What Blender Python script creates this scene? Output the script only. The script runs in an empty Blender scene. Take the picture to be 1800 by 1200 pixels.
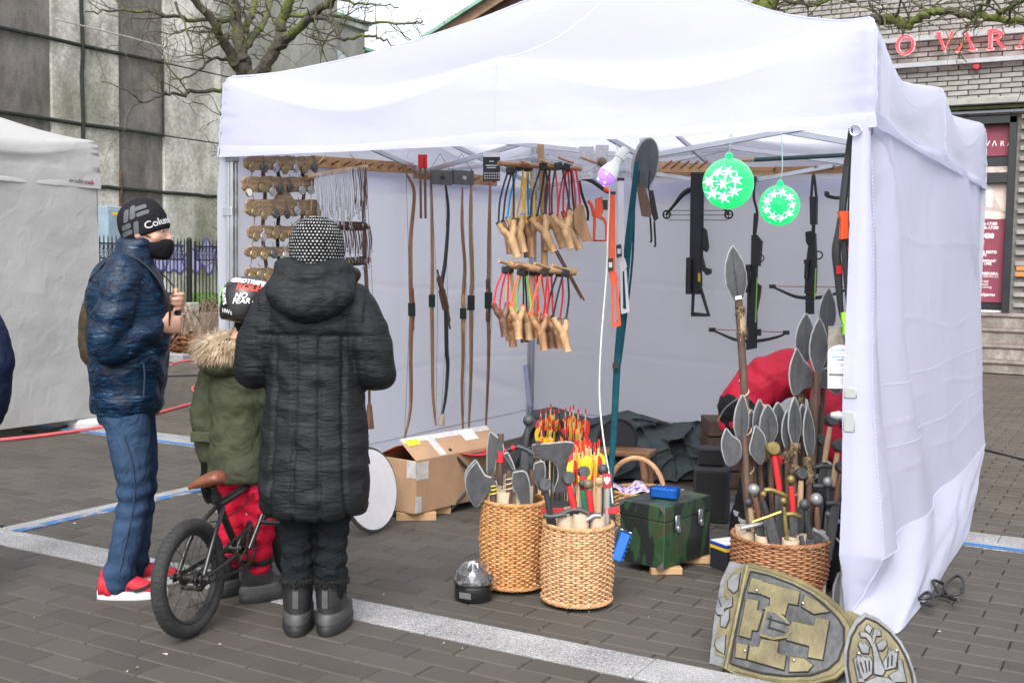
import bpy, bmesh, math, random
import numpy as np
from mathutils import Vector, Matrix, noise
R_ = random.Random(7)
PI = math.pi
sc = bpy.context.scene
COL = sc.collection
# ---------------------------------------------------------------- camera
LENS_PX, PITCH, ROLL, YAW = 1955.8, .06674, .0165, .51328      # photograph 1800 px wide
CAM = Vector((4.5118, -4.7023, 1.4445))
FW = Vector((-math.sin(YAW)*math.cos(PITCH), math.cos(YAW)*math.cos(PITCH), -math.sin(PITCH)))
RT0 = FW.cross(Vector((0, 0, 1))).normalized(); UP0 = RT0.cross(FW)
RT = math.cos(ROLL)*RT0 + math.sin(ROLL)*UP0
UP = -math.sin(ROLL)*RT0 + math.cos(ROLL)*UP0
cd = bpy.data.cameras.new('camera'); cam = bpy.data.objects.new('camera', cd); COL.objects.link(cam)
cd.sensor_width = 36; cd.lens = LENS_PX*36/1800; cd.clip_end = 400; cd.clip_start = .05
cam.matrix_world = Matrix(((RT.x, UP.x, -FW.x, CAM.x), (RT.y, UP.y, -FW.y, CAM.y), (RT.z, UP.z, -FW.z, CAM.z), (0, 0, 0, 1)))
cd.dof.use_dof = True; cd.dof.focus_distance = 6.3; cd.dof.aperture_fstop = 5.6
sc.camera = cam
# ---------------------------------------------------------------- sky, sun, exposure (overcast)
W_ = bpy.data.worlds.new('World'); sc.world = W_; W_.use_nodes = True
nt = W_.node_tree; bg = nt.nodes['Background']
sky = nt.nodes.new('ShaderNodeTexSky'); sky.sky_type = 'NISHITA'; sky.sun_disc = False
sky.sun_elevation = math.radians(42); sky.sun_rotation = math.radians(200); sky.dust_density = 4; sky.air_density = 1.0
hs = nt.nodes.new('ShaderNodeHueSaturation'); hs.inputs['Saturation'].default_value = .24; hs.inputs['Value'].default_value = 1.35
nt.links.new(sky.outputs[0], hs.inputs['Color']); nt.links.new(hs.outputs[0], bg.inputs[0]); bg.inputs[1].default_value = .15
sd = bpy.data.lights.new('sun', 'SUN'); sun = bpy.data.objects.new('sun', sd); COL.objects.link(sun)
sd.energy = .85; sd.angle = math.radians(35); sd.color = (1, .99, .97)
SUN_DIR = Vector((.28, -.75, .9)).normalized()                 # towards the sun
sun.rotation_euler = SUN_DIR.to_track_quat('Z', 'Y').to_euler(); sun.location = (6, -6, 12)
sky.sun_elevation = math.asin(SUN_DIR.z); sky.sun_rotation = math.atan2(SUN_DIR.x, SUN_DIR.y)
sc.view_settings.view_transform = 'Standard'; sc.view_settings.look = 'None'
sc.view_settings.exposure = .86; sc.view_settings.gamma = 1
sc.render.engine = 'CYCLES'; sc.cycles.use_denoising = True
sc.cycles.max_bounces = 6; sc.cycles.transparent_max_bounces = 12

# ---------------------------------------------------------------- helpers
def V(*a): return Vector(a)
def PX(u, v, x=None, y=None, z=None, d=None):
    """the point of the place on a known plane (or at a known distance) seen in direction u, v of the photograph"""
    u, v = float(u), float(v); r = FW + (u-900)/LENS_PX*RT - (v-600)/LENS_PX*UP
    if d is not None: t = d
    elif x is not None: t = (x-CAM.x)/r.x
    elif y is not None: t = (y-CAM.y)/r.y
    else: t = ((z or 0)-CAM.z)/r.z
    return CAM + t*r
def ppm(p): return LENS_PX/((Vector(p)-CAM).dot(FW))            # photograph pixels per metre at a point

class MB:
    def __init__(s): s.v = []; s.f = []
    def add(s, vs, fs):
        o = len(s.v); s.v += [tuple(p) for p in vs]; s.f += [tuple(i+o for i in q) for q in fs]; return s
    def box(s, c, d, rot=None):
        c = Vector(c); hx, hy, hz = d[0]/2, d[1]/2, d[2]/2
        vs = [Vector((i*hx, j*hy, k*hz)) for i in (-1, 1) for j in (-1, 1) for k in (-1, 1)]
        if rot is not None: vs = [rot @ p for p in vs]
        return s.add([c+p for p in vs], [(0, 1, 3, 2), (4, 6, 7, 5), (0, 4, 5, 1), (2, 3, 7, 6), (0, 2, 6, 4), (1, 5, 7, 3)])
    def cbox(s, c, d, b=.004, rot=None):
        """box with chamfered edges"""
        bm = bmesh.new(); bmesh.ops.create_cube(bm, size=1)
        for p in bm.verts: p.co = Vector((p.co.x*d[0], p.co.y*d[1], p.co.z*d[2]))
        bmesh.ops.bevel(bm, geom=bm.edges[:], offset=min(b, min(d)*.45), segments=1, affect='EDGES')
        bm.verts.index_update(); c = Vector(c)
        s.add([(rot @ p.co if rot is not None else p.co)+c for p in bm.verts], [[q.index for q in f.verts] for f in bm.faces]); bm.free(); return s
    def loft(s, secs, n=12, cap=True):
        """secs: (centre, u axis * radius, v axis * radius)"""
        o = len(s.v); m = len(secs)
        for c, a, b in secs:
            for i in range(n):
                t = 2*PI*i/n; s.v.append(tuple(c + a*math.cos(t) + b*math.sin(t)))
        for j in range(m-1):
            for i in range(n):
                k = (i+1) % n; s.f.append((o+j*n+i, o+j*n+k, o+(j+1)*n+k, o+(j+1)*n+i))
        if cap:
            s.f.append(tuple(o+i for i in reversed(range(n)))); s.f.append(tuple(o+(m-1)*n+i for i in range(n)))
        return s
    def tube(s, pts, r, n=8, flat=1.0, ref=None, cap=True):
        """r: a radius or one per point; flat scales the second axis; ref = preferred first axis"""
        pts = [Vector(p) for p in pts]; m = len(pts)
        rs = r if isinstance(r, (list, tuple)) else [r]*m
        secs = []; u = None
        for i, p in enumerate(pts):
            t = (pts[min(i+1, m-1)]-pts[max(i-1, 0)])
            t = t.normalized() if t.length > 1e-9 else Vector((0, 0, 1))
            if u is None:
                q = Vector(ref) if ref is not None else (Vector((0, 0, 1)) if abs(t.z) < .9 else Vector((1, 0, 0)))
                u = (q - t*q.dot(t))
                if u.length < 1e-6: u = t.orthogonal()
                u.normalize()
            else:
                u = u - t*u.dot(t)
                u = u.normalized() if u.length > 1e-6 else t.orthogonal().normalized()
            w = t.cross(u); secs.append((p, u*rs[i], w*(rs[i]*flat)))
        return s.loft(secs, n, cap)
    def lathe(s, prof, n=16, c=(0, 0, 0), ax=None, sx=1, sy=1):
        """prof: (radius, height) along local z"""
        c = Vector(c); secs = []
        M = ax if ax is not None else Matrix.Identity(3)
        X, Y, Z = M.col[0], M.col[1], M.col[2]
        for r, h in prof: r = max(r, 1e-5); secs.append((c+Z*h, X*(r*sx), Y*(r*sy)))
        return s.loft(secs, n)
    def prism(s, poly, th, M=None):
        """poly: 2-D outline in local x,z extruded along local y by th (centred)"""
        n = len(poly); vs = [Vector((x, -th/2, z)) for x, z in poly]+[Vector((x, th/2, z)) for x, z in poly]
        if M is not None: vs = [M @ p for p in vs]
        return s.add(vs, [tuple(range(n)), tuple(range(2*n-1, n-1, -1))]+[(i+n, (i+1) % n+n, (i+1) % n, i) for i in range(n)])
    def ball(s, c, r, n=12, m=8, sc3=(1, 1, 1), M=None):
        o = len(s.v); c = Vector(c)
        for j in range(m+1):
            a = PI*j/m
            for i in range(n):
                t = 2*PI*i/n; p = Vector((math.sin(a)*math.cos(t)*sc3[0], math.sin(a)*math.sin(t)*sc3[1], math.cos(a)*sc3[2]))*r
                if M is not None: p = M @ p
                s.v.append(tuple(c+p))
        for j in range(m):
            for i in range(n):
                k = (i+1) % n; s.f.append((o+j*n+i, o+(j+1)*n+i, o+(j+1)*n+k, o+j*n+k))
        return s
    def torus(s, c, R, r, ax=None, n=28, m=8, sz=1):
        M = ax if ax is not None else Matrix.Identity(3)
        o = len(s.v); c = Vector(c)
        for i in range(n):
            t = 2*PI*i/n; d = M.col[0]*math.cos(t)+M.col[1]*math.sin(t)
            for j in range(m):
                a = 2*PI*j/m; s.v.append(tuple(c + d*(R+r*math.cos(a)) + M.col[2]*(r*sz*math.sin(a))))
        for i in range(n):
            for j in range(m):
                s.f.append((o+i*m+j, o+((i+1) % n)*m+j, o+((i+1) % n)*m+(j+1) % m, o+i*m+(j+1) % m))
        return s
    def grid(s, fn, nu, nv):
        o = len(s.v)
        for j in range(nv+1):
            for i in range(nu+1): s.v.append(tuple(fn(i/nu, j/nv)))
        for j in range(nv):
            for i in range(nu):
                a = o+j*(nu+1)+i; s.f.append((a, a+1, a+nu+2, a+nu+1))
        return s
    def xf(s, M):
        s.v = [tuple(M @ Vector(p)) for p in s.v]; return s
    def mesh(s, name, mat, smooth=True, angle=40):
        me = bpy.data.meshes.new(name); me.from_pydata(s.v, [], s.f); me.validate()
        bm = bmesh.new(); bm.from_mesh(me); bmesh.ops.recalc_face_normals(bm, faces=bm.faces[:]); bm.to_mesh(me); bm.free()
        if mat is not None: me.materials.append(mat)
        if smooth:
            me.polygons.foreach_set('use_smooth', [True]*len(me.polygons))
            me.set_sharp_from_angle(angle=math.radians(angle))
        return me
    def build(s, name, mat, parent=None, smooth=True, angle=40, loc=None, rot=None):
        o = bpy.data.objects.new(name, s.mesh(name, mat, smooth, angle)); COL.objects.link(o)
        if parent is not None: o.parent = parent
        if loc is not None: o.location = loc
        if rot is not None: o.rotation_euler = rot
        return o
def tag(o, label=None, cat=None, group=None, kind=None):
    for k, v in (('label', label), ('category', cat), ('group', group), ('kind', kind)):
        if v: o[k] = v
    return o
def empty(name, loc=(0, 0, 0), label=None, cat=None, group=None, rz=0):
    o = bpy.data.objects.new(name, None); COL.objects.link(o); o.location = loc; o.rotation_euler = (0, 0, rz)
    o.empty_display_size = .05
    return tag(o, label, cat, group)
def link(name, me, parent=None, loc=None, rot=None):
    o = bpy.data.objects.new(name, me); COL.objects.link(o)
    if parent is not None: o.parent = parent
    if loc is not None: o.location = loc
    if rot is not None: o.rotation_euler = rot
    return o
def copy_tree(o, parent=None):
    c = o.copy(); COL.objects.link(c)
    if parent is not None: c.parent = parent
    for ch in list(o.children): copy_tree(ch, c)
    return c
def frame(xa, za):
    """rotation with local x along xa and local z near za"""
    X = Vector(xa).normalized(); Z = Vector(za); Z = (Z-X*Z.dot(X)).normalized(); Y = Z.cross(X)
    return Matrix((X, Y, Z)).transposed()
def frz(za, xa=(1, 0, 0)):
    """rotation with local z along za"""
    Z = Vector(za).normalized(); X = Vector(xa); X = X-Z*X.dot(Z)
    if X.length < 1e-4: X = Z.orthogonal()
    X.normalize(); Y = Z.cross(X)
    return Matrix((X, Y, Z)).transposed()
def M4(rot, loc): return Matrix.Translation(Vector(loc)) @ rot.to_4x4()
def spline(pts, n=8):
    """Catmull-Rom through points (any dimension)"""
    P = [np.array(p, float) for p in pts]; P = [2*P[0]-P[1]]+P+[2*P[-1]-P[-2]]; out = []
    for i in range(1, len(P)-2):
        for k in range(n):
            t = k/n; a, b, c, d = P[i-1], P[i], P[i+1], P[i+2]
            out.append(.5*((2*b)+(-a+c)*t+(2*a-5*b+4*c-d)*t*t+(-a+3*b-3*c+d)*t**3))
    out.append(P[-2]); return out
def sspline(pts, n=8): return [Vector(p) for p in spline(pts, n)]
def remesh(mb, name, mat, parent, voxel=.01, smooth=6, disp=(), decim=None):
    """one continuous skin over overlapping closed shapes"""
    me = bpy.data.meshes.new('tmp'); me.from_pydata(mb.v, [], mb.f); me.validate()
    bm = bmesh.new(); bm.from_mesh(me); bmesh.ops.recalc_face_normals(bm, faces=bm.faces[:]); bm.to_mesh(me); bm.free()
    o = bpy.data.objects.new('tmp', me); COL.objects.link(o)
    m = o.modifiers.new('r', 'REMESH'); m.mode = 'VOXEL'; m.voxel_size = voxel
    m = o.modifiers.new('s', 'SMOOTH'); m.iterations = smooth; m.factor = .5
    for kind, size, amt in disp:
        t = bpy.data.textures.new('t', 'CLOUDS'); t.noise_scale = size; t.noise_depth = 1
        if kind == 'M': t = bpy.data.textures.new('t', 'MUSGRAVE'); t.noise_scale = size
        m = o.modifiers.new('d', 'DISPLACE'); m.texture = t; m.strength = amt; m.mid_level = .5; m.texture_coords = 'LOCAL'
    dg = bpy.context.evaluated_depsgraph_get()
    nm = bpy.data.meshes.new_from_object(o.evaluated_get(dg)); nm.name = name
    bpy.data.objects.remove(o); nm.materials.clear()
    if mat: nm.materials.append(mat)
    nm.polygons.foreach_set('use_smooth', [True]*len(nm.polygons))
    return link(name, nm, parent)
def warp(o, fn):
    """move every vertex of a mesh object: fn(co, normal) -> co"""
    me = o.data; N = [v.normal.copy() for v in me.vertices]
    for v, n_ in zip(me.vertices, N): v.co = fn(v.co, n_)
    me.update()
def text_mb(txt, size, th=.001, bold=0.0, align='CENTER', spacing=1.0, shear=0.0):
    """lettering as mesh data in local x (reading) / z (up), facing -y"""
    c = bpy.data.curves.new('t', 'FONT'); c.body = txt; c.size = size; c.extrude = th/2; c.align_x = align; c.align_y = 'CENTER'
    c.offset = bold; c.space_character = spacing; c.shear = shear; c.resolution_u = 3
    o = bpy.data.objects.new('t', c); COL.objects.link(o)
    dg = bpy.context.evaluated_depsgraph_get(); me = bpy.data.meshes.new_from_object(o.evaluated_get(dg))
    mb = MB(); mb.add([(p.co.x, -p.co.z, p.co.y) for p in me.vertices], [tuple(p.vertices) for p in me.polygons])
    bpy.data.objects.remove(o); bpy.data.curves.remove(c); bpy.data.meshes.remove(me); return mb

# ---------------------------------------------------------------- materials
MATS = {}
def mat(name, col, rough=.6, metal=0, var=0, vscale=8, bump=0, bscale=30, col2=None, detail=4, stretch=(1, 1, 1), spec=.5, sheen=0, emit=None, trans=0, coat=0, bdist=.01, per_obj=0):
    if name in MATS: return MATS[name]
    m = bpy.data.materials.new(name); m.use_nodes = True; n = m.node_tree.nodes; L = m.node_tree.links; b = n['Principled BSDF']
    b.inputs['Base Color'].default_value = (*col, 1); b.inputs['Roughness'].default_value = rough; b.inputs['Metallic'].default_value = metal
    b.inputs['Specular IOR Level'].default_value = spec; b.inputs['Sheen Weight'].default_value = sheen; b.inputs['Coat Weight'].default_value = coat
    if trans: b.inputs['Transmission Weight'].default_value = trans
    if emit: b.inputs['Emission Color'].default_value = (*emit[0], 1); b.inputs['Emission Strength'].default_value = emit[1]
    if var or bump or col2:
        tc = n.new('ShaderNodeTexCoord'); mp = n.new('ShaderNodeMapping'); mp.inputs['Scale'].default_value = stretch
        L.new(tc.outputs['Object'], mp.inputs[0])
    if var or col2:
        t = n.new('ShaderNodeTexNoise'); t.inputs['Scale'].default_value = vscale; t.inputs['Detail'].default_value = detail; t.inputs['Roughness'].default_value = .65
        L.new(mp.outputs[0], t.inputs['Vector'])
        cr = n.new('ShaderNodeValToRGB'); c2 = col2 or tuple(min(1, c*(1+var)) for c in col); c1 = col if col2 else tuple(c*(1-var) for c in col)
        cr.color_ramp.elements[0].position = .35; cr.color_ramp.elements[1].position = .68
        cr.color_ramp.elements[0].color = (*c1, 1); cr.color_ramp.elements[1].color = (*c2, 1)
        L.new(t.outputs[0], cr.inputs[0]); src = cr.outputs[0]
    else: src = None
    if per_obj:
        oi = n.new('ShaderNodeObjectInfo'); mr = n.new('ShaderNodeMapRange'); mr.inputs[3].default_value = 1-per_obj; mr.inputs[4].default_value = 1+per_obj
        L.new(oi.outputs['Random'], mr.inputs[0]); h = n.new('ShaderNodeHueSaturation')
        L.new(mr.outputs[0], h.inputs['Value'])
        if src is not None: L.new(src, h.inputs['Color'])
        else: h.inputs['Color'].default_value = (*col, 1)
        src = h.outputs[0]
    if src is not None: L.new(src, b.inputs['Base Color'])
    if bump:
        t2 = n.new('ShaderNodeTexNoise'); t2.inputs['Scale'].default_value = bscale; t2.inputs['Detail'].default_value = 3
        L.new(mp.outputs[0], t2.inputs['Vector']); bp = n.new('ShaderNodeBump'); bp.inputs['Strength'].default_value = bump; bp.inputs['Distance'].default_value = bdist
        L.new(t2.outputs[0], bp.inputs['Height']); L.new(bp.outputs[0], b.inputs['Normal'])
    MATS[name] = m; return m
def nodes_of(m): return m.node_tree.nodes, m.node_tree.links, m.node_tree.nodes['Principled BSDF']
def mk(n, t, **kw):
    x = n.new(t)
    for k, v in kw.items(): setattr(x, k, v)
    return x
def mathn(n, L, op, a, b=None, c=None):
    x = n.new('ShaderNodeMath'); x.operation = op
    for i, q in enumerate((a, b, c)):
        if q is None: continue
        if isinstance(q, (int, float)): x.inputs[i].default_value = q
        else: L.new(q, x.inputs[i])
    return x.outputs[0]
def ramp(n, L, src, stops):
    r = n.new('ShaderNodeValToRGB'); e = r.color_ramp.elements
    while len(e) < len(stops): e.new(.5)
    for el, (p, c) in zip(e, stops): el.position = p; el.color = (*c, 1) if len(c) == 3 else c
    L.new(src, r.inputs[0]); return r.outputs[0]
# ================================================================ setting
# ---- paving stone material: tone varies from stone to stone
def paver_mat(name, c1, c2):
    m = mat(name, c1, .78, bump=.35, bscale=180, bdist=.002); n, L, b = nodes_of(m)
    tc = n.new('ShaderNodeTexCoord'); t = n.new('ShaderNodeTexNoise'); t.inputs['Scale'].default_value = 1.1; t.inputs['Detail'].default_value = 6; t.inputs['Roughness'].default_value = .7
    g = n.new('ShaderNodeNewGeometry'); oi = n.new('ShaderNodeObjectInfo')
    L.new(g.outputs['Position'], t.inputs['Vector'])
    r = mathn(n, L, 'FRACT', mathn(n, L, 'ADD', g.outputs['Random Per Island'], oi.outputs['Random']))
    t2 = n.new('ShaderNodeTexNoise'); t2.inputs['Scale'].default_value = 120; L.new(g.outputs['Position'], t2.inputs['Vector'])
    f = mathn(n, L, 'ADD', mathn(n, L, 'MULTIPLY', r, .28), mathn(n, L, 'ADD', mathn(n, L, 'MULTIPLY', t.outputs[0], .75), mathn(n, L, 'MULTIPLY', t2.outputs[0], .3)))
    L.new(ramp(n, L, f, [(.35, c1), (1.0, c2)]), b.inputs['Base Color'])
    L.new(mathn(n, L, 'ADD', mathn(n, L, 'MULTIPLY', t.outputs[0], .5), .42), b.inputs['Roughness'])
    return m
M_PAV = paver_mat('paving', (.040, .035, .029), (.082, .073, .062))
M_PAV2 = paver_mat('paving_brown', (.050, .041, .032), (.105, .088, .070))
M_JOINT = mat('joint_sand', (.022, .021, .018), .95, var=.4, vscale=14, bump=.3, bscale=200)
def granite_mat():
    m = mat('granite', (.5, .5, .52), .75, bump=.3, bscale=220, bdist=.002); n, L, b = nodes_of(m)
    g = n.new('ShaderNodeNewGeometry'); t = n.new('ShaderNodeTexNoise'); t.inputs['Scale'].default_value = 170; t.inputs['Detail'].default_value = 2
    t2 = n.new('ShaderNodeTexNoise'); t2.inputs['Scale'].default_value = 3
    L.new(g.outputs['Position'], t.inputs['Vector']); L.new(g.outputs['Position'], t2.inputs['Vector'])
    f = mathn(n, L, 'ADD', mathn(n, L, 'MULTIPLY', t.outputs[0], .8), mathn(n, L, 'MULTIPLY', t2.outputs[0], .25))
    L.new(ramp(n, L, f, [(.38, (.09, .09, .093)), (.52, (.25, .247, .25)), (.68, (.42, .415, .42))]), b.inputs['Base Color']); return m
M_GRAN = granite_mat()
gr = MB().grid(lambda a, b: (-60+120*a, -25+110*b, -.012), 12, 12).build('ground', M_JOINT); tag(gr, kind='structure')
paving = empty('pavement'); tag(paving, kind='structure')
PL, PW, GAP = .2755, .1285, .0052
def stone_mesh(l, w, name='paver', mt=M_PAV):
    h = .011; b = .005; x, y = l/2-GAP/2, w/2-GAP/2
    vs = [(-x, -y, -h), (x, -y, -h), (x, y, -h), (-x, y, -h), (-x, -y, -b), (x, -y, -b), (x, y, -b), (-x, y, -b), (-x+b, -y+b, 0), (x-b, -y+b, 0), (x-b, y-b, 0), (-x+b, y-b, 0)]
    fs = [(0, 3, 2, 1)]+[(i, (i+1) % 4, (i+1) % 4+4, i+4) for i in range(4)]+[(i+4, (i+1) % 4+4, (i+1) % 4+8, i+8) for i in range(4)]+[(8, 9, 10, 11)]
    return vs, fs
sv, sf = stone_mesh(PL, PW)
stone_me = MB().add(sv, sf).mesh('paver', M_PAV, False)
rows = []                                  # (y centre, x range, half shift, width)
y = -1.127-PW/2
k = 0
while y > -4.2: rows.append((y, (-7, 7), k % 2, PW)); y -= PW; k += 1
y = -.84+PW/2; k = 0
while y < 1.56: rows.append((y, (-7, 7), (k+1) % 2, PW)); y += PW; k += 1
Y_B = y-PW/2                               # front edge of the far granite band
def seen(p, mrg=40):
    d = Vector(p)-CAM; z = d.dot(FW)
    if z < .5: return None
    u = 900+LENS_PX*d.dot(RT)/z; v = 600-LENS_PX*d.dot(UP)/z
    return (u, v, z) if -mrg < u < 1800+mrg and -mrg < v < 1200+mrg*1.5 else None
allst = []
for y, (x0, x1), sh, w in rows:
    x = -7.03+(.5 if sh else 0)*PL+.138
    while x < 7:
        if not (-.76 < x+PL/2 and x-PL/2 < -.60 and y > -.93): allst.append((x, y))
        x += PL
vis = [(seen((x, y, 0)), x, y) for x, y in allst]
inv = sorted([q for q in vis if q[0]], key=lambda q: q[0][2])
near = inv[:298]; nearset = {(q[1], q[2]) for q in near}
for q in near:
    o = link('paver', stone_me, paving, (q[1], q[2], R_.uniform(-.0015, .001)), (R_.gauss(0, .004), R_.gauss(0, .003), R_.gauss(0, .002)))
mb = MB()
for q in vis:
    if (q[1], q[2]) in nearset: continue
    if not q[0] and not seen((q[1], q[2], 0), 500): continue
    dz = R_.uniform(-.002, .001); mb.add([(a+q[1], b+q[2], c+dz) for a, b, c in sv], sf)
o = mb.build('paver_field', M_PAV, paving, False); tag(o, kind='stuff')
# narrow closing course behind the near granite band, and the cut stones beside the marked band
mb = MB()
for y_, a_, sh, w_ in rows:
    if y_ < -.9: continue
    x = -7.03+(.5 if sh else 0)*PL+.138
    while x < 0:
        l_, r_ = x-PL/2, x+PL/2
        if r_ > -.76 and l_ < -.60:
            for c0_, c1_ in ((l_, -.762), (-.598, r_)):
                if c1_-c0_ > .03: hv, hf = stone_mesh(c1_-c0_, PW); mb.add([(p+(c0_+c1_)/2, q+y_, t) for p, q, t in hv], hf)
        x += PL
x = -.6
while x < 5: hv, hf = stone_mesh(PL, .062); mb.add([(a+x+PL/2, b-.872, c) for a, b, c in hv], hf); x += PL
x = -6.9
while x < -.9: hv, hf = stone_mesh(PL, .062); mb.add([(a+x+PL/2, b-.872, c) for a, b, c in hv], hf); x += PL
o = mb.build('closing_course', M_PAV, paving, False); tag(o, kind='stuff')
# granite bands
def slab(x0, x1, y0, y1, par, name='granite_slab'):
    mb = MB().cbox(((x0+x1)/2, (y0+y1)/2, -.006+R_.uniform(-.001, .001)), (x1-x0-.004, y1-y0-.003, .02), .002); return mb.build(name, M_GRAN, par, False)
for i in range(-8, 5): slab(2.126-.0+.882*i, 2.126+.882*(i+1), -1.125, -.905, paving)
for j in range(3): slab(-.76, -.60, -.9+.82*j, -.9+.82*(j+1), paving)
for i in range(-11, 6): slab(.3+.9*i, .3+.9*(i+1), 1.76, 1.955, paving); slab(.1+.9*i, .1+.9*(i+1), Y_B, 1.755, paving)
M_BLUE = mat('blue_marking', (.03, .15, .38), .7, var=.25, vscale=20, bump=.1, bscale=200)
def worn(m):
    n, L, b = nodes_of(m); g = n.new('ShaderNodeNewGeometry'); t = n.new('ShaderNodeTexNoise'); t.inputs['Scale'].default_value = 9; t.inputs['Detail'].default_value = 8; t.inputs['Roughness'].default_value = .8
    mp = n.new('ShaderNodeMapping'); mp.inputs['Scale'].default_value = (1, .5, 1); L.new(g.outputs['Position'], mp.inputs[0]); L.new(mp.outputs[0], t.inputs['Vector'])
    L.new(ramp(n, L, t.outputs[0], [(.44, (0, 0, 0)), (.54, (1, 1, 1))]), b.inputs['Alpha'])
worn(M_BLUE)
mk_ = empty('road_marking'); tag(mk_, kind='structure')
MB().grid(lambda a, b: (-.665+.07*a, -.92+2.42*b, .0065), 1, 12).build('blue_line', M_BLUE, mk_, False)
MB().grid(lambda a, b: (-7+14*a, Y_B+.0+.065*b, .0066), 30, 1).build('blue_line', mat('blue_paint', (.025, .145, .38), .6, var=.2, vscale=15), mk_, False)
# far paving (stones a few pixels tall from here)
mb = MB(); l2, w2 = .215, .115; y = 1.96+w2/2; k = 0; hv, hf = stone_mesh(l2, w2)
hv = [hv[i] for i in range(4, 12)]; hf = [(0, 1, 5, 4), (1, 2, 6, 5), (2, 3, 7, 6), (3, 0, 4, 7), (4, 5, 6, 7)]
while y < 12.9:
    x = -9+(k % 2)*l2/2
    while x < 4.5:
        if seen((x, y, 0), 60) and not (x < -7.4-.0 and y > 6.7):
            dz = R_.uniform(-.002, .002); mb.add([(a+x, b+y, c+dz) for a, b, c in hv], hf)
        x += l2
    y += w2; k += 1
o = mb.build('paver_field_beyond', M_PAV2, paving, False); tag(o, kind='stuff')
# litter and dead leaves
lit = MB()
for u, v in [(222, 1180), (240, 1174), (495, 1062), (505, 865), (290, 1150), (1500, 1052), (1515, 1055), (1650, 1110), (780, 1131), (1140, 1085), (1035, 1075), (675, 1045), (640, 1060), (1240, 1000), (950, 1105), (60, 1085), (385, 1133), (130, 920), (350, 870), (730, 1085), (812, 1140), (1725, 1010), (1205, 960)]:
    p = PX(u, v, z=.003); a = R_.uniform(0, 6); r = Matrix.Rotation(a, 3, 'Z'); l = R_.uniform(.004, .010)
    lit.add([p+r @ Vector((sx*l, sy*l*.4, .003*abs(sx+sy))) for sx, sy in ((-1, -1), (1, -1), (1, 1), (-1, 1))], [(0, 1, 2, 3)])
o = lit.build('litter', mat('litter', (.38, .34, .28), .9, var=.5, vscale=3), None, False); tag(o, 'scraps of paper and dead leaf on the paving', 'litter', kind='stuff')

# ---- concrete building at the far side
def stain_mat(name, c1, c2, c3, moss=.0, sc_=1.0, bump=.5):
    m = mat(name, c1, .9, bump=bump, bscale=28*sc_, bdist=.03); n, L, b = nodes_of(m)
    g = n.new('ShaderNodeNewGeometry')
    a = n.new('ShaderNodeTexNoise'); a.inputs['Scale'].default_value = .9*sc_; a.inputs['Detail'].default_value = 8; a.inputs['Roughness'].default_value = .65
    mp = n.new('ShaderNodeMapping'); mp.inputs['Scale'].default_value = (1, 1, .45); L.new(g.outputs['Position'], mp.inputs[0]); L.new(mp.outputs[0], a.inputs['Vector'])
    f = n.new('ShaderNodeTexNoise'); f.inputs['Scale'].default_value = 11*sc_; f.inputs['Detail'].default_value = 5; f.inputs['Roughness'].default_value = .7; L.new(g.outputs['Position'], f.inputs['Vector'])
    s = mathn(n, L, 'ADD', mathn(n, L, 'MULTIPLY', a.outputs[0], .7), mathn(n, L, 'MULTIPLY', f.outputs[0], .35))
    col = ramp(n, L, s, [(.36, c1), (.52, c2), (.64, c3)])
    if moss:
        mo = n.new('ShaderNodeTexNoise'); mo.inputs['Scale'].default_value = .55; mo.inputs['Detail'].default_value = 7; L.new(mp.outputs[0], mo.inputs['Vector'])
        mx = n.new('ShaderNodeMix'); mx.data_type = 'RGBA'; L.new(ramp(n, L, mo.outputs[0], [(.52, (0, 0, 0)), (.72, (moss, moss, moss))]), mx.inputs[0])
        L.new(col, mx.inputs[6]); mx.inputs[7].default_value = (.09, .10, .045, 1); col = mx.outputs[2]
    L.new(col, b.inputs['Base Color']); return m
M_CL = stain_mat('concrete_pale', (.15, .145, .125), (.34, .33, .295), (.60, .585, .55), .75)
M_CM = stain_mat('concrete_mid', (.17, .165, .145), (.24, .235, .21), (.33, .32, .30), .4)
M_CD = stain_mat('concrete_dark', (.065, .06, .056), (.15, .138, .128), (.23, .215, .20), .45, 2.2, 1.0)
M_TAR = mat('tar_joint', (.018, .022, .018), .9, var=.4, vscale=6, bump=.5, bscale=30)
bld = empty('concrete_building', (-18, 16, 0), 'tall weathered concrete panel building behind the iron fence', 'building')
def bput(mb, name, m, par=bld, **k):
    mb.xf(Matrix.Translation(V(18, -16, 0))); return mb.build(name, m, par, **k)
FX = -18
cols = [(4, 9.6, M_CD, -.03), (9.6, 12.97, M_CD, -.04), (12.97, 13.83, M_CL, .02), (13.83, 14.98, M_CL, .0), (14.98, 16.43, M_CD, -.05), (16.43, 18.5, M_CL, .02), (18.5, 21.9, M_CM, 0), (21.9, 23.7, M_CM, -.04)]
lev = [0, 3.25, 4.72, 6.6, 8.6, 11.2]
bput(MB().box((-21.3, 13.85, 5.5), (6.2, 19.7, 11.4)), 'core_wall', M_CM, smooth=False)
for (y0, y1, m, off) in cols:
    for a, b in zip(lev, lev[1:]):
        bput(MB().cbox((FX-.1+off, (y0+y1)/2, (a+b)/2), (.24, y1-y0-.012, b-a-.03), .012), 'wall_panel', m, smooth=False)
for z0, z1, ya, yb in ((3.25, 3.25, 13.9, 18.6), (4.72, 4.72, 4, 16.4), (6.60, 6.60, 4, 16.4)):
    pts = [(FX+.05, ya+(yb-ya)*t/14, z0+R_.uniform(-.015, .015)) for t in range(15)]
    bput(MB().tube(pts, .045, 6), 'cable', M_TAR)
bput(MB().tube([(FX+.06, 13.83+R_.uniform(-.02, .02), 2.9+.5*i) for i in range(16)], .05, 6), 'downpipe', M_TAR)
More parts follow.
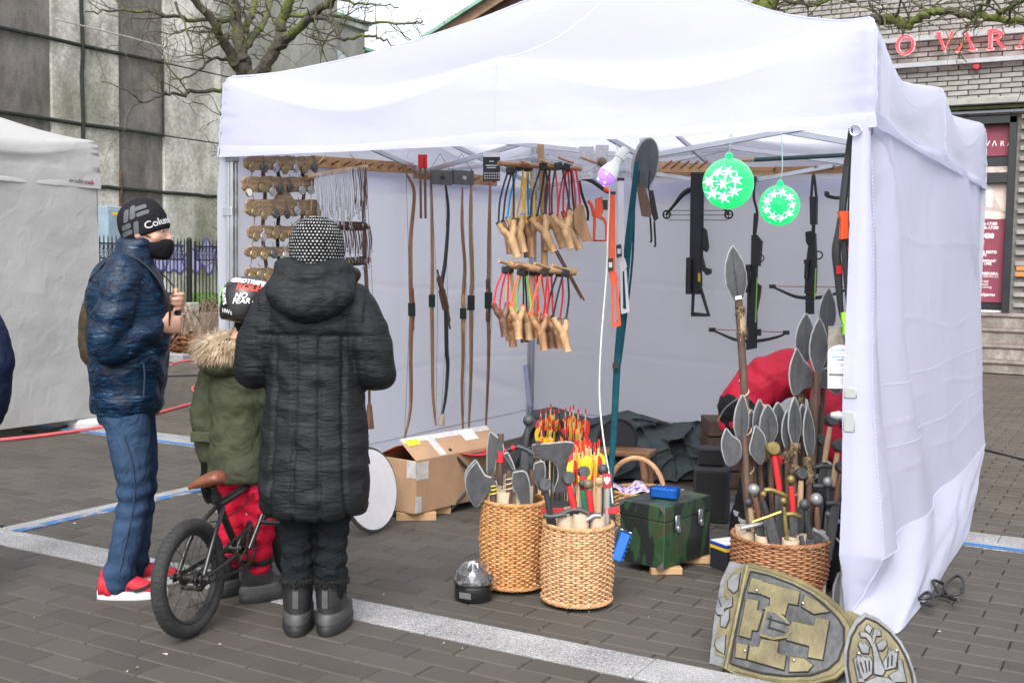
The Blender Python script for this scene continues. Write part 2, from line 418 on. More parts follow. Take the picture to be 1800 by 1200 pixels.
bput(MB().tube([(FX+.05, 16.38, 4.7+.25*i) for i in range(9)], .03, 6), 'cable', M_TAR)
bput(MB().tube([(FX+.05, 14.98, 1.3+.4*i) for i in range(7)], .045, 6), 'rusty_pipe', mat('rust', (.09, .05, .035), .9, var=.5, vscale=8))
bput(MB().tube(sspline([(FX+.06, 13.3, 2.35), (FX+.06, 14.6, 2.42), (FX+.1, 14.95, 2.35), (FX+.1, 15.02, 1.9)], 6), .05, 6), 'cable', M_TAR)
bput(MB().tube([(FX+.3, 12.9, 7.0), (FX+.35, 15, 6.97), (FX+.3, 17.5, 6.9)], .02, 5), 'pale_wire', mat('pale_wire', (.4, .38, .36), .7))
# graffiti on the wall behind the fence: flat print
gf = MB(); gl = MB()
def blob2(c, a, b, ph, n=26): return [(c[0]+a*math.cos(t)*(1+.22*math.sin(3*t+ph)), c[1]+b*math.sin(t)*(1+.25*math.cos(4*t+ph))) for t in [2*PI*i/n for i in range(n)]]
for cy, cz, a, b, ph in ((15.4, 1.55, .33, .30, .5), (16.05, 1.5, .4, .38, 2), (16.75, 1.55, .35, .42, 3.3), (17.4, 1.5, .3, .33, 4.2), (17.95, 1.6, .33, .4, 5.5), (18.5, 1.5, .25, .3, 1)):
    pl = blob2((cy, cz), a, b, ph); gf.add([(FX+.051+ph*.0006, p, q) for p, q in pl], [tuple(range(len(pl)))])
    gl.tube([(FX+.055, p, q) for p, q in pl+pl[:1]], .03, 5, .12, ref=(0, 1, 0))
bput(gf, 'graffiti', mat('graffiti_violet', (.34, .33, .60), .8, var=.3, vscale=3), smooth=False); bput(gl, 'graffiti', mat('graffiti_outline', (.10, .08, .30), .8))
# neighbouring buildings rising behind it
nb = empty('stone_annex', (-19, 26, 0), 'grey annex with green copper wall caps past the concrete building', 'building')
def nput(mb, name, m, **k): mb.xf(Matrix.Translation(V(19, -26, 0))); return mb.build(name, m, nb, **k)
M_COP = mat('copper_green', (.18, .33, .26), .7, var=.3, vscale=2)
nput(MB().cbox((-19.5, 24.6, 4.6), (2.6, 1.55, 9.3), .02), 'pier', M_CM, smooth=False)
nput(MB().cbox((-19.45, 24.6, 9.35), (2.9, 1.8, .12), .02), 'copper_cap', M_COP, smooth=False)
nput(MB().cbox((-19.45, 24.6, 9.2), (2.75, 1.66, .18), .02), 'cornice', M_CL, smooth=False)
nput(MB().cbox((-19.5, 26.5, 4.2), (2.2, 2.3, 8.6), .02), 'parapet', M_CM, smooth=False)
nput(MB().cbox((-19.45, 26.5, 8.56), (2.5, 2.5, .12), .02), 'copper_cap', M_COP, smooth=False)
nput(MB().add([(-18.1, 23.8, 8.3), (-18.1, 26.6, 6.9), (-18.2, 26.6, 0), (-18.2, 23.8, 0), (-18.5, 23.8, 8.3), (-18.5, 26.6, 6.9), (-18.5, 26.6, 0), (-18.5, 23.8, 0)], [(0, 1, 2, 3), (7, 6, 5, 4), (0, 4, 5, 1), (1, 5, 6, 2), (3, 2, 6, 7), (0, 3, 7, 4)]), 'metal_roof', mat('zinc', (.42, .46, .5), .5, .2, var=.15, vscale=2), smooth=False)
# brown gabled house whose eave shows above the canopy
gh = empty('gabled_house', PX(900, 0, d=27).to_tuple(), 'brown gabled house with a steep roof edge above the white canopy', 'building')
gx = RT.copy(); gx.z = 0; gx.normalize(); gy = Vector((-gx.y, gx.x, 0))
g0 = PX(735, 75, d=27); G = Matrix((gx, gy, Vector((0, 0, 1)))).transposed()
inv_ = Matrix.Translation(-gh.location)
def gput(mb, name, m, **k): mb.xf(inv_ @ M4(G, g0)); return mb.build(name, m, gh, **k)
sl = 68/105.; eave = [(.15, -.12), (5, -.12+4.85*sl), (9.9, -.12), (9.6, -g0.z-.0), (.6, -g0.z)]
M_BRN = mat('brown_planks', (.10, .058, .038), .85, var=.5, vscale=3, stretch=(8, 8, .8), bump=.4, bscale=20)
gput(MB().prism(eave, 7, Matrix.Translation(V(0, 3.6, 0))), 'wall', M_BRN, smooth=False)
for sgn in (0, 1):
    a = (0, -.2) if not sgn else (10.05, -.2); p = (5.02, -.2+5.02*sl+.05)
    gput(MB().prism([a, p, (p[0], p[1]+.09), (a[0], a[1]+.09)] if not sgn else [p, a, (a[0], a[1]+.09), (p[0], p[1]+.09)], 7.8, Matrix.Translation(V(0, 3.5, .12))), 'roof', M_COP, smooth=False)
    gput(MB().prism([(a[0]+(.25 if not sgn else -.25), a[1]-.1), (p[0], p[1]-.28), (p[0], p[1]+.0), (a[0], a[1])], .12, Matrix.Translation(V(0, -.12, .12))), 'bargeboard', mat('bargeboard', (.30, .19, .12), .8, var=.3, vscale=4), smooth=False)

# ---- iron fence, gate, cabinet, lawn, planting bed
lawn = MB().grid(lambda a, b: (-18.2+4.0*a, 4+22*b, .42+.25*math.sin(a*2.2)-.12*a+.04*math.sin(b*40)), 10, 60).build('lawn', mat('lawn', (.05, .11, .02), .9, var=.5, vscale=3, col2=(.12, .22, .04), bump=.8, bscale=60)); tag(lawn, kind='structure')
gm = MB(); rr = random.Random(3)
for i in range(9000):
    x = -17.8+3.5*rr.random(); y = 9.5+10*rr.random(); z = .42+.25*math.sin((x+18.2)/4*2.2)-.12*(x+18.2)/4; a = rr.uniform(0, 6.3); h = rr.uniform(.05, .13)
    gm.add([(x, y, z-.02), (x+.03*math.cos(a), y+.03*math.sin(a), z-.02), (x+rr.uniform(-.05, .05), y+rr.uniform(-.05, .05), z+h)], [(0, 1, 2)])
o = gm.build('grass', mat('grass_blade', (.09, .2, .03), .8, var=.4, vscale=2), None, False); tag(o, 'short bright green grass behind the iron fence', 'grass', kind='stuff')
M_IRON = mat('black_iron', (.012, .014, .014), .5, var=.3, vscale=20, spec=.4)
M_PLIN = stain_mat('plinth_render', (.22, .2, .16), (.34, .32, .27), (.45, .43, .38), .5)
pl_ = empty('fence_plinth', (-14, 12, 0), 'low rendered plinth with square pier carrying the iron fence', 'wall')
for y0, y1 in ((6, 13.25), (13.55, 22)):
    MB().cbox((-.05, (y0+y1)/2-12, .15), (.3, y1-y0, .3), .02).build('plinth_block', M_PLIN, pl_, False)
MB().cbox((.0, 13.4-12, .27), (.36, .30, .54), .02).build('pier', M_PLIN, pl_, False)
fen = empty('iron_fence', (-14, 11, .3), 'black wrought iron fence with scrollwork band on the low plinth', 'fence')
FZ = 1.85-.3
def fence_run(par, y0, y1, z0, gate=False):
    L0 = y0-11; L1 = y1-11
    for z in (z0+.06, FZ-.06, FZ-.36): MB().cbox((0, (L0+L1)/2, z), (.03, L1-L0, .035), .004).build('rail', M_IRON, par, False)
    n = int((L1-L0)/.105); bar = None
    for i in range(n+1):
        yy = L0+(L1-L0)*i/n
        if bar is None:
            bar = MB().box((0, 0, (z0+FZ+.06)/2), (.018, .018, FZ+.06-z0)).lathe([(.016, FZ+.06), (.004, FZ+.12)], 4).mesh('bar', M_IRON, False)
        link('bar', bar, par, (0, yy, 0))
    sc_ = MB()
    for i in range(n):
        yy = L0+(L1-L0)*(i+.5)/n
        sc_.torus((0, yy, FZ-.13), .036, .008, frame((0, 1, 0), (1, 0, 0)), 12, 5); sc_.torus((0, yy+.02, FZ-.21), .03, .008, frame((0, 1, 0), (1, 0, 0)), 12, 5); sc_.torus((0, yy-.02, FZ-.29), .036, .008, frame((0, 1, 0), (1, 0, 0)), 12, 5)
    o = sc_.build('scrollwork', M_IRON, par); tag(o, kind='stuff')
fence_run(fen, 9.6, 13.28, .02)
MB().cbox((0, 13.42-11, .85), (.1, .1, 1.5), .01).ball((0, 13.42-11, 1.63), .06).build('post', M_IRON, fen, False)
gate = empty('iron_gate', (-14, 11, .3), 'narrow black iron gate hung from the fence post', 'gate')
fence_run(gate, 13.62, 15.2, -.03)
for yy in (13.6, 15.22): MB().cbox((0, yy-11, .8), (.045, .045, 1.6), .005).build('stile', M_IRON, gate, False)
kb = MB()
for i in range(16): kb.cbox((-7.9+.0, 5.2+i*.85, .06), (.14, .84, .15), .015)
for i in range(9): kb.cbox((-8.3-.85*i, 6.95, .06), (.84, .14, .15), .015)
ke = empty('kerb'); tag(ke, kind='structure')
MB().cbox((-11, 6.9, .05), (7.2, .16, .13), .015).build('kerb_stone', M_GRAN, ke, False)
bed = MB().grid(lambda a, b: (-14+7.2*a, 7+6*b, .06+.05*math.sin(a*9)*math.sin(b*7)), 20, 20).build('planting_bed', mat('soil', (.16, .13, .10), .95, var=.4, vscale=3, bump=.8, bscale=20)); tag(bed, kind='structure')
dl = MB()
for i in range(2600):
    p = PX(rr.uniform(285, 372), rr.uniform(606, 634), z=.1); x, y = p.x+rr.gauss(0, .3), p.y+rr.gauss(0, .3)
    if y < 7.05: continue
    z = .1+rr.random()**2*.22; a = rr.uniform(0, 6.3); r = Matrix.Rotation(a, 3, 'Z') @ Matrix.Rotation(rr.uniform(-1, 1), 3, 'X'); l = rr.uniform(.03, .07)
    dl.add([V(x, y, z)+r @ V(*q)*l for q in ((-1, 0, 0), (0, -.5, .1), (1, 0, 0), (0, .5, .1))], [(0, 1, 2, 3)])
o = dl.build('dead_leaves', mat('dead_leaf', (.10, .04, .018), .9, var=.2, vscale=1.5, col2=(.26, .10, .035)), None, False); tag(o, 'drift of brown dead leaves along the kerb', 'leaves', kind='stuff')
def dry_shrub(loc, h, seed):
    r = random.Random(seed); root = empty('dry_shrub', loc, 'bare brown shrub with withered flower heads in the bed', 'shrub', 'withered shrubs in the planting bed')
    st = MB(); hd = MB()
    for i in range(13):
        a = r.uniform(0, 6.3); l = r.uniform(.15, .5)*h; top = V(math.cos(a)*l, math.sin(a)*l, h*r.uniform(.6, 1)); mid = top*.5+V(0, 0, .1*h)
        st.tube(sspline([(0, 0, 0), mid, top], 4), [.008]*8+[.004], 4)
        for k in range(6): hd.ball(top+V(r.gauss(0, .035), r.gauss(0, .035), r.gauss(0, .02)), r.uniform(.008, .018), 5, 3)
    st.build('stem', mat('dry_stem', (.14, .09, .06), .9), root); o = hd.build('flower_head', mat('withered', (.17, .12, .08), .95, var=.4, vscale=10), root); tag(o, kind='stuff')
for i, (u, v) in enumerate(((318, 610), (338, 600), (352, 618), (300, 600), (366, 604))): dry_shrub(PX(u, v, z=.08), R_.uniform(.75, 1.0), i)
cb = empty('electric_cabinet', PX(195, 470, x=-15.5).to_tuple(), 'blue grey street electric cabinet with yellow warning stickers', 'cabinet'); cb.location.z = .45
c0 = PX(172, 362, x=-15.5); c1 = PX(213, 362, x=-15.5); wd = c1.y-c0.y; hh = c0.z-.45
MB().cbox((0, 0, hh/2), (.5, wd, hh), .02).build('cabinet_body', mat('cabinet_blue', (.23, .30, .37), .6, var=.12, vscale=4), cb, False)
MB().cbox((.255, 0, hh*.52), (.02, wd*.92, hh*.9), .01).build('door', MATS['cabinet_blue'], cb, False)
MB().box((.268, -.1, hh-.16), (.006, .14, .07)).build('sticker', mat('sticker_yellow', (.65, .42, .02), .6), cb, False)
MB().prism([(-.05, 0), (.05, 0), (0, .085)], .006, M4(frame((0, 1, 0), (0, 0, 1)), (.268, .12, hh-.42))).build('sticker', MATS['sticker_yellow'], cb, False)
MB().box((.268, .26, hh-.15), (.006, .1, .06)).build('sticker', mat('sticker_white', (.7, .7, .7), .6), cb, False)

# ---- trees
M_BARK = mat('mossy_bark', (.035, .032, .024), .95, var=.3, vscale=20, col2=(.085, .075, .055), bump=.9, bscale=45, bdist=.02)
def mossy(m):
    n, L, b = nodes_of(m); g = n.new('ShaderNodeNewGeometry'); t = n.new('ShaderNodeTexNoise'); t.inputs['Scale'].default_value = 2.2; t.inputs['Detail'].default_value = 6
    L.new(g.outputs['Position'], t.inputs['Vector']); mx = n.new('ShaderNodeMix'); mx.data_type = 'RGBA'
    src = b.inputs['Base Color'].links[0].from_socket; L.new(ramp(n, L, t.outputs[0], [(.46, (0, 0, 0)), (.62, (1, 1, 1))]), mx.inputs[0]); L.new(src, mx.inputs[6]); mx.inputs[7].default_value = (.10, .125, .018, 1)
    L.new(mx.outputs[2], b.inputs['Base Color'])
mossy(M_BARK)
M_TWIG = mat('twig', (.045, .042, .03), .9, var=.4, vscale=4, col2=(.09, .085, .04))
def tree(loc, limbs, label, seed, ntw=60, tl=1.0, root_h=None):
    """limbs: (list of (u, v, distance), start radius, end radius)"""
    r = random.Random(seed); t = empty('tree', loc, label, 'tree'); off = -Vector(loc); tw = MB(); ttr = []
    for pts, r0, r1 in limbs:
        P = [PX(u, v, d=d) if not isinstance(u, Vector) else u for u, v, d in pts]; P = sspline(P, 5); m = len(P)
        P = [p+V(r.gauss(0, .012), r.gauss(0, .012), r.gauss(0, .012)) for p in P]
        rs = [max(.005, .8*(r0+(r1-r0)*(i/(m-1))))*r.uniform(.9, 1.12) for i in range(m)]
        nm = 'trunk' if r0 > .16 else 'branch'
        MB().tube([p+off for p in P], rs, 9).build(nm, M_BARK, t)
        ttr.append((P, rs))
    def grow(p, d, l, rad, depth):
        pts = [p]; q = p.copy(); dd = d.copy(); n = 5
        for i in range(n):
            dd = (dd+V(r.gauss(0, .28), r.gauss(0, .28), r.gauss(.03, .28))).normalized(); q = q+dd*(l/n); pts.append(q.copy())
        tw.tube([x+off for x in pts], [rad*(1-.75*i/n) for i in range(n+1)], 4)
        if depth > 0:
            for k in range(r.choice((2, 3, 3))):
                i = r.randint(1, n); e = (dd+V(r.gauss(0, .7), r.gauss(0, .7), r.gauss(.1, .6))).normalized(); grow(pts[i], e, l*r.uniform(.45, .75), rad*.6, depth-1)
    for P, rs in ttr:
        for k in range(max(3, int(ntw*sum((P[i+1]-P[i]).length for i in range(len(P)-1))/6))):
            i = r.randint(len(P)//4, len(P)-1); ax = (P[min(i+1, len(P)-1)]-P[max(i-1, 0)]).normalized()
            d = (V(r.gauss(0, 1), r.gauss(0, 1), r.gauss(.1, 1)))
            d = (d-ax*d.dot(ax)*.5+ax*.5).normalized(); grow(P[i], d, tl*r.uniform(.35, .95), min(rs[i]*.5, .012), 2)
    o = tw.build('twigs', M_TWIG, t, smooth=False); tag(o, kind='stuff'); return t
D = 13.0
tb = PX(437, 135, d=D)
tree((tb.x, tb.y, 0), [
    ([(V(tb.x, tb.y, 0), 0, 0), (V(tb.x+.05, tb.y, 1.8), 0, 0), (437, 138, D)], .24, .19),
    ([(437, 140, D), (425, 105, D), (420, 60, D), (408, 0, D), (395, -70, D+.4)], .115, .07),
    ([(434, 148, D), (418, 118, D-.2), (396, 77, D-.4), (378, 46, D-.6), (345, 0, D-.8), (310, -50, D-1)], .085, .045),
    ([(440, 150, D), (466, 118, D-.1), (489, 74, D-.2), (496, 38, D-.2), (510, 0, D-.3), (530, -60, D-.3)], .10, .06),
    ([(488, 82, D-.2), (519, 55, D-.5), (553, 26, D-.9), (585, -2, D-1.2), (640, -50, D-1.6)], .075, .04),
    ([(430, 85, D), (446, 62, D+.4), (464, 40, D+.8), (475, 0, D+1.2)], .065, .04),
    ([(424, 60, D), (434, 40, D+.3), (449, 0, D+.7)], .06, .045),
    ([(500, 28, D-.2), (553, 23, D-.5), (588, 29, D-.9), (655, 38, D-1.3), (715, 43, D-1.6), (745, 36, D-1.8)], .034, .008),
    ([(548, 30, D-.9), (580, 36, D-1.2), (605, 68, D-1.5), (646, 61, D-1.8), (669, 69, D-2), (704, 84, D-2.2)], .034, .008),
    ([(404, 36, D), (350, 35, D-.4), (300, 30, D-.8), (240, 18, D-1.1), (187, 18, D-1.4), (150, 22, D-1.6)], .034, .008),
    ([(430, 140, D), (395, 156, D-.2), (345, 163, D-.5), (320, 168, D-.7), (290, 163, D-.9), (258, 180, D-1.1), (225, 162, D-1.3), (178, 140, D-1.4)], .036, .006),
    ([(410, 108, D), (375, 103, D-.3), (350, 125, D-.6), (320, 140, D-.8), (298, 136, D-1)], .026, .006),
    ([(590, -5, D-1.3), (620, 5, D-1.5), (660, 10, D-1.8), (700, 15, D-2)], .02, .006),
    ([(310, 5, D-.8), (330, 60, D-1), (342, 90, D-1.2)], .02, .006)], 'bare tree with mossy limbs rising behind the white canopy', 5, 26, .85)
E2 = 11.0
tb = PX(1352, 60, d=E2)
tree((tb.x, tb.y, 0), [
    ([(V(tb.x, tb.y, 0), 0, 0), (V(tb.x, tb.y, 2.2), 0, 0), (1335, 40, E2), (1352, 0, E2), (1375, -70, E2+.2)], .2, .105),
    ([(1345, 110, E2), (1440, 75, E2-.3), (1530, 36, E2-.6), (1570, 37, E2-.8), (1597, 43, E2-.9), (1622, 28, E2-1), (1660, 22, E2-1.1), (1705, 25, E2-1.3), (1745, 32, E2-1.5), (1810, 38, E2-1.7), (1880, 30, E2-2)], .062, .03),
    ([(1360, -10, E2), (1420, 10, E2-.6), (1480, -2, E2-.9), (1530, 20, E2-1.2)], .03, .008),
    ([(1700, 27, E2-1.3), (1735, 5, E2-1.5), (1745, -30, E2-1.7)], .03, .02),
    ([(1500, -50, E2-.5), (1530, 8, E2-.9), (1545, 25, E2-1), (1570, 60, E2-1.2)], .02, .006),
    ([(1560, -40, E2-.5), (1600, 0, E2-.8), (1630, 22, E2-1)], .022, .01),
    ([(1750, 30, E2-1.5), (1775, 12, E2-1.8), (1820, -10, E2-2.1)], .026, .014),
    ([(1720, 28, E2-1.4), (1700, 52, E2-1.5), (1690, 85, E2-1.6), (1695, 110, E2-1.6)], .012, .005)], 'bare mossy tree spreading over the lit red sign', 9, 34, .62)
# ================================================================ brick building with the lit sign
M_BRK = mat('grey_brick', (.27, .255, .24), .85, var=.16, vscale=6, bump=.4, bscale=60, per_obj=.12)
M_MORT = mat('mortar', (.15, .14, .13), .95, var=.25, vscale=10, bump=.4, bscale=80)
BY = 13.9
bb = empty('brick_building', (3, BY, 0), 'grey brick shop building with lit red letters over its door', 'building')
def rput(mb, name, m, **k): mb.xf(Matrix.Translation(V(-3, -BY, 0))); return mb.build(name, m, k.pop('par', bb), **k)
DX0, DX1, DZ0, DZ1 = 1.2, 2.76, .87, 3.86       # door opening
WZ = 7.2
for (x0, x1, z0, z1) in ((-3.0, DX0, 0, WZ), (DX1, 9, 0, WZ), (DX0, DX1, DZ1, WZ)):
    rput(MB().box(((x0+x1)/2, BY+.2, (z0+z1)/2), (x1-x0, .36, z1-z0)), 'wall', M_MORT, smooth=False)
BL_, BH_ = .306, .0792
bm_ = MB().cbox((0, 0, 0), (BL_-.014, .06, BH_-.013), .007).mesh('brick', M_BRK, False)
places = []; z = .04; k = 0
while z < WZ:
    x = -2.85+(k % 2)*BL_/2
    while x < 6:
        if not (DX0-.1 < x+BL_/2 and x-BL_/2 < DX1+.04 and DZ0-.9 < z < DZ1+.06) and not (3.98 < z < 4.14):
            s = seen((x, BY, z), 20); places.append((s, x, z))
        x += BL_
    z += BH_; k += 1
def hidden(u, v): return (1240 < u < 1530 and v > 50) or (u < 1230) or (1530 <= u < 1725 and v > 30+(u-1530)*.95)
vs_ = [q for q in places if q[0] and not hidden(q[0][0], q[0][1])]
vs_.sort(key=lambda q: q[0][2]); keep = vs_[:296]; ks = {(q[1], q[2]) for q in keep}
for q in keep: link('brick', bm_, bb, (q[1]-3+R_.uniform(-.002, .002), .0+R_.uniform(-.004, .003), q[2]), (0, R_.uniform(-.006, .006), 0))
mb = MB(); bvs = [tuple(v.co) for v in bm_.vertices]; bfs = [tuple(p.vertices) for p in bm_.polygons]
for q in places:
    if (q[1], q[2]) in ks or not (q[0] or seen((q[1], BY, q[2]), 500)): continue
    mb.add([(a+q[1]-3, b, c+q[2]) for a, b, c in bvs], bfs)
o = mb.build('brickwork', M_BRK, bb, False); tag(o, kind='stuff')
for zz, col in ((4.065, None),):
    rput(MB().cbox((3.0, BY-.1, 4.075), (12, .30, .1), .01), 'ledge', mat('ledge_concrete', (.27, .27, .25), .85, var=.25, vscale=4), smooth=False)
    rput(MB().cbox((3.0, BY-.06, 3.99), (12, .2, .05), .01), 'ledge_trim', mat('mossy_trim', (.10, .115, .05), .95, var=.4, vscale=5), smooth=False)
    rput(MB().cbox((3.0, BY-.03, 3.93), (12, .12, .05), .01), 'flashing', mat('flashing', (.30, .33, .38), .5, .3), smooth=False)
# sign rails and letters
M_RAIL = mat('sign_rail', (.33, .34, .36), .5, .3, var=.1, vscale=5)
for zz in (5.10, 4.70): rput(MB().cbox((2.2, BY-.13, zz), (6, .07, .075), .005), 'sign_rail', M_RAIL, smooth=False)
sgn = empty('lit_sign', (2, BY-.2, 4.9), 'red channel letters spelling O VARA lit against grey brick', 'sign')
M_RED = mat('sign_red', (.7, .02, .03), .5, emit=((1.0, .03, .04), 1.0)); M_RIM = mat('sign_rim', (.75, .45, .47), .5, emit=((1, .6, .62), .35))
def letter(ch, cx, cz, h):
    w = {'O': .95, 'V': .9, 'A': .92, 'R': .82}[ch]*h; polys = []
    if ch == 'O':
        n = 30; out = [(math.cos(2*PI*i/n)*w/2, math.sin(2*PI*i/n)*h*.52) for i in range(n)]; inn = [(math.cos(2*PI*i/n)*w*.385, math.sin(2*PI*i/n)*h*.465) for i in range(n)]
        polys = [[out[i], out[(i+1) % n], inn[(i+1) % n], inn[i]] for i in range(n)]
    elif ch in 'VA':
        s = 1 if ch == 'V' else -1
        thick = [(-.42, .5), (-.27, .5), (.05, -.40), (.0, -.52)]; thin = [(.43, .5), (.375, .5), (-.0, -.50), (.04, -.40)]
        ser1 = [(-.52, .5), (-.17, .5), (-.19, .465), (-.5, .465)]; ser2 = [(.28, .5), (.52, .5), (.5, .465), (.3, .465)]
        polys = [[(x*s*w/.95, z*s*h) for x, z in p] for p in (thick, thin, ser1, ser2)]
    else:
        polys = [[(-.38, .5), (-.25, .5), (-.25, -.5), (-.38, -.5)], [(-.48, .5), (-.14, .5), (-.14, .47), (-.48, .47)], [(-.48, -.5), (-.14, -.5), (-.14, -.47), (-.48, -.47)], [(-.06, .02), (.06, .05), (.50, -.5), (.33, -.5)]]
        n = 10; c = [(math.sin(PI*i/n), math.cos(PI*i/n)) for i in range(n+1)]
        for i in range(n): polys.append([(-.2+.52*c[i][0], .25+.25*c[i][1]), (-.2+.52*c[i+1][0], .25+.25*c[i+1][1]), (-.2+.38*c[i+1][0], .25+.215*c[i+1][1]), (-.2+.38*c[i][0], .25+.215*c[i][1])])
        polys = [[(x*w/.9, z*h) for x, z in p] for p in polys]
    a = MB(); b = MB()
    for p in polys:
        m_ = (sum(q[0] for q in p)/len(p), sum(q[1] for q in p)/len(p))
        a.prism(p, .05, M4(Matrix.Identity(3), (cx-2, 0, cz-4.9)))
        g = []
        for q in p:
            d = Vector((q[0]-m_[0], q[1]-m_[1])); g.append((q[0]+(.011 if d.x > 0 else -.011), q[1]+(.011 if d.y > 0 else -.011)))
        b.prism(g, .03, M4(Matrix.Identity(3), (cx-2, .05, cz-4.9)))
    r = b.build('letter_back', M_RIM, sgn, False); a.build('letter', M_RED, sgn, False)
for ch, u, v in (('O', 1591, 79), ('V', 1660, 74), ('A', 1699, 72), ('R', 1751, 69), ('A', 1806, 66)):
    p = PX(u, v, y=BY-.2); letter(ch, p.x, p.z, .285)
ah = PX(1716, 117, y=BY-.1); al = empty('fire_alarm', (ah.x, BY-.03, ah.z), 'small round red alarm sounder on the grey brick', 'alarm')
MB().lathe([(.055, 0), (.06, .02), (.05, .06), (.048, .1), (.02, .105)], 20, ax=frz((0, -1, 0))).build('sounder', mat('alarm_red', (.45, .02, .03), .4), al)
MB().lathe([(.035, -.0), (.035, .03)], 12, (0, -.0, -.05), ax=frz((0, -1, 0))).build('mount', mat('alarm_mount', (.12, .1, .1), .6), al)
# door with posters, frame and steps
M_DARK = mat('door_dark', (.015, .017, .02), .35, var=.2, vscale=4)
rput(MB().cbox(((DX0+DX1)/2, BY+.16, (DZ0+DZ1)/2), (DX1-DX0, .06, DZ1-DZ0), .004), 'door', M_DARK, smooth=False)
for xx in (DX0+.05, DX1-.05): rput(MB().cbox((xx, BY+.05, (DZ0+DZ1)/2), (.11, .16, DZ1-DZ0), .006), 'door_frame', M_DARK, smooth=False)
rput(MB().cbox(((DX0+DX1)/2, BY+.05, DZ1-.05), (DX1-DX0, .16, .12), .006), 'door_frame', M_DARK, smooth=False)
rput(MB().cbox(((DX0+DX1)/2, BY+.05, 2.93), (DX1-DX0, .14, .16), .006), 'transom', M_DARK, smooth=False)
M_MAR = mat('poster_maroon', (.20, .035, .06), .6, var=.1, vscale=3)
pst = empty('shop_poster', (2.1, BY+.11, 2), 'maroon window poster with hands photograph and opening hours', 'poster')
px0 = DX0+.15
def pq(u0, v0, u1, v1, yy):
    a = PX(u0, v0, y=yy); b = PX(u1, v1, y=yy); return a, b
a, b = pq(1640, 296, 1772, 386, BY+.11); a2, b2 = pq(1640, 386, 1768, 532, BY+.11)
MB().box(((a.x+b.x)/2-2.1, 0, (a.z+b.z)/2-2), (b.x-a.x, .01, a.z-b.z)).build('photograph', mat('poster_photo', (.36, .28, .25), .6, vscale=4, col2=(.60, .50, .45), var=.1), pst, False)
MB().box(((a.x+b.x)/2-2.1, 0, (a2.z+b2.z)/2-2), (b.x-a.x, .01, a2.z-b2.z-.004)).build('text_panel', M_MAR, pst, False)
# the pictured hands and little house, flat print
hp = MB()
for cu, cv, ru, rv, ang in ((1758, 322, 14, 26, .5), (1762, 352, 10, 22, -.4), (1745, 378, 26, 7, .1)):
    q = []
    for i in range(22):
        t = 2*PI*i/22; e = (ru*math.cos(t), rv*math.sin(t)); uu = cu+e[0]*math.cos(ang)-e[1]*math.sin(ang); vv = cv+e[0]*math.sin(ang)+e[1]*math.cos(ang)
        p = PX(uu, vv, y=BY+.1-.001*len(hp.f)); q.append((p.x-2.1, -.008-.001*len(hp.f), p.z-2))
    hp.add(q, [tuple(range(22))])
hp.build('printed_hands', mat('print_skin', (.66, .52, .46), .6, var=.1, vscale=10), pst, False)
hs_ = []
for u, v in ((1722, 340), (1736, 322), (1748, 338), (1744, 338), (1744, 364), (1734, 364), (1734, 345), (1722, 346)):
    p = PX(u, v, y=BY+.1); hs_.append((p.x-2.1, -.013, p.z-2))
MB().add(hs_, [tuple(range(8))]).build('printed_house', mat('print_white', (.72, .74, .74), .6), pst, False)
M_LET = mat('letter_white', (.75, .7, .7), .6)
def ptext(s, u, v, hpx, align='RIGHT', m=M_LET, bold=0.0, par=pst, org=None, yy=BY+.1, dy=-.011):
    p = PX(u, v, y=yy); size = hpx/ppm(p)*1.4
    t = text_mb(s, size, .002, bold, align); t.xf(Matrix.Translation(V(p.x-org[0], dy, p.z-org[1]))); return t.build('lettering', m, par, False)
for s, u, v, h, bo in (('9:00-17:00', 1753, 393.5, 5.5, .002), ('9:00-17:00', 1755, 400.5, 5.5, .002), ('430', 1747, 415, 8, .006), ('7)', 1731, 425, 6, 0), ('VÕTE EESTIS', 1752, 443.5, 4.5, .002), ('1992', 1734, 448.5, 4.5, .002), ('E COMPANY', 1751, 459, 4.5, .002), ('SINCE 1992', 1743, 464, 4.5, .002), ('KINNISVARA', 1754, 481, 4.5, .002), ('ESTATE SERVICES', 1755, 486, 4.5, 0), ('brokerage', 1738, 494, 4.5, 0), ('appraisal', 1737, 499.5, 4.5, 0), ('consulting', 1743, 504.5, 4.5, 0), ('.ee/parnu', 1749, 518, 5.5, .002)):
    ptext(s, u, v, h, bold=bo, org=(2.1, 2))
tp = empty('transom_poster', (2.1, BY+.11, 3.4), 'maroon panel reading VARA above the dark door', 'sign')
a, b = pq(1640, 221, 1787, 273, BY+.11)
MB().box(((a.x+b.x)/2-2.1, 0, (a.z+b.z)/2-3.4), (b.x-a.x, .012, a.z-b.z)).build('panel', M_MAR, tp, False)
MB().box(((a.x+b.x)/2-2.1, -.006, a.z-3.4+.012), (b.x-a.x, .01, .02)).build('light_strip', mat('red_tube', (.7, .02, .03), .4, emit=((1, .03, .03), 1.0)), tp, False)
for ch, u in (('V', 1736), ('A', 1748), ('R', 1762), ('A', 1775)):
    p = PX(u, 253, y=BY+.1); t = text_mb(ch if ch != 'A' else 'Λ', .11, .002, .001); t.xf(Matrix.Translation(V(p.x-2.1, -.01, p.z-3.4))); t.build('lettering', M_LET, tp, False)
rput(MB().cbox((2.95, BY-.02, 1.55), (.22, .03, .07), .003), 'number_plate', mat('plate_orange', (.45, .19, .05), .6), smooth=False)
rput(MB().cbox((2.95, BY-.02, 1.46), (.22, .03, .07), .003), 'number_plate', MATS['plate_orange'], smooth=False)
M_STEP = stain_mat('step_stone', (.11, .09, .075), (.20, .175, .15), (.36, .33, .29), .2, 3)
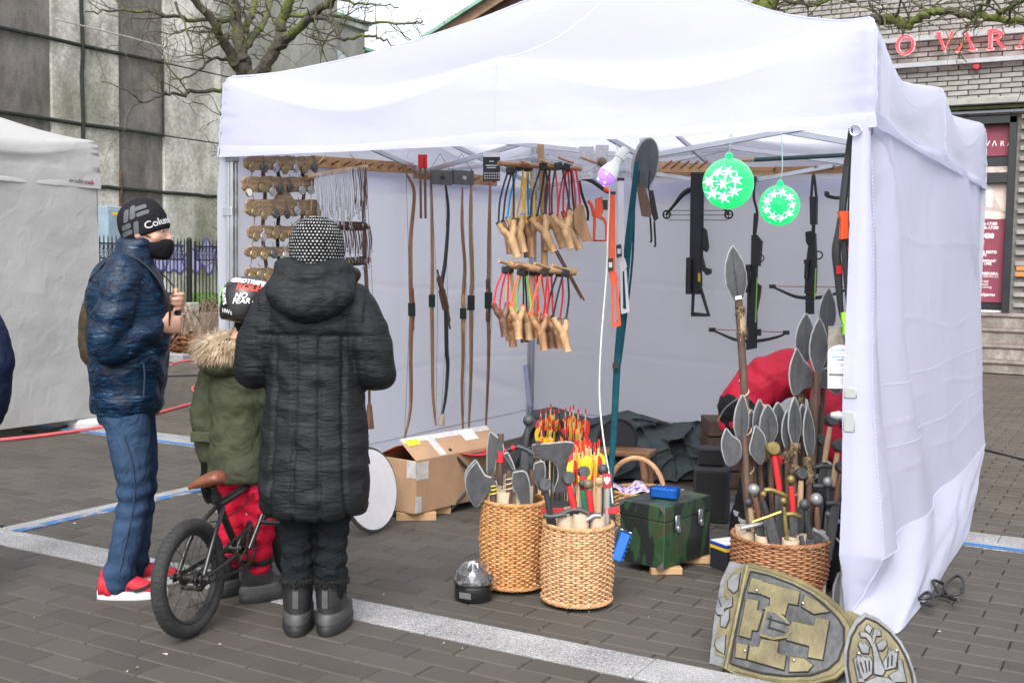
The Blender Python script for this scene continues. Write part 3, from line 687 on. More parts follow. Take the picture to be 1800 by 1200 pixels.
st_ = empty('entrance_steps', (2.2, 13.4, 0), 'worn stone steps up to the dark shop door', 'steps')
for i, (z0, z1, yf) in enumerate(((0, .19, 12.98), (.19, .41, 13.2), (.41, .64, 13.42), (.64, .86, 13.64))):
    MB().cbox((0, (yf+.03+14.0)/2-13.4, (z0+z1-.05)/2), (5, 14.0-yf-.03, z1-z0-.05), .006).build('riser', M_STEP, st_, False)
    MB().cbox((0, (yf+14.0)/2-13.4, z1-.025), (5.05, 14.0-yf, .05), .012).build('tread', mat('tread_stone', (.20, .165, .15), .8, var=.3, vscale=5, bump=.3, bscale=40), st_, False)
MB().box((2.0-2.2, 13.97-13.4, .885), (1.5, .03, .03)).build('threshold', mat('threshold', (.6, .6, .6), .5), st_, False)
# ================================================================ fabric
def fabric_mat(name, col, tr=.35, trc=None, bump=.25, bscale=9, weave=0):
    m = bpy.data.materials.new(name); m.use_nodes = True; n = m.node_tree.nodes; L = m.node_tree.links; n.remove(n['Principled BSDF'])
    out = n['Material Output']; b = n.new('ShaderNodeBsdfPrincipled'); b.inputs['Base Color'].default_value = (*col, 1); b.inputs['Roughness'].default_value = .55; b.inputs['Specular IOR Level'].default_value = .3
    t = n.new('ShaderNodeBsdfTranslucent'); t.inputs[0].default_value = (*(trc or col), 1)
    mx = n.new('ShaderNodeMixShader'); mx.inputs[0].default_value = tr; L.new(b.outputs[0], mx.inputs[1]); L.new(t.outputs[0], mx.inputs[2]); L.new(mx.outputs[0], out.inputs[0])
    tc = n.new('ShaderNodeTexCoord'); ns = n.new('ShaderNodeTexNoise'); ns.inputs['Scale'].default_value = bscale; ns.inputs['Detail'].default_value = 3; ns.inputs['Distortion'].default_value = .8
    L.new(tc.outputs['Object'], ns.inputs['Vector']); bp = n.new('ShaderNodeBump'); bp.inputs['Strength'].default_value = bump; bp.inputs['Distance'].default_value = .02
    L.new(ns.outputs[0], bp.inputs['Height'])
    fn = n.new('ShaderNodeTexNoise'); fn.inputs['Scale'].default_value = 4; fn.inputs['Detail'].default_value = 6; fn.inputs['Roughness'].default_value = .7; fn.inputs['Distortion'].default_value = 2.2; L.new(tc.outputs['Object'], fn.inputs['Vector'])
    b2 = n.new('ShaderNodeBump'); b2.inputs['Strength'].default_value = bump*.8; b2.inputs['Distance'].default_value = .006; L.new(fn.outputs[0], b2.inputs['Height']); L.new(bp.outputs[0], b2.inputs['Normal'])
    L.new(b2.outputs[0], b.inputs['Normal']); L.new(b2.outputs[0], t.inputs['Normal'])
    MATS[name] = m; return m
M_WHITE = fabric_mat('white_canopy', (.62, .63, .76), .6, (.88, .89, .985))  # roof cloth colour dimmed so the lit roof does not burn out
M_WHITEX = fabric_mat('white_outer_wall', (.60, .61, .755), .45, (.76, .77, .91), bump=.2)  # same white cloth, colour dimmed for the wall lit from outside
M_WHITEW = fabric_mat('white_sidewall', (.83, .84, .955), .72, (.90, .91, .99), bump=.2)  # same white cloth, colour lightened to brighten the shaded inner walls
M_HEM = fabric_mat('white_hem', (.60, .61, .75), .4, bump=.15)
M_GREYF = fabric_mat('grey_canopy', (.50, .50, .49), .3, bump=.35)
M_ALU = mat('aluminium', (.50, .52, .55), .38, .85, var=.08, vscale=5)
TW, TD, ZE, ZB, ZP = 3.519, 3.61, 2.475, 2.035, 3.42
def nz(x, y, z): return noise.noise(Vector((x, y, z)))
def canopy_pt(W, D, k, s, q, ze, zb, zp, sag, nrm=1.0):
    """k side, s -1..1 along it, q 0..1 roof, 1..2 round-over, 2..3 valance"""
    hx, hy = W/2, D/2
    e = [(s*hx, -hy), (hx, s*hy), (-s*hx, hy), (-hx, -s*hy)][k]; H = hy if k in (0, 2) else hx
    sh = abs(math.sin(PI*s))**1.3; mid = math.exp(-(s/.05)**2); cor = max(0, (abs(s)-.9)/.1)
    ev = ze-sag*sh-.03*mid*0-(.02 if abs(s) < .5 else 0)*math.cos(PI*s)**2
    r = .022+.10*sh
    def roof(t):
        g = max(0, 1-t); return ev*0+ze-(.02*math.cos(PI*s)**2 if abs(s) < .5 else 0)+(zp-ze)*g**1.42-sag*sh*(t**4)-.07*sh*(1-t)*t*2
    t0 = 1-r/H
    if q <= 1:
        t = t0*q; z = roof(t); rad = t
    elif q <= 2:
        w = q-1; A = (t0, roof(t0)); C = (1.0, ev+.0); B = (1.0, ev-r*.9)
        rad = A[0]*(1-w)**2+2*C[0]*w*(1-w)+B[0]*w*w; z = A[1]*(1-w)**2+2*C[1]*w*(1-w)+B[1]*w*w
    else:
        w = q-2; z = (ev-r*.9)*(1-w)+zb*w
        off = .012-.055*sh*math.sin(PI*min(1, w*1.1))**.9*(1-w*.35)+.018*w
        seamw = math.exp(-abs(s)/.07)+math.exp(-(1-abs(s))/.06)
        off += .010*seamw*nz(s*9+k*7, z*22, 3)*nrm + .012*nz(s*5+k*11, z*2.3, 7)*nrm+.006*nz(s*16+z*9+k, z*14-s*10, 1.7)*nrm
        rad = 1+off/H
    if q <= 1: z += .006*nz(e[0]*3*q, e[1]*3*q, k*3)*nrm
    return Vector((hx+e[0]*rad, hy+e[1]*rad, z))
def canopy(W, D, ze, zb, zp, sag, ns=64, nr=26, nv=30, sides=(0, 1, 2, 3)):
    mb = MB(); qs = [i/nr for i in range(nr+1)]+[1+(i+1)/6 for i in range(6)]+[2+(i+1)/nv for i in range(nv)]
    for k in range(4):
        mb.grid(lambda a, b, k=k: canopy_pt(W, D, k, -1+2*a, qs[int(round(b*(len(qs)-1)))], ze, zb, zp, sag), ns, len(qs)-1)
    return mb
def weld(o, d=.0008):
    bm = bmesh.new(); bm.from_mesh(o.data); bmesh.ops.remove_doubles(bm, verts=bm.verts[:], dist=d); bmesh.ops.recalc_face_normals(bm, faces=bm.faces[:]); bm.to_mesh(o.data); bm.free()
    o.data.polygons.foreach_set('use_smooth', [True]*len(o.data.polygons))
tent = empty('market_tent', (0, 0, 0), 'white pop-up market tent with sagging valance and open front', 'tent')
cn = canopy(TW, TD, ZE, ZB, ZP, .115).build('canopy', M_WHITE, tent, angle=180); weld(cn)
# hem band along the valance, seams over the supports, hip piping
hem = MB()
for k in range(4):
    def hp_(a, b, k=k):
        s = -1+2*a; p = canopy_pt(TW, TD, k, s, 2.86+.14*b, ZE, ZB, ZP, .115); n_ = [V(0, -1, 0), V(1, 0, 0), V(0, 1, 0), V(-1, 0, 0)][k]
        return p+n_*(.0045+.003*nz(s*20, k, 3))+V(0, 0, -.004*b)
    hem.grid(hp_, 64, 3)
hem.build('hem', M_HEM, tent, angle=180)
for k in range(4):
    n_ = [V(0, -1, 0), V(1, 0, 0), V(0, 1, 0), V(-1, 0, 0)][k]
    for s0 in (0, ):
        MB().tube([canopy_pt(TW, TD, k, s0, 1.6+.09*i, ZE, ZB, ZP, .115)+n_*.001 for i in range(16)], .004, 5).build('seam', M_WHITE, tent)
        MB().tube([canopy_pt(TW, TD, k, s0, .3+.07*i, ZE, ZB, ZP, .115)+V(0, 0, .001) for i in range(19)], .004, 5).build('seam', M_WHITE, tent)
    MB().tube([canopy_pt(TW, TD, k, 1, .05*i, ZE, ZB, ZP, .115)+V(0, 0, .004) for i in range(21)]+[canopy_pt(TW, TD, k, 1, 1+i*.1, ZE, ZB, ZP, .115) for i in range(1, 21)], .0045, 5).build('hip_piping', M_WHITE, tent)
# side walls
def lwall(a, b):
    y = -.03+(TD+.02)*a; z = 2.1-2.09*b; x = -.012-.03*math.exp(-a/.03)*min(1, b*8)
    x += .016*nz(y*1.1, z*1.3, 2)+.006*nz(y*4, z*1.2, 5)-0.05*max(0, .3-z)*(1+.5*nz(y*3, 0, 1))
    x += .012*math.exp(-((z-.62-.25*math.sin(y*1.2))/.05)**2)*math.exp(-((y-2.9)/.6)**2)
    return (x+.005*math.exp(-((z-1.3-.03*math.sin(y*2))/.015)**2)+.005*math.exp(-((z-.72-.02*math.sin(y*3))/.015)**2)+.005*math.exp(-((y-1.25-.02*z)/.015)**2), y, z)
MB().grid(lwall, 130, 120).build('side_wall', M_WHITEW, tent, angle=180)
def bwall(a, b):
    x = -.03+(TW+.06)*a; z = 2.12-2.11*b; y = TD+.01+.018*nz(x*1.2, z*1.1, 8)+.006*nz(x*1.5, z*5, 4)
    y -= .005*math.exp(-((z-1.3-.03*math.sin(x*2))/.015)**2)+.005*math.exp(-((z-.74-.02*math.sin(x*3))/.015)**2)+.005*math.exp(-((x-1.35-.02*z)/.015)**2)
    return (x, y, z)
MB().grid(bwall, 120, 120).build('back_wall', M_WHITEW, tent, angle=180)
hemp = [PX(u, v, z=.015) for u, v in ((1577, 1112), (1606, 1081), (1633, 1047), (1652, 1020), (1668, 992), (1689, 961), (1704, 932), (1708, 909))]
hemp = sspline([V(3.49, .0, .02), V(3.56, -.06, .02), V(3.66, -.1, .02)]+hemp, 8)
def along(P, t):
    f = t*(len(P)-1); i = min(int(f), len(P)-2); return P[i].lerp(P[i+1], f-i)
def rwall(a, b):
    ZS = .27
    if b < .72:
        w = b/.72; z = 2.08*(1-w)+ZS*w; y = -.035+(TD+.04)*a; x = TW+.004+.03*w+.07*w**3
        if a < .05: y = -.035+.0*a; x = TW-.06+.064*min(1, a/.03) if a < .03 else x; y = -.04 if a < .03 else -.04+(a-.03)/.02*.15
        dy, dz = y+.05, 2.30-z; th = math.atan2(dy, dz); rr_ = math.hypot(dy, dz)
        x += .065*math.sin(th*15+.6)*min(1, rr_/.5)*math.exp(-(max(0, th-.62)/.25)**2)*min(1, dy/.25)*(1-.5*w)
        # fold pulled towards the rear edge
        dy2, dz2 = 3.58-y, z-1.36
        if dz2 > 0: t2 = math.atan2(dy2, dz2); x += .028*math.exp(-((t2-.95)/.13)**2)*min(1, dy2/.3)+.018*math.exp(-((t2-.55)/.10)**2)*min(1, dy2/.3)
        for zc, sl in ((1.62, .02), (1.18, .05), (.80, .04), (.52, -.03)): x += .0045*math.exp(-((z-zc-sl*math.sin(y*2.1+zc*5))/.014)**2)*(.55+.45*nz(y*2, zc*7, 1))
        x += .02*nz(y*1.3, z*1.2, 3)+.004*nz(y*6, z*2, 9)
        return V(x, y, z)
    w = (b-.72)/.28; top = rwall(a, .7199); bot = along(hemp, a)
    p = top.lerp(bot, w); p.x += .03*math.sin(PI*w)*math.sin(a*PI)+.012*nz(a*9+w*2, w*3-a*6, 4)*math.sin(PI*w)
    return p
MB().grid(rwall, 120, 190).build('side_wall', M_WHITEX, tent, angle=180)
def line_on(fn, pts, r=.004): return MB().tube([Vector(fn(*q)) for q in pts], r, 5)
line_on(lambda a, b: V(*lwall(a, b))+V(.004, 0, 0), [(i/40, 0.895) for i in range(41)], .004).build('wall_seam', mat('seam_grey', (.42, .43, .47), .8), tent)
line_on(lambda a, b: V(*bwall(a, b))+V(0, -.004, 0), [(i/40, 0.895) for i in range(41)], .004).build('wall_seam', MATS['seam_grey'], tent)
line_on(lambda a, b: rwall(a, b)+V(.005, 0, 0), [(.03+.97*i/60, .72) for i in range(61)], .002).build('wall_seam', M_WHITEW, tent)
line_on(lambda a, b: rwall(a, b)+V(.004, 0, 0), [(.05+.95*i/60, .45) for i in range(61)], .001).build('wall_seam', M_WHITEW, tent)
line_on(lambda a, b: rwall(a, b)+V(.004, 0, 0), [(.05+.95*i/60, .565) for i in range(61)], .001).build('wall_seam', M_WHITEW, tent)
zp_ = MB()
for i in range(150):
    p = rwall(.036, .06+.92*i/150); zp_.box(p+V(.004, -.006, 0), (.003, .003, .006))
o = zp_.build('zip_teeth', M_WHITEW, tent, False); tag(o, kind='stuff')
# band of doubled fabric hanging inside below the rails
for nm, fn in (('inner_band', lambda a, b: (.0+.012*nz(a*9, b, 1), .1+3.4*a, 2.1-.16*b)), ('inner_band', lambda a, b: (.05+3.4*a, TD-.03+.01*nz(a*8, b, 2), 2.13-.15*b))):
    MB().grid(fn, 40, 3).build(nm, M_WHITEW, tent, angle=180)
# frame
def leg(x, y):
    l = MB()
    for sx, sy in ((1, 1), (1, -1), (-1, 1), (-1, -1)): l.cbox((x+sx*.014, y+sy*.014, 1.24), (.02, .02, 2.42), .002)
    l.cbox((x, y, 1.24), (.03, .03, 2.44), .002); o = l.build('leg', M_ALU, tent, False)
    MB().cbox((x, y, .006), (.1, .1, .012), .002).build('foot_plate', M_ALU, o, False)
    MB().cbox((x, y, 2.06), (.065, .065, .11), .01).build('slider', mat('slider_grey', (.30, .31, .33), .5), o, False)
for x, y in ((.012, .03), (TW-.03, .03), (.03, TD-.03), (TW-.03, TD-.03)): leg(x, y)
def bar(a, b):
    a, b = Vector(a), Vector(b); MB().cbox((a+b)/2, ((b-a).length, .018, .032), .003, frame(b-a, (0, 0, 1))).build('truss_bar', M_ALU, tent, False)
HI, LO = 2.37, 2.09
for k, (a, b) in enumerate(((V(.05, .16, 0), V(TW-.05, .16, 0)), (V(TW-.16, .06, 0), V(TW-.16, TD-.06, 0)), (V(.05, TD-.14, 0), V(TW-.05, TD-.14, 0)), (V(.14, .06, 0), V(.14, TD-.06, 0)))):
    m = (a+b)/2; off = V(.011, .011, 0)
    for p, q in ((a, m), (m, b)):
        bar(p+V(0, 0, HI), q+V(0, 0, LO)); bar(p+off*2+V(0, 0, LO), q+off*2+V(0, 0, HI))
ctr = V(TW/2, TD/2, 0)
for p in (V(TW/2, .07, 0), V(TW-.07, TD/2, 0), V(TW/2, TD-.08, 0), V(.06, TD/2, 0)):
    bar(p+V(0, 0, HI), ctr+V(0, 0, LO+.05)); bar(p+V(.012, .012, LO), ctr+V(.012, .012, HI+.08))
MB().cbox((TW/2, TD/2, 2.75), (.035, .035, 1.3), .003).build('peak_post', M_ALU, tent, False)
MB().torus((TW-.045, -.052, 2.02), .022, .004, frame((1, 0, 0), (0, -1, 0))).build('strap_ring', M_ALU, tent)
MB().cbox((.0, .03, 1.73), (.07, .06, .05), .004).build('leg_bracket', M_ALU, tent, False)
MB().cbox((.03, TD-.08, 1.03), (.07, .07, .05), .008).torus((.09, TD-.12, 1.0), .022, .006, frame((1, 0, 0), (0, -1, 0))).build('leg_clamp', mat('clamp_black', (.03, .03, .035), .5), tent)
MB().tube(sspline([(.0, TD-.08, .62), (.03, TD-.1, .5), (.07, TD-.12, .3), (.1, TD-.1, .28)], 6), .02, 6, .2).build('strap', M_HEM, tent)
MB().cbox((TW-.03, -.02, .95), (.055, .05, .05), .006).build('leg_clamp', mat('clamp_grey', (.35, .36, .37), .5), tent)
MB().cbox((TW-.03, -.02, .83), (.05, .05, .09), .006).lathe([(.015, 0), (.02, .02), (.012, .05)], 10, (TW-.06, -.02, .85), frz((-1, 0, 0))).build('leg_clamp', MATS['clamp_grey'], tent)

# ================================================================ grey tent next door
g2 = empty('market_tent', (-6.6, 1.6, 0), 'pale grey market tent with closed wall near the iron fence', 'tent')
GP = PX(172, 735, z=0.06); gw, gd = 3.5, 3.5
g2.location = (GP.x-gw, GP.y-gd, 0)
c2 = canopy(gw, gd, 2.47, 2.06, 3.35, .05, 40, 18, 16).build('canopy', M_GREYF, g2, angle=180); weld(c2)
def gwall(k):
    def f(a, b):
        z = 2.2-2.12*b; s = a
        dx, dz = 1-s, 2.1-z; th = math.atan2(s*gw+.2, dz+.05)
        o_ = .02*nz(s*6, z*1.5, k)+.025*math.sin((s*3.2-dz*1.1)*5.5)*(.5+.5*min(1, dz))*math.exp(-dz*.35)+.008*nz(s*20, z*8, k+4)
        if k == 0: return (gw*s, -.02-o_, z)
        if k == 1: return (gw+.02+o_, gd*s, z)
        if k == 2: return (gw*s, gd+.02, z)
        return (-.02, gd*s, z)
    return f
for k in range(4): MB().grid(gwall(k), 60, 40).build('side_wall', M_GREYF, g2, angle=180)
hem = MB()
for k in range(4):
    hem.grid(lambda a, b, k=k: canopy_pt(gw, gd, k, -1+2*a, 2.85+.15*b, 2.47, 2.06, 3.35, .05)+[V(0, -1, 0), V(1, 0, 0), V(0, 1, 0), V(-1, 0, 0)][k]*.006, 40, 2)
hem.build('hem', M_GREYF, g2, angle=180)
for x, y in ((.05, .05), (gw-.05, .05), (.05, gd-.05), (gw-.05, gd-.05)):
    o = MB().cbox((x, y, 1.25), (.045, .045, 2.4), .004).build('leg', M_ALU, g2, False)
    MB().lathe([(.2, 0), (.2, .04), (.17, .07), (.05, .075)], 20, (x, y, .0)).build('weight_plate', mat('weight_grey', (.42, .42, .42), .7, var=.1), o)
lg = text_mb('prodimitelk', .055, .001, 0, 'CENTER', 1, .3)
lp = PX(143, 319, x=GP.x+.03)
lg.xf(Matrix.Translation(lp-Vector(g2.location)) @ frame((0, 1, 0), (0, 0, 1)).to_4x4()); lg.build('printed_mark', mat('mark_grey', (.06, .06, .07), .7), g2, False)
for i in (0, 1):
    p = PX(158+i*4, 321, x=GP.x+.03)-Vector(g2.location); MB().ball(p, .012, 8, 5, (.1, 1, 1)).build('printed_mark', mat('mark_red', (.55, .05, .08), .7), g2)
# ================================================================ people
M_SKIN = mat('skin', (.52, .30, .22), .55, var=.12, vscale=30, bump=.15, bscale=120, bdist=.002)
M_HAIRD = mat('dark_hair', (.02, .014, .01), .6, var=.4, vscale=60, stretch=(1, 1, .1))
def cloth(name, col, rough=.75, wr=.5, ws=14, fine=300, spec=.3, sheen=.15, col2=None, var=.12, stretch=(1, 1, 1), vs=6):
    """cloth with soft creases and a fine weave"""
    m = mat(name, col, rough, var=var, vscale=vs, spec=spec*.6, sheen=0, col2=col2); n, L, b = nodes_of(m)
    tc = n.new('ShaderNodeTexCoord'); mp = n.new('ShaderNodeMapping'); mp.inputs['Scale'].default_value = stretch; L.new(tc.outputs['Object'], mp.inputs[0])
    a = n.new('ShaderNodeTexNoise'); a.inputs['Scale'].default_value = ws; a.inputs['Detail'].default_value = 4; a.inputs['Distortion'].default_value = 1.2; L.new(mp.outputs[0], a.inputs['Vector'])
    f = n.new('ShaderNodeTexNoise'); f.inputs['Scale'].default_value = fine; L.new(tc.outputs['Object'], f.inputs['Vector'])
    b1 = n.new('ShaderNodeBump'); b1.inputs['Strength'].default_value = wr; b1.inputs['Distance'].default_value = .02; L.new(a.outputs[0], b1.inputs['Height'])
    b2 = n.new('ShaderNodeBump'); b2.inputs['Strength'].default_value = .25; b2.inputs['Distance'].default_value = .001; L.new(f.outputs[0], b2.inputs['Height']); L.new(b1.outputs[0], b2.inputs['Normal']); L.new(b2.outputs[0], b.inputs['Normal'])
    return m
def limb(mb, pts, rs, n=14, sub=4, flat=1.0):
    P = sspline(pts, sub); q = [v[0] for v in spline([(r, 0) for r in rs], sub)]; mb.tube(P, q, n, flat)
    for i in (0, -1): mb.ball(P[i], q[i], 12, 8)
    return mb
def stack(mb, secs, n=24, sub=3):
    """torso sections (z, cx, cy, half width, half depth)"""
    S = spline(secs, sub); mb.loft([(V(s[1], s[2], s[0]), V(max(.004, s[3]), 0, 0), V(0, max(.004, s[4]), 0)) for s in S], n); return mb
HEADS = [(-.122, 0, .06, .022, .02), (-.105, 0, .05, .042, .045), (-.07, 0, .024, .058, .074), (-.03, 0, .008, .068, .09), (.02, 0, -.002, .074, .098), (.065, 0, -.008, .07, .094), (.098, 0, -.012, .05, .07), (.115, 0, -.014, .015, .02)]
def head_mb(mb, c, M, s=1.0, face=True):
    h = MB(); stack(h, HEADS, 24, 3)
    if face:
        limb(h, [(0, .088, .012), (0, .104, -.012), (0, .108, -.026), (0, .095, -.036)], [.008, .010, .013, .008], 8, 2)      # nose
        h.ball((-.012, .096, -.032), .008, 8, 6); h.ball((.012, .096, -.032), .008, 8, 6)
        limb(h, [(-.055, .062, .022), (-.03, .086, .026), (0, .09, .024), (.03, .086, .026), (.055, .062, .022)], [.008]*5, 8, 2)    # brow
        h.ball((0, .084, -.062), .02, 10, 8, (1.2, .55, .35)); h.ball((0, .082, -.073), .02, 10, 8, (1.1, .55, .4))   # lips
        for sx in (-1, 1): h.ball((sx*.045, .058, -.025), .026, 10, 8); h.ball((sx*.074, -.008, -.012), .03, 10, 8, (.32, .65, 1))
    limb(h, [(0, -.02, -.2), (0, -.012, -.12), (0, -.005, -.05)], [.056, .052, .052], 14, 3)
    h.xf(M4(M, c) @ Matrix.Scale(s, 4)); mb.add(h.v, h.f)
def eyes(parent, c, M):
    for sx in (-1, 1):
        p = M @ V(sx*.031, .077, .004)+Vector(c); o = MB().ball(p, .0115, 12, 8).build('eye', mat('eye_white', (.40, .36, .34), .25), parent)
        MB().ball(p+M @ V(0, .0085, 0), .006, 10, 6).build('iris', mat('iris', (.05, .035, .03), .2), o)
def hand_mb(mb, c, M, curl=.9, s=1.0, left=False, spread=.0):
    """local: x across the palm (thumb at -x), y towards the fingertips, z back of the hand"""
    h = MB(); h.loft([(V(0, -.03, 0), V(.028, 0, 0), V(0, 0, .02)), (V(0, .0, 0), V(.035, 0, 0), V(0, 0, .018)), (V(0, .045, 0), V(.042, 0, 0), V(0, 0, .016)), (V(0, .078, 0), V(.04, 0, 0), V(0, 0, .013))], 14)
    for i, (x, l) in enumerate(((-.031, .074), (-.0105, .083), (.0105, .077), (.031, .06))):
        p = V(x, .076, 0); a = curl*(.75+.08*i); pts = [p-V(0, .02, 0), p]; ang = 0
        for k, f in enumerate((.45, .32, .23)):
            ang += a*(.9 if k else .8); p = p+V(spread*x*2, math.cos(ang), -math.sin(ang))*(l*f); pts.append(p)
        h.tube(pts, [.0098, .0102, .0094, .0086, .0072], 10); h.ball(pts[-1], .0072, 8, 6)
    t = [V(-.026, .005, -.004), V(-.046, .03, -.014), V(-.05, .058, -.03), V(-.038, .08, -.042)]; h.tube(t, [.013, .0125, .011, .0085], 10); h.ball(t[-1], .0085, 8, 6)
    if left: h.v = [(-x, y, z) for x, y, z in h.v]
    h.xf(M4(M, c) @ Matrix.Scale(s, 4)); mb.add(h.v, h.f)
def shoe_mb(L=.28, h=.085, w=.05, ank=.11, boot=None):
    """upper along +y from the heel; sole at z = 0"""
    S = [(0, .55, .75), (.03, .8, 1.0), (.1, .92, 1.05), (.3, .9, 1.1), (.45, .88, .98), (.6, .98, .78), (.75, 1.0, .62), (.88, .85, .5), (.96, .58, .38), (1.0, .25, .25)]
    S = spline(S, 3); mb = MB()
    mb.loft([(V(0, s[0]*L-L*.28, max(.01, s[2]*h*.5)+.012), V(w*s[1], 0, 0), V(0, 0, max(.006, s[2]*h*.5))) for s in S], 16)
    mb.v = [(x, y, max(z, .018)) for x, y, z in mb.v]
    limb(mb, [(0, -L*.1, .05), (0, -L*.11, ank)], [w*.98, w*.9], 14, 3); return mb
def sole_mb(L=.28, w=.054, t=.03):
    n = 28; P = []
    for i in range(n):
        a = 2*PI*i/n; y = -math.cos(a); k = .86+.14*math.sin((y+.35)*2.2)-.1*(y < -.2)*abs(y+.2); P.append((math.copysign(abs(math.sin(a))**.75, math.sin(a))*w*k, (y*.5+.5)*L*1.04-L*.30))
    mb = MB(); mb.add([(x, y, 0) for x, y in P]+[(x*1.0, y, t*(1 if abs(y) < 9 else 1)) for x, y in P]+[(x*.93, y*.98, t+.006) for x, y in P], [tuple(range(n-1, -1, -1))]+[(i, (i+1) % n, (i+1) % n+n, i+n) for i in range(n)]+[(i+n, (i+1) % n+n, (i+1) % n+2*n, i+2*n) for i in range(n)]+[tuple(range(2*n, 3*n))]); return mb
def heading(h): return math.atan2(-h[0], h[1])
def wrap_text(txt, size, fn, th=.0015, bold=0, shear=0, spacing=1.0):
    """lettering bent onto a surface: fn(x, z, lift) -> point"""
    t = text_mb(txt, size, th, bold, 'CENTER', spacing, shear)
    bm = bmesh.new(); vs = [bm.verts.new(p) for p in t.v]
    for f in t.f:
        try: bm.faces.new([vs[i] for i in f])
        except ValueError: pass
    bmesh.ops.triangulate(bm, faces=bm.faces[:]); bmesh.ops.subdivide_edges(bm, edges=[e for e in bm.edges if e.calc_length() > size*.25], cuts=1)
    bm.verts.index_update(); mb = MB(); mb.add([fn(p.co.x, p.co.z, .0012-p.co.y) for p in bm.verts], [[v.index for v in f.verts] for f in bm.faces]); bm.free(); return mb

# ---------------------------------------------------------------- man in the blue jacket
hd = (RT*.96+FW*.28); hd.z = 0; hd.normalize()
p0 = PX(228, 1038, z=0)
man = empty('person', (p0.x, p0.y, 0), 'person in navy dashed jacket, black beanie and mask gripping a backpack strap', 'person', rz=heading(hd))
def dash_mat():
    m = cloth('jacket_navy', (.008, .03, .105), .5, .75, 11, 350, .5, .1, stretch=(1, 1, 1.6)); n, L, b = nodes_of(m)
    tc = n.new('ShaderNodeTexCoord'); mp = n.new('ShaderNodeMapping'); mp.inputs['Scale'].default_value = (9, 9, 85); L.new(tc.outputs['Object'], mp.inputs[0])
    t = n.new('ShaderNodeTexNoise'); t.inputs['Scale'].default_value = 1.6; t.inputs['Detail'].default_value = 3; t.inputs['Roughness'].default_value = .6; L.new(mp.outputs[0], t.inputs['Vector'])
    L.new(ramp(n, L, t.outputs[0], [(.40, (.0008, .006, .018)), (.56, (.0015, .017, .046)), (.66, (.003, .036, .088)), (.72, (.10, .19, .30))]), b.inputs['Base Color']); return m
M_NAVY = dash_mat()
HM = Matrix.Rotation(math.radians(-12), 3, 'Z') @ Matrix.Rotation(math.radians(-4), 3, 'X'); HC = V(0, .07, 1.575)
b = MB(); stack(b, [(.86, 0, 0, .14, .10), (1.0, 0, 0, .15, .11), (1.2, 0, .0, .16, .115), (1.36, 0, 0, .15, .1), (1.44, 0, .01, .08, .07)], 20, 2)
head_mb(b, HC, HM)
for sx in (-1, 1):
    limb(b, [(sx*.08, 0, .9), (sx*.09, .02, .48), (sx*.09, -.03, .08)], [.085, .055, .04], 12, 4); limb(b, [(sx*.09, -.04, .05), (sx*.09, .12, .04)], [.035, .03], 10, 2)
LR = dict(sh=V(.175, -.02, 1.40), el=V(.225, -.085, 1.085), wr=V(.14, .11, 1.165)); LL = dict(sh=V(-.175, 0, 1.40), el=V(-.25, .06, 1.09), wr=V(-.10, .165, 1.255))
for q in (LR, LL): limb(b, [q['sh'], q['el'], q['wr']], [.05, .042, .03], 12, 5)
hand_mb(b, V(.105, .155, 1.172), Matrix((V(-.05, .0, -1), V(-.62, .78, 0), V(.78, .62, 0))).transposed(), 1.15, 1.0)
hand_mb(b, V(-.055, .19, 1.272), Matrix((V(0, .1, 1), V(.85, .5, 0), V(-.5, .85, 0))).transposed(), 1.15, 1.0, left=True)
body = remesh(b, 'body', M_SKIN, man, .0065, 3); eyes(body, HC, HM)
j = MB(); stack(j, [(.785, 0, -.01, .185, .145), (.86, 0, -.005, .198, .155), (1.0, 0, .0, .20, .165), (1.15, 0, .005, .205, .175), (1.28, 0, .0, .205, .17), (1.38, 0, -.005, .185, .145), (1.445, 0, .005, .12, .105), (1.49, 0, .03, .088, .09), (1.53, 0, .045, .084, .088), (1.545, 0, .05, .07, .075)], 26, 3)
limb(j, [V(.16, -.01, 1.395), V(.21, -.035, 1.25), LR['el'], V(.20, -.0, 1.105), LR['wr']], [.08, .078, .07, .062, .05], 16, 5)
limb(j, [V(-.16, 0, 1.395), V(-.22, .03, 1.25), LL['el'], V(-.19, .13, 1.15), LL['wr']], [.085, .085, .075, .066, .052], 16, 5)
jk = remesh(j, 'jacket', M_NAVY, man, .009, 4, (('C', .10, .016),))
def puffs(co, nn):
    k = .007*math.sin(co.z*46+6*nz(co.x*5, co.y*5, co.z*3))*(.3+.7*max(0, nz(co.x*4, co.y*4, co.z*4+9)+.35)); return co+nn*k
warp(jk, puffs)
MB().tube(sspline([(.197, .07, 1.02), (.205, .075, .96), (.205, .07, .88)], 5), .004, 5).build('pocket_zip', mat('zip_dark', (.02, .03, .06), .4), jk)
M_DENIM = cloth('denim', (.012, .029, .064), .9, 1.0, 11, 500, .15, .2, col2=(.042, .075, .135), vs=3.5, stretch=(1, 1, .8))
jn = MB(); stack(jn, [(.74, 0, -.01, .15, .115), (.82, 0, -.01, .165, .125), (.92, 0, 0, .16, .12)], 22, 2)
limb(jn, [V(.085, -.005, .80), V(.09, .015, .6), V(.092, .025, .46), V(.092, .0, .28), V(.092, -.045, .075)], [.10, .084, .070, .064, .066], 16, 5)
limb(jn, [V(-.085, .01, .80), V(-.09, .035, .6), V(-.09, .045, .46), V(-.09, .03, .28), V(-.09, .01, .085)], [.10, .084, .070, .064, .066], 16, 5)
jo = remesh(jn, 'jeans', M_DENIM, man, .009, 4, (('C', .09, .008),))
def bunch(co, nn): return co+nn*(.006*math.sin(co.z*75+5*nz(co.x*6, co.y*6, co.z*2))*(math.exp(-((co.z-.42)/.12)**2)+.9*math.exp(-((co.z-.12)/.08)**2)))
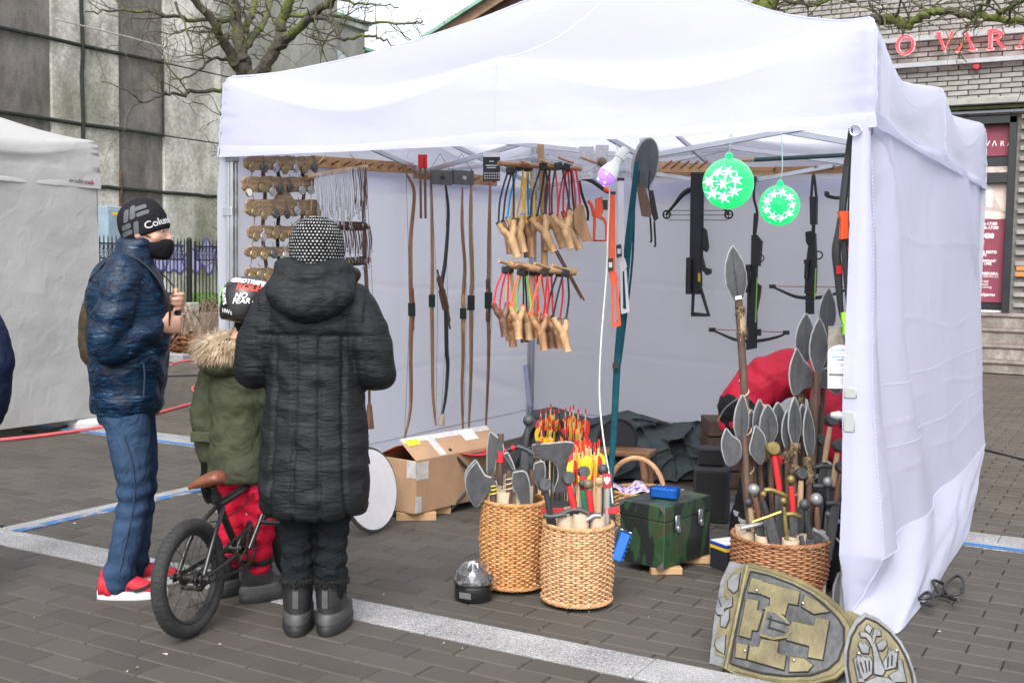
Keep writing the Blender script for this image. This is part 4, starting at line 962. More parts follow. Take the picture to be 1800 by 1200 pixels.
warp(jo, bunch)
MB().tube(sspline([(.19, -.01, .72), (.178, .02, .6), (.168, .03, .46), (.162, .0, .28), (.16, -.04, .09)], 6), .0025, 4).build('side_seam', mat('seam_blue', (.02, .04, .075), .8), jo)
M_RSHOE = mat('red_mesh', (.48, .012, .03), .7, var=.15, vscale=40, bump=.4, bscale=400, bdist=.002); M_SOLEW = mat('sole_white', (.45, .45, .47), .6, var=.08)
for sx, y0, rot in ((1, -.045, -.1), (-1, .02, .15)):
    s = shoe_mb(.275, .095, .048, .10).build('shoe', M_RSHOE, man, loc=(sx*.092, y0, 0), rot=(0, 0, rot))
    sole_mb(.285, .053, .03).build('sole', M_SOLEW, s, angle=50)
    sw = MB(); pts = [(.052*sx, .045, .055), (.053*sx, .08, .042), (.052*sx, .12, .055), (.046*sx, .15, .075)]
    sw.tube(sspline(pts, 5), [.004]*5+[.008]*5+[.006]*5+[.002], 6).build('side_mark', mat('black_print', (.015, .012, .015), .6), s)
    lc = MB()
    for i in range(5): lc.tube([(-.022, .055+.018*i, .092-.010*i), (.022, .062+.018*i, .092-.010*i)], .004, 5)
    o = lc.build('laces', mat('lace_red', (.5, .03, .05), .8), s); tag(o, kind='stuff')
def dome_pt(c, M, rx, ry, rz, az, el): return Vector(c)+M @ V(rx*math.sin(az)*math.cos(el), ry*math.cos(az)*math.cos(el), rz*math.sin(el))
BE = Matrix.Rotation(math.radians(26), 3, 'X'); BM_ = HM @ BE; BC = HC+HM @ V(0, -.004, .02)
hat = MB(); stack(hat, [(-.046, 0, -.0, .074, .096), (-.038, 0, 0, .082, .104), (-.01, 0, 0, .0845, .1065), (.03, 0, 0, .083, .105), (.075, 0, 0, .07, .09), (.105, 0, 0, .045, .06), (.12, 0, 0, .012, .016)], 30, 3); hat.xf(M4(BM_, BC))
ho = hat.build('beanie', cloth('beanie_black', (.014, .014, .017), .9, .35, 30, 600, .2, .3), man)
def hatp(cx, cz):
    def f(x, z, l):
        az = PI/2-(cx+x)/.092; hz = cz+z; k = math.sqrt(max(.05, 1-(max(0, hz)/.125)**2.6)); return Vector(BC)+BM_ @ V((.0845*k+l+.001)*math.sin(az), (.1065*k+l+.001)*math.cos(az), hz)
    return f
wrap_text('Columbia', .043, hatp(.10, -.014), bold=.0005).build('lettering', mat('print_silver', (.45, .46, .47), .6), ho, False)
pp = MB()
M_PRG = mat('print_grey', (.075, .08, .088), .7)
for cx, cz, w, h, sh_ in ((-.035, .055, .024, .05, .3), (-.005, .06, .024, .055, .3), (.032, .068, .05, .018, .2), (.03, .042, .05, .018, .2), (-.05, .012, .045, .022, .2), (-.058, -.014, .055, .02, .2), (-.012, -.006, .02, .05, .3)):
    f = hatp(cx, cz); n = 20; P = []
    for i in range(n):
        t = 2*PI*i/n; x = math.copysign(abs(math.cos(t))**.4, math.cos(t))*w/2; z = math.copysign(abs(math.sin(t))**.4, math.sin(t))*h/2; P.append(f(x+z*sh_, z, .0008))
    P.append(f(0, 0, .0012)); pp.add(P, [(i, (i+1) % n, n) for i in range(n)])
pp.build('printed_pattern', M_PRG, ho, False)
mk2 = MB(); mk2.loft([(HC+HM @ V(0, cy, z), HM @ V(rx, 0, 0), HM @ V(0, ry, 0)) for z, cy, rx, ry in ((-.118, .068, .026, .03), (-.108, .062, .05, .056), (-.085, .05, .062, .075), (-.06, .045, .066, .082), (-.045, .045, .060, .08), (-.034, .048, .044, .074), (-.028, .05, .030, .066))], 26)
mo = mk2.build('face_mask', cloth('mask_black', (.008, .008, .01), .9, .2, 30, 800, .2, .3), man)
for sx in (-1, 1): MB().tube(sspline([HC+HM @ V(sx*.064, .05, -.03), HC+HM @ V(sx*.078, .01, -.015), HC+HM @ V(sx*.078, -.022, -.01)], 4), .002, 4).build('ear_loop', MATS['mask_black'], mo)
bp_ = MB(); stack(bp_, [(.99, -.06, -.145, .08, .03), (1.03, -.06, -.155, .10, .045), (1.14, -.06, -.16, .105, .048), (1.26, -.06, -.15, .09, .036), (1.31, -.06, -.14, .06, .02)], 22, 3)
camo = cloth('camo_pack', (.03, .024, .014), .85, .3, 20, 400, .2, .2, col2=(.075, .055, .035), vs=14)
bk = remesh(bp_, 'bp', camo, None, .012, 5, (('C', .06, .012),))
bk.name = 'backpack'; bk.location = man.location; bk.rotation_euler = man.rotation_euler; tag(bk, 'brown camouflage backpack worn on the navy jacket', 'backpack')
MB().tube(sspline([(-.09, -.13, 1.37), (-.105, -.02, 1.475), (-.095, .10, 1.42), (-.065, .19, 1.33), (-.045, .215, 1.22), (-.045, .2, 1.12), (-.1, .13, 1.05)], 8), .022, 8, .15, ref=(1, 0, 0)).build('strap', mat('strap_black', (.02, .02, .022), .8), bk)
MB().tube(sspline([(.06, -.15, 1.36), (.09, -.06, 1.455), (.10, .03, 1.46), (.10, .12, 1.38), (.10, .17, 1.27), (.10, .175, 1.17)], 8), .022, 8, .15, ref=(1, 0, 0)).build('strap', MATS['strap_black'], bk)

# ---------------------------------------------------------------- woman in the long dark coat, seen from behind
hd = (FW*1.0+RT*.02); hd.z = 0; hd.normalize()
p0 = PX(552, 1108, z=0)
wom = empty('person', (p0.x, p0.y, 0), 'person in long quilted black coat and dotted knit hat facing the watches', 'person', rz=heading(hd))
def coat_mat():
    m = cloth('coat_black', (.0068, .0085, .0100), .6, .0, 20, 500, .5, .1); n, L, b = nodes_of(m)
    tc = n.new('ShaderNodeTexCoord'); mp = n.new('ShaderNodeMapping'); mp.inputs['Scale'].default_value = (7, 7, 34); L.new(tc.outputs['Object'], mp.inputs[0])
    t = n.new('ShaderNodeTexNoise'); t.inputs['Scale'].default_value = 1.6; t.inputs['Detail'].default_value = 5; t.inputs['Distortion'].default_value = .6; t.inputs['Roughness'].default_value = .6; L.new(mp.outputs[0], t.inputs['Vector'])
    t2 = n.new('ShaderNodeTexNoise'); t2.inputs['Scale'].default_value = 9; t2.inputs['Detail'].default_value = 3; L.new(tc.outputs['Object'], t2.inputs['Vector'])
    b1 = n.new('ShaderNodeBump'); b1.inputs['Strength'].default_value = .6; b1.inputs['Distance'].default_value = .02; L.new(mathn(n, L, 'ADD', t.outputs[0], mathn(n, L, 'MULTIPLY', t2.outputs[0], .8)), b1.inputs['Height'])
    old = b.inputs['Normal'].links[0].from_node; L.new(b1.outputs[0], old.inputs['Normal']); return m
M_COAT = coat_mat()
b = MB(); stack(b, [(.6, 0, 0, .14, .11), (.85, 0, 0, .16, .12), (1.05, 0, 0, .14, .10), (1.25, 0, 0, .15, .1), (1.36, 0, 0, .1, .07)], 20, 2)
WH = V(0, .03, 1.485); head_mb(b, WH, Matrix.Identity(3), .97)
arms = {}
for sx in (-1, 1):
    limb(b, [(sx*.075, 0, .75), (sx*.07, .01, .42), (sx*.068, -.01, .06)], [.08, .05, .038], 12, 4); limb(b, [(sx*.068, -.02, .05), (sx*.08, .12, .04)], [.034, .028], 10, 2)
    el = V(sx*.235, .0, 1.03); wr = V(sx*.11, .25, 1.12); limb(b, [V(sx*.16, -.01, 1.30), el, wr], [.045, .04, .028], 12, 5)
    hand_mb(b, V(sx*.085, .29, 1.125), Matrix((V(0, 0, 1), V(-sx*.75, .66, 0), V(sx*.66, .75, 0))).transposed() if sx < 0 else Matrix((V(0, 0, -1), V(-sx*.75, .66, 0), V(.66, .75, 0))).transposed(), .5, .95, left=(sx < 0))
remesh(b, 'body', M_SKIN, wom, .008, 3)
c = MB(); stack(c, [(.475, 0, 0, .19, .15), (.49, 0, 0, .205, .165), (.56, 0, 0, .218, .18), (.7, 0, 0, .208, .172), (.85, 0, 0, .195, .16), (1.0, 0, 0, .182, .146), (1.12, 0, 0, .188, .146), (1.22, 0, -.005, .195, .148), (1.29, 0, -.01, .185, .135), (1.345, 0, -.005, .13, .105), (1.39, 0, .0, .09, .085)], 30, 3)
for sx in (-1, 1):
    limb(c, [V(sx*.145, -.005, 1.285), V(sx*.205, -.02, 1.17), V(sx*.235, -.0, 1.03), V(sx*.205, .13, 1.055), V(sx*.12, .24, 1.115)], [.088, .086, .080, .068, .055], 16, 5)
ct = remesh(c, 'coat', M_COAT, wom, .009, 3, (('C', .11, .014),))
def quilt(co, nn):
    if co.y < .05:
        d = 0
        if abs(co.x) < .2:
            for xs in (-.125, -.045, .045, .125):
                xx = xs*(1+.35*max(0, .9-co.z)); d = max(d, math.exp(-((co.x-xx)/.007)**2))
            if co.z > 1.17: d *= .0
            d = max(d, math.exp(-((co.z-1.175)/.006)**2))
            pf = .007*(1-d)+.006*math.sin(co.z*58+4*nz(co.x*9, co.z*4, 1)+co.x*14)*(.5+nz(co.x*14, 3, co.z*9))
            return co+nn*(pf-.0055*d)
    return co+nn*.006*math.sin(co.z*52+5*nz(co.x*6, co.y*6, co.z*3))*(.4+nz(co.x*9, co.y*9, co.z*7))
warp(ct, quilt)
h_ = MB(); limb(h_, [(-.125, -.05, 1.385), (-.105, -.115, 1.33), (0, -.145, 1.29), (.105, -.115, 1.33), (.125, -.05, 1.385)], [.042, .062, .076, .062, .042], 18, 5)
limb(h_, [(-.105, -.06, 1.425), (0, -.11, 1.38), (.105, -.06, 1.425)], [.05, .07, .05], 16, 5); limb(h_, [(-.13, .03, 1.40), (-.1, -.05, 1.42)], [.04, .05], 12, 3); limb(h_, [(.13, .03, 1.40), (.1, -.05, 1.42)], [.04, .05], 12, 3)
hood = remesh(h_, 'hood', M_COAT, wom, .009, 8, (('C', .09, .02), ('C', .04, .008)))
def dots_mat():
    m = cloth('knit_dots', (.012, .012, .014), .95, .2, 40, 300, .1, .4); n, L, b = nodes_of(m)
    tc = n.new('ShaderNodeTexCoord'); sp = n.new('ShaderNodeSeparateXYZ'); L.new(tc.outputs['Object'], sp.inputs[0])
    a = mathn(n, L, 'MULTIPLY', mathn(n, L, 'ARCTAN2', mathn(n, L, 'SUBTRACT', sp.outputs[0], 0), mathn(n, L, 'SUBTRACT', mathn(n, L, 'MULTIPLY', sp.outputs[1], -1), -.02)), 7.5)
    z = mathn(n, L, 'MULTIPLY', sp.outputs[2], 84)
    row = mathn(n, L, 'FLOOR', z); sh = mathn(n, L, 'MULTIPLY', mathn(n, L, 'MODULO', row, 2), .5)
    fa = mathn(n, L, 'SUBTRACT', mathn(n, L, 'FRACT', mathn(n, L, 'ADD', a, sh)), .5); fz = mathn(n, L, 'SUBTRACT', mathn(n, L, 'FRACT', z), .5)
    d = mathn(n, L, 'SQRT', mathn(n, L, 'ADD', mathn(n, L, 'MULTIPLY', fa, fa), mathn(n, L, 'MULTIPLY', fz, fz)))
    kn = n.new('ShaderNodeTexNoise'); kn.inputs['Scale'].default_value = 70; L.new(tc.outputs['Object'], kn.inputs['Vector']); d = mathn(n, L, 'ADD', d, mathn(n, L, 'MULTIPLY', mathn(n, L, 'SUBTRACT', kn.outputs[0], .5), .35))
    L.new(ramp(n, L, d, [(.18, (.40, .40, .40)), (.30, (.008, .008, .009))]), b.inputs['Base Color'])
    return m
M_DOT = dots_mat()
ht = MB(); stack(ht, [(1.40, 0, .01, .098, .105), (1.44, 0, .015, .102, .112), (1.49, 0, .02, .106, .118), (1.54, 0, .018, .104, .114), (1.585, 0, .014, .085, .094), (1.615, 0, .012, .055, .06), (1.63, 0, .01, .012, .015)], 30, 3)
ho2 = ht.build('knit_hat', M_DOT, wom)
sf_ = MB(); stack(sf_, [(1.36, 0, .0, .10, .1), (1.385, 0, .0, .122, .125), (1.42, 0, .0, .125, .128), (1.445, 0, .0, .11, .115)], 30, 3); sf_.build('scarf', M_DOT, wom)
M_BLKJ = cloth('black_denim', (.010, .0125, .014), .85, .8, 16, 500, .2, .15, stretch=(1, 1, 2))
tr = MB(); stack(tr, [(.45, 0, 0, .10, .08), (.6, 0, 0, .15, .12), (.8, 0, 0, .15, .12)], 20, 2)
for sx in (-1, 1): limb(tr, [(sx*.072, 0, .58), (sx*.068, .01, .42), (sx*.066, .0, .28), (sx*.066, -.005, .16)], [.09, .068, .062, .06], 16, 5)
to = remesh(tr, 'trousers', M_BLKJ, wom, .008, 3, (('C', .05, .014), ('C', .025, .006)))
warp(to, lambda co, nn: co+nn*.005*math.sin(co.z*95+5*nz(co.x*8, co.y*8, co.z*3))*max(0, 1-abs(co.z-.3)/.2))
M_BOOT = mat('boot_rubber', (.018, .019, .02), .5, var=.3, vscale=20, bump=.3, bscale=80); M_BOOTG = mat('boot_grey', (.06, .062, .062), .6, var=.25, vscale=25); M_FUR = mat('black_fur', (.008, .008, .008), .95, bump=1, bscale=200)
def boot(par, x, y, rot, s=1.0):
    bo = MB(); bo.loft([(V(0, cy*s, z*s), V(w*s, 0, 0), V(0, d*s, 0)) for z, cy, w, d in ((.035, .06, .056, .15), (.06, .06, .057, .15), (.085, .05, .056, .135), (.105, .015, .058, .10), (.14, .0, .059, .082), (.18, -.003, .061, .078), (.21, -.005, .06, .076))], 20)
    o = bo.build('boot', M_BOOT, par, loc=(x, y, 0), rot=(0, 0, rot))
    MB().loft([(V(0, .06*s, z*s), V(w*s, 0, 0), V(0, d*s, 0)) for z, w, d in ((0, .058, .150), (.012, .062, .156), (.035, .062, .155), (.045, .058, .15))], 22).build('boot_sole', M_BOOT, o)
    MB().loft([(V(0, .055*s, z*s), V(w*s, 0, 0), V(0, d*s, 0)) for z, w, d in ((.046, .0585, .150), (.07, .0595, .151), (.088, .058, .14), (.094, .055, .13))], 22).build('boot_shell', M_BOOTG, o)
    MB().box((0, -.085*s, .15*s), (.022*s, .012, .07*s)).build('pull_loop', M_BOOTG, o, False)
    fr = MB(); r = random.Random(4)
    for i in range(420):
        a = r.uniform(0, 2*PI); z = .20*s+r.uniform(-.012, .02); p = V(math.cos(a)*.062*s, math.sin(a)*.078*s-.005, z); d = V(math.cos(a), math.sin(a), r.gauss(.1, .5)).normalized()*r.uniform(.012, .026); q = V(-math.sin(a), math.cos(a), 0)*.003
        fr.add([p-q, p+q, p+d], [(0, 1, 2)])
    fr.torus((0, -.005, .205*s), .06*s, .014, None, 20, 6); f = fr.build('fur_cuff', M_FUR, o, False); tag(f, kind='stuff'); return o
boot(wom, -.066, -.0, .12); boot(wom, .066, .01, -.1)

# ---------------------------------------------------------------- child in olive parka with helmet
hd = (RT*.62+FW*.78); hd.z = 0; hd.normalize()
p0 = PX(424, 1050, z=0)
boy = empty('person', (p0.x, p0.y, 0), 'child in olive parka, red trousers and stickered black helmet holding the bicycle saddle', 'person', rz=heading(hd))
M_OLIVE = cloth('parka_olive', (.040, .046, .026), .75, .8, 10, 450, .25, .15, col2=(.062, .068, .042), vs=5)
BH = V(.0, .05, 1.245)
sad = PX(362, 852, d=(PX(330, 1080, z=0)-CAM).dot(FW)+.16)      # where the gloved hand rests, on the saddle
b = MB(); stack(b, [(.62, 0, 0, .10, .08), (.8, 0, 0, .11, .085), (.98, 0, 0, .115, .08), (1.08, 0, .01, .06, .055)], 18, 2); BHM = Matrix.Rotation(math.radians(-14), 3, 'Z') @ Matrix.Rotation(math.radians(-12), 3, 'X'); head_mb(b, BH, BHM, .9)
for sx in (-1, 1): limb(b, [(sx*.06, 0, .68), (sx*.075, .02, .36), (sx*.08, 0, .07)], [.065, .045, .034], 12, 4); limb(b, [(sx*.08, -.01, .05), (sx*.09, .1, .04)], [.03, .026], 10, 2)
inv_b = (Matrix.Translation(boy.location) @ Matrix.Rotation(boy.rotation_euler.z, 4, 'Z')).inverted()
LWr = V(-.165, -.05, .575)
limb(b, [V(-.13, 0, 1.0), V(-.185, -.045, .82), LWr], [.036, .032, .024], 12, 5); limb(b, [V(.13, 0, 1.0), V(.17, .05, .80), V(.14, .16, .72)], [.036, .032, .024], 12, 5)
remesh(b, 'body', M_SKIN, boy, .008, 3)
p = MB(); stack(p, [(.515, 0, 0, .135, .115), (.53, 0, 0, .15, .125), (.62, 0, 0, .155, .13), (.78, 0, .0, .148, .125), (.92, 0, 0, .15, .122), (1.02, 0, 0, .135, .105), (1.08, 0, .0, .09, .085), (1.12, 0, .01, .07, .07)], 26, 3)
limb(p, [V(-.115, -.0, 1.005), V(-.165, -.03, .92), V(-.186, -.05, .80), V(-.180, -.05, .70), V(-.168, -.05, .61)], [.068, .066, .062, .055, .048], 16, 5)
limb(p, [V(.115, 0, 1.005), V(.16, .02, .92), V(.175, .05, .81), V(.16, .11, .76), V(.14, .155, .725)], [.068, .066, .062, .055, .048], 16, 5)
pk = remesh(p, 'parka', M_OLIVE, boy, .008, 3, (('C', .08, .02), ('C', .03, .006)))
warp(pk, lambda co, nn: co+nn*.005*math.sin(co.z*60+6*nz(co.x*6, co.y*6, co.z*3))*(.4+nz(co.x*7, co.y*7, co.z*5)))
MB().cbox((-.1, -.115, .70), (.13, .012, .045), .005, Matrix.Rotation(.45, 3, 'Z') @ Matrix.Identity(3)).build('pocket_flap', M_OLIVE, pk)
hb = MB(); limb(hb, [(-.12, .03, 1.075), (-.11, -.07, 1.045), (0, -.125, 1.03), (.11, -.07, 1.045), (.12, .03, 1.075)], [.045, .06, .065, .06, .045], 16, 5); hk = remesh(hb, 'hood', M_OLIVE, boy, .009, 6, (('C', .05, .01),))
ff = MB(); r = random.Random(11); ring = sspline([(-.115, .07, 1.115), (-.135, -.02, 1.11), (-.10, -.12, 1.09), (0, -.16, 1.08), (.10, -.12, 1.09), (.13, -.02, 1.11), (.11, .07, 1.115)], 10)
for i in range(5200):
    t = r.random()*(len(ring)-1); k = int(t); c_ = ring[k].lerp(ring[min(k+1, len(ring)-1)], t-k); out = V(c_.x, c_.y+.02, 0).normalized()
    a = r.uniform(0, 2*PI); p = c_+(out*math.cos(a)+V(0, 0, 1)*math.sin(a))*.028
    d = (out*(.9+math.cos(a)*.5)+V(0, 0, .35*math.sin(a)-.35)+V(r.gauss(0, .25), r.gauss(0, .25), r.gauss(0, .25))).normalized(); l = r.uniform(.028, .06); sd_ = d.cross(V(0, 0, 1)).normalized()*.0016
    m_ = p+d*l*.5+V(0, 0, .004); e = p+d*l+V(0, 0, -.012); ff.add([p-sd_, p+sd_, m_+sd_, m_-sd_, e], [(0, 1, 2, 3), (3, 2, 4)])
ff.tube(ring, .03, 8)
f = ff.build('fur_trim', mat('tan_fur', (.30, .20, .115), .9, vscale=14, col2=(.58, .46, .32), sheen=.3), hk, False); tag(f, kind='stuff')
gl = MB(); hand_mb(gl, LWr+V(-.0, .0, -.045), Matrix((V(.1, 1, 0), V(-.1, .15, -1), V(-1, .1, 0))).transposed(), .55, .95)
limb(gl, [LWr+V(.002, 0, .05), LWr+V(0, 0, -.03)], [.034, .03], 12, 3)
remesh(gl, 'glove', cloth('glove_black', (.008, .0085, .009), .95, .3, 40, 500, .1, .4), boy, .005, 3)
M_REDT = cloth('red_corduroy', (.42, .012, .035), .85, .6, 14, 300, .1, .3, stretch=(1, 1, 1.5))
rt = MB(); stack(rt, [(.5, 0, 0, .115, .095), (.6, 0, 0, .125, .10), (.7, 0, 0, .11, .09)], 20, 2)
for sx, dy in ((-1, .0), (1, .02)): limb(rt, [(sx*.062, dy, .58), (sx*.073, .025+dy, .37), (sx*.078, dy, .24), (sx*.08, dy-.005, .16)], [.09, .073, .066, .062], 16, 5)
ro = remesh(rt, 'trousers', M_REDT, boy, .008, 3, (('C', .05, .012),))
warp(ro, lambda co, nn: co+nn*.004*math.sin(co.z*80+5*nz(co.x*8, co.y*8, co.z*3)))
boot(boy, -.08, -.005, .25, .86); boot(boy, .082, .02, -.2, .86)
MB().tube([BH+V(0, -.02, -.17), BH+V(0, -.01, -.06)], [.066, .06], 16).build('neck_warmer', cloth('fleece_black', (.008, .008, .009), .95), boy)
HB = BH+V(0, -.006, .022); HMx = BHM
hel = MB(); stack(hel, [(-.085, 0, -.045, .075, .06), (-.07, 0, -.03, .098, .085), (-.03, 0, -.005, .114, .118), (.02, 0, 0, .118, .128), (.06, 0, 0, .108, .118), (.095, 0, 0, .078, .086), (.115, 0, 0, .035, .04), (.118, 0, 0, .006, .008)], 36, 3); hel.xf(M4(HMx, HB))
he = hel.build('helmet', mat('helmet_black', (.012, .012, .014), .32, var=.2, vscale=6, coat=.2), boy)
def help(az0, z0, tilt=0.0):
    def f(x, z, l):
        ct_, st_2 = math.cos(tilt), math.sin(tilt); X, Z = x*ct_-z*st_2, x*st_2+z*ct_
        hz = z0+Z; k = math.sqrt(max(.04, 1-(max(0, hz)/.122)**2.5)) if hz > 0 else math.sqrt(max(.1, 1-(hz/.14)**2)); az = az0-X/(.122*max(.45, k))
        return HB+HMx @ V((.119*k+l+.001)*math.sin(az), (.129*k+l+.001)*math.cos(az), hz)
    return f
# the camera sees the helmet from behind and the left; azimuth 0 = forward, PI = back
cl = (Matrix.Rotation(-boy.rotation_euler.z, 3, 'Z') @ (CAM-(Vector(boy.location)+HB))); A0 = math.atan2(cl.x, cl.y)-math.radians(14)+.32
if A0 < 0: A0 += 2*PI
SGN = -9.0                      # seen from behind, reading order runs against the azimuth
M_WP = mat('print_white2', (.78, .78, .78), .5); M_RP = mat('print_red', (.6, .04, .03), .5); M_GP = mat('print_green', (.12, .55, .06), .5)
for s, size, dx, z0, tl, m, bo, shr in (('KEERDTREPP', .026, .0, .088, .06, M_WP, .0012, 0), ('ROLF', .040, .02, .062, .10, M_RP, .0015, .1), ('NO', .032, .0, .022, .20, M_WP, .0006, .3), ('FEAR', .032, .005, .0, .20, M_WP, .0006, .3), ('NGK', .030, .075, .012, .5, M_WP, .001, 0), ('SKATE', .026, -.075, .01, -1.15, M_WP, .001, 0), ('HWs', .026, -.05, -.052, -.1, M_WP, .0, 0)):
    wrap_text(s, size, help(A0+dx*SGN, z0, tl), bold=bo, shear=shr).build('sticker', m, he, False)
for k, (dx, z0, w, h, m) in enumerate(((-.105, .03, .02, .05, M_GP), (-.098, -.015, .016, .03, M_GP), (.05, .095, .035, .012, mat('print_blue', (.1, .35, .6), .5)), (.085, .075, .02, .03, M_WP), (.098, .022, .018, .018, M_RP))):
    f = help(A0+dx*SGN, z0); n = 14; P = [f(math.cos(2*PI*i/n)*w/2*(1+.3*math.sin(3*2*PI*i/n)), math.sin(2*PI*i/n)*h/2, .0006) for i in range(n)]+[f(0, 0, .001)]; MB().add(P, [(i, (i+1) % n, n) for i in range(n)]).build('sticker', m, he, False)
for sx in (-1, 1): MB().tube(sspline([HB+HMx @ V(sx*.09, .02, -.07), HB+HMx @ V(sx*.07, .05, -.12), HB+HMx @ V(0, .09, -.155)], 5), .008, 6, .3).build('chin_strap', MATS['strap_black'], he)
# ---------------------------------------------------------------- bicycle
bp0 = PX(337, 1117, z=0); bh = V(-math.sin(.20), math.cos(.20), 0)
bike = empty('bicycle', (bp0.x, bp0.y, 0), 'small black stunt bicycle with brown saddle held by the child', 'bicycle', rz=heading(bh))
bike.rotation_euler = (0, math.radians(-2), heading(bh))
M_BFR = mat('bike_black', (.012, .012, .013), .3, var=.2, vscale=10, coat=.3); M_TYRE = mat('tyre', (.022, .022, .022), .8, var=.25, vscale=18, bump=.5, bscale=90); M_CHN = mat('chain_steel', (.06, .055, .05), .45, .7, var=.3, vscale=60)
WR = .2275; AX = frame((0, 1, 0), (1, 0, 0))
def wheel(y):
    t = MB().torus((0, y, WR), WR-.028, .028, AX, 48, 12)
    w = t.build('wheel', M_TYRE, bike); w.name = 'wheel'
    gv = MB()
    for i in range(64):
        a = 2*PI*i/64; d = V(0, math.cos(a), math.sin(a)); gv.box(V(0, y, WR)+d*(WR-.0005), (.03, .0022, .0015), Matrix.Rotation(a-PI/2, 3, 'X'))
    o = gv.build('tread_bars', M_TYRE, w, False); tag(o, kind='stuff')
    MB().torus((0, y, WR), WR-.056, .011, AX, 40, 8, 1.5).build('rim', mat('rim_dark', (.03, .03, .032), .35, .3), w)
    MB().lathe([(.012, -.06), (.012, -.035), (.028, -.033), (.028, -.028), (.016, -.025), (.016, .025), (.028, .028), (.028, .033), (.012, .035), (.012, .06)], 14, (0, y, WR), frz((1, 0, 0), (0, 0, 1))).build('hub', M_CHN, w)
    sp_ = MB()
    for i in range(32):
        a = 2*PI*i/32; b = a+(.9 if i % 4 < 2 else -.9); sx = .03 if i % 2 else -.03
        sp_.tube([V(sx, y, WR)+V(0, math.cos(b), math.sin(b))*.026, V(0, y, WR)+V(0, math.cos(a), math.sin(a))*(WR-.062)], .0011, 4)
    o = sp_.build('spokes', mat('spoke', (.05, .05, .052), .4, .6), w, False); tag(o, kind='stuff')
wheel(0); wheel(.86)
def tb_(name, pts, r, m=M_BFR, par=bike, **k): return MB().tube(pts if len(pts) == 2 else sspline(pts, 5), r, 10, **k).build(name, m, par)
BBK = V(0, .335, .265); STT = V(0, .215, .47); HT0, HT1 = V(0, .70, .475), V(0, .675, .575)
tb_('seat_tube', [BBK, STT+V(0, -.02, .03)], .016); tb_('top_tube', [STT, HT1-V(0, -.01, .03)], .017); tb_('down_tube', [BBK, HT0+V(0, -.01, .02)], .019); tb_('head_tube', [HT0, HT1], .024)
for sx in (-1, 1):
    tb_('seat_stay', [V(sx*.018, .222, .46), V(sx*.05, .10, .37), V(sx*.058, 0, WR)], .009); tb_('chain_stay', [V(sx*.02, .32, .262), V(sx*.05, .2, .25), V(sx*.058, 0, WR)], .010)
    tb_('fork_blade', [HT0+V(sx*.03, 0, -.02), V(sx*.055, .75, .36), V(sx*.058, .86, WR)], .014)
    MB().cbox((sx*.06, .0, WR), (.008, .05, .035), .003).build('dropout', M_BFR, bike)
    MB().lathe([(.009, 0), (.012, .012), (.009, .025)], 8, (sx*.062, 0, WR), frz((sx, 0, 0))).build('axle_nut', M_CHN, bike)
tb_('fork_crown', [HT0+V(-.035, 0, -.02), HT0+V(.035, 0, -.02)], .016)
tb_('seat_post', [STT, STT+V(0, -.035, .085)], .0125)
MB().lathe([(.02, 0), (.02, .025)], 12, STT+V(0, -.008, .02), frz((0, -.3, 1))).build('seat_clamp', M_BFR, bike)
MB().lathe([(.025, -.036), (.025, .036)], 14, BBK, frz((1, 0, 0))).build('bottom_bracket', M_BFR, bike)
rg = MB().torus(BBK+V(.045, 0, 0), .068, .005, frz((1, 0, 0)), 30, 6)
for i in range(5): a = 2*PI*i/5; rg.tube([BBK+V(.045, 0, 0), BBK+V(.045, math.cos(a)*.068, math.sin(a)*.068)], .006, 5)
for i in range(28):
    a = 2*PI*i/28; rg.box(BBK+V(.045, math.cos(a)*.074, math.sin(a)*.074), (.003, .007, .007), Matrix.Rotation(a, 3, 'X'))
rg.build('chainring', M_CHN, bike, False)
ch = MB(); cp = []
for i in range(14): a = PI/2-PI*i/13; cp.append(V(.045, BBK.y+math.cos(a)*.078, BBK.z+math.sin(a)*.078))
for i in range(10): a = -PI/2-PI*i/9; cp.append(V(.045, math.cos(a)*.03, WR+math.sin(a)*.03))
cp.append(cp[0]); tot = []
for a, b in zip(cp, cp[1:]):
    n = max(1, int((b-a).length/.0125))
    for i in range(n): tot.append((a.lerp(b, i/n), (b-a).normalized()))
for i, (p, d) in enumerate(tot): ch.cbox(p, (.011, .004 if i % 2 else .007, .009), .001, frame(d, (0, d.z, -d.y) if abs(d.y) > .01 else (0, 1, 0)))
o = ch.build('chain', M_CHN, bike, False); tag(o, kind='stuff')
ca = V(0, math.cos(.98), math.sin(.98))
for sx, s in ((1, 1), (-1, -1)):
    e = BBK+V(sx*.075, 0, 0)+ca*(.15*s); cr = tb_('crank_arm', [BBK+V(sx*.06, 0, 0), e], .0115)
    pc = e+V(sx*.065, 0, 0); pd = MB(); pr = Matrix.Rotation(.5, 3, 'X')
    for q, dm in (((-.045, 0, 0), (.012, .10, .02)), ((.045, 0, 0), (.012, .10, .02)), ((0, .045, 0), (.09, .012, .02)), ((0, -.045, 0), (.09, .012, .02)), ((0, 0, 0), (.09, .018, .022))): pd.cbox(pc+pr @ V(*q), dm, .003, pr)
    pd.build('pedal', mat('pedal_black', (.012, .012, .012), .6), cr, False)
tb_('stem', [HT1+V(0, 0, .0), HT1+V(0, .045, .045)], .02)
hbz = HT1+V(0, .05, .045)
for sx in (-1, 1): tb_('handlebar', [hbz+V(0, 0, 0), hbz+V(sx*.08, 0, .0), hbz+V(sx*.16, -.01, .15), hbz+V(sx*.32, -.035, .17)], .011)
tb_('handlebar_brace', [hbz+V(-.13, -.006, .09), hbz+V(.13, -.006, .09)], .008)
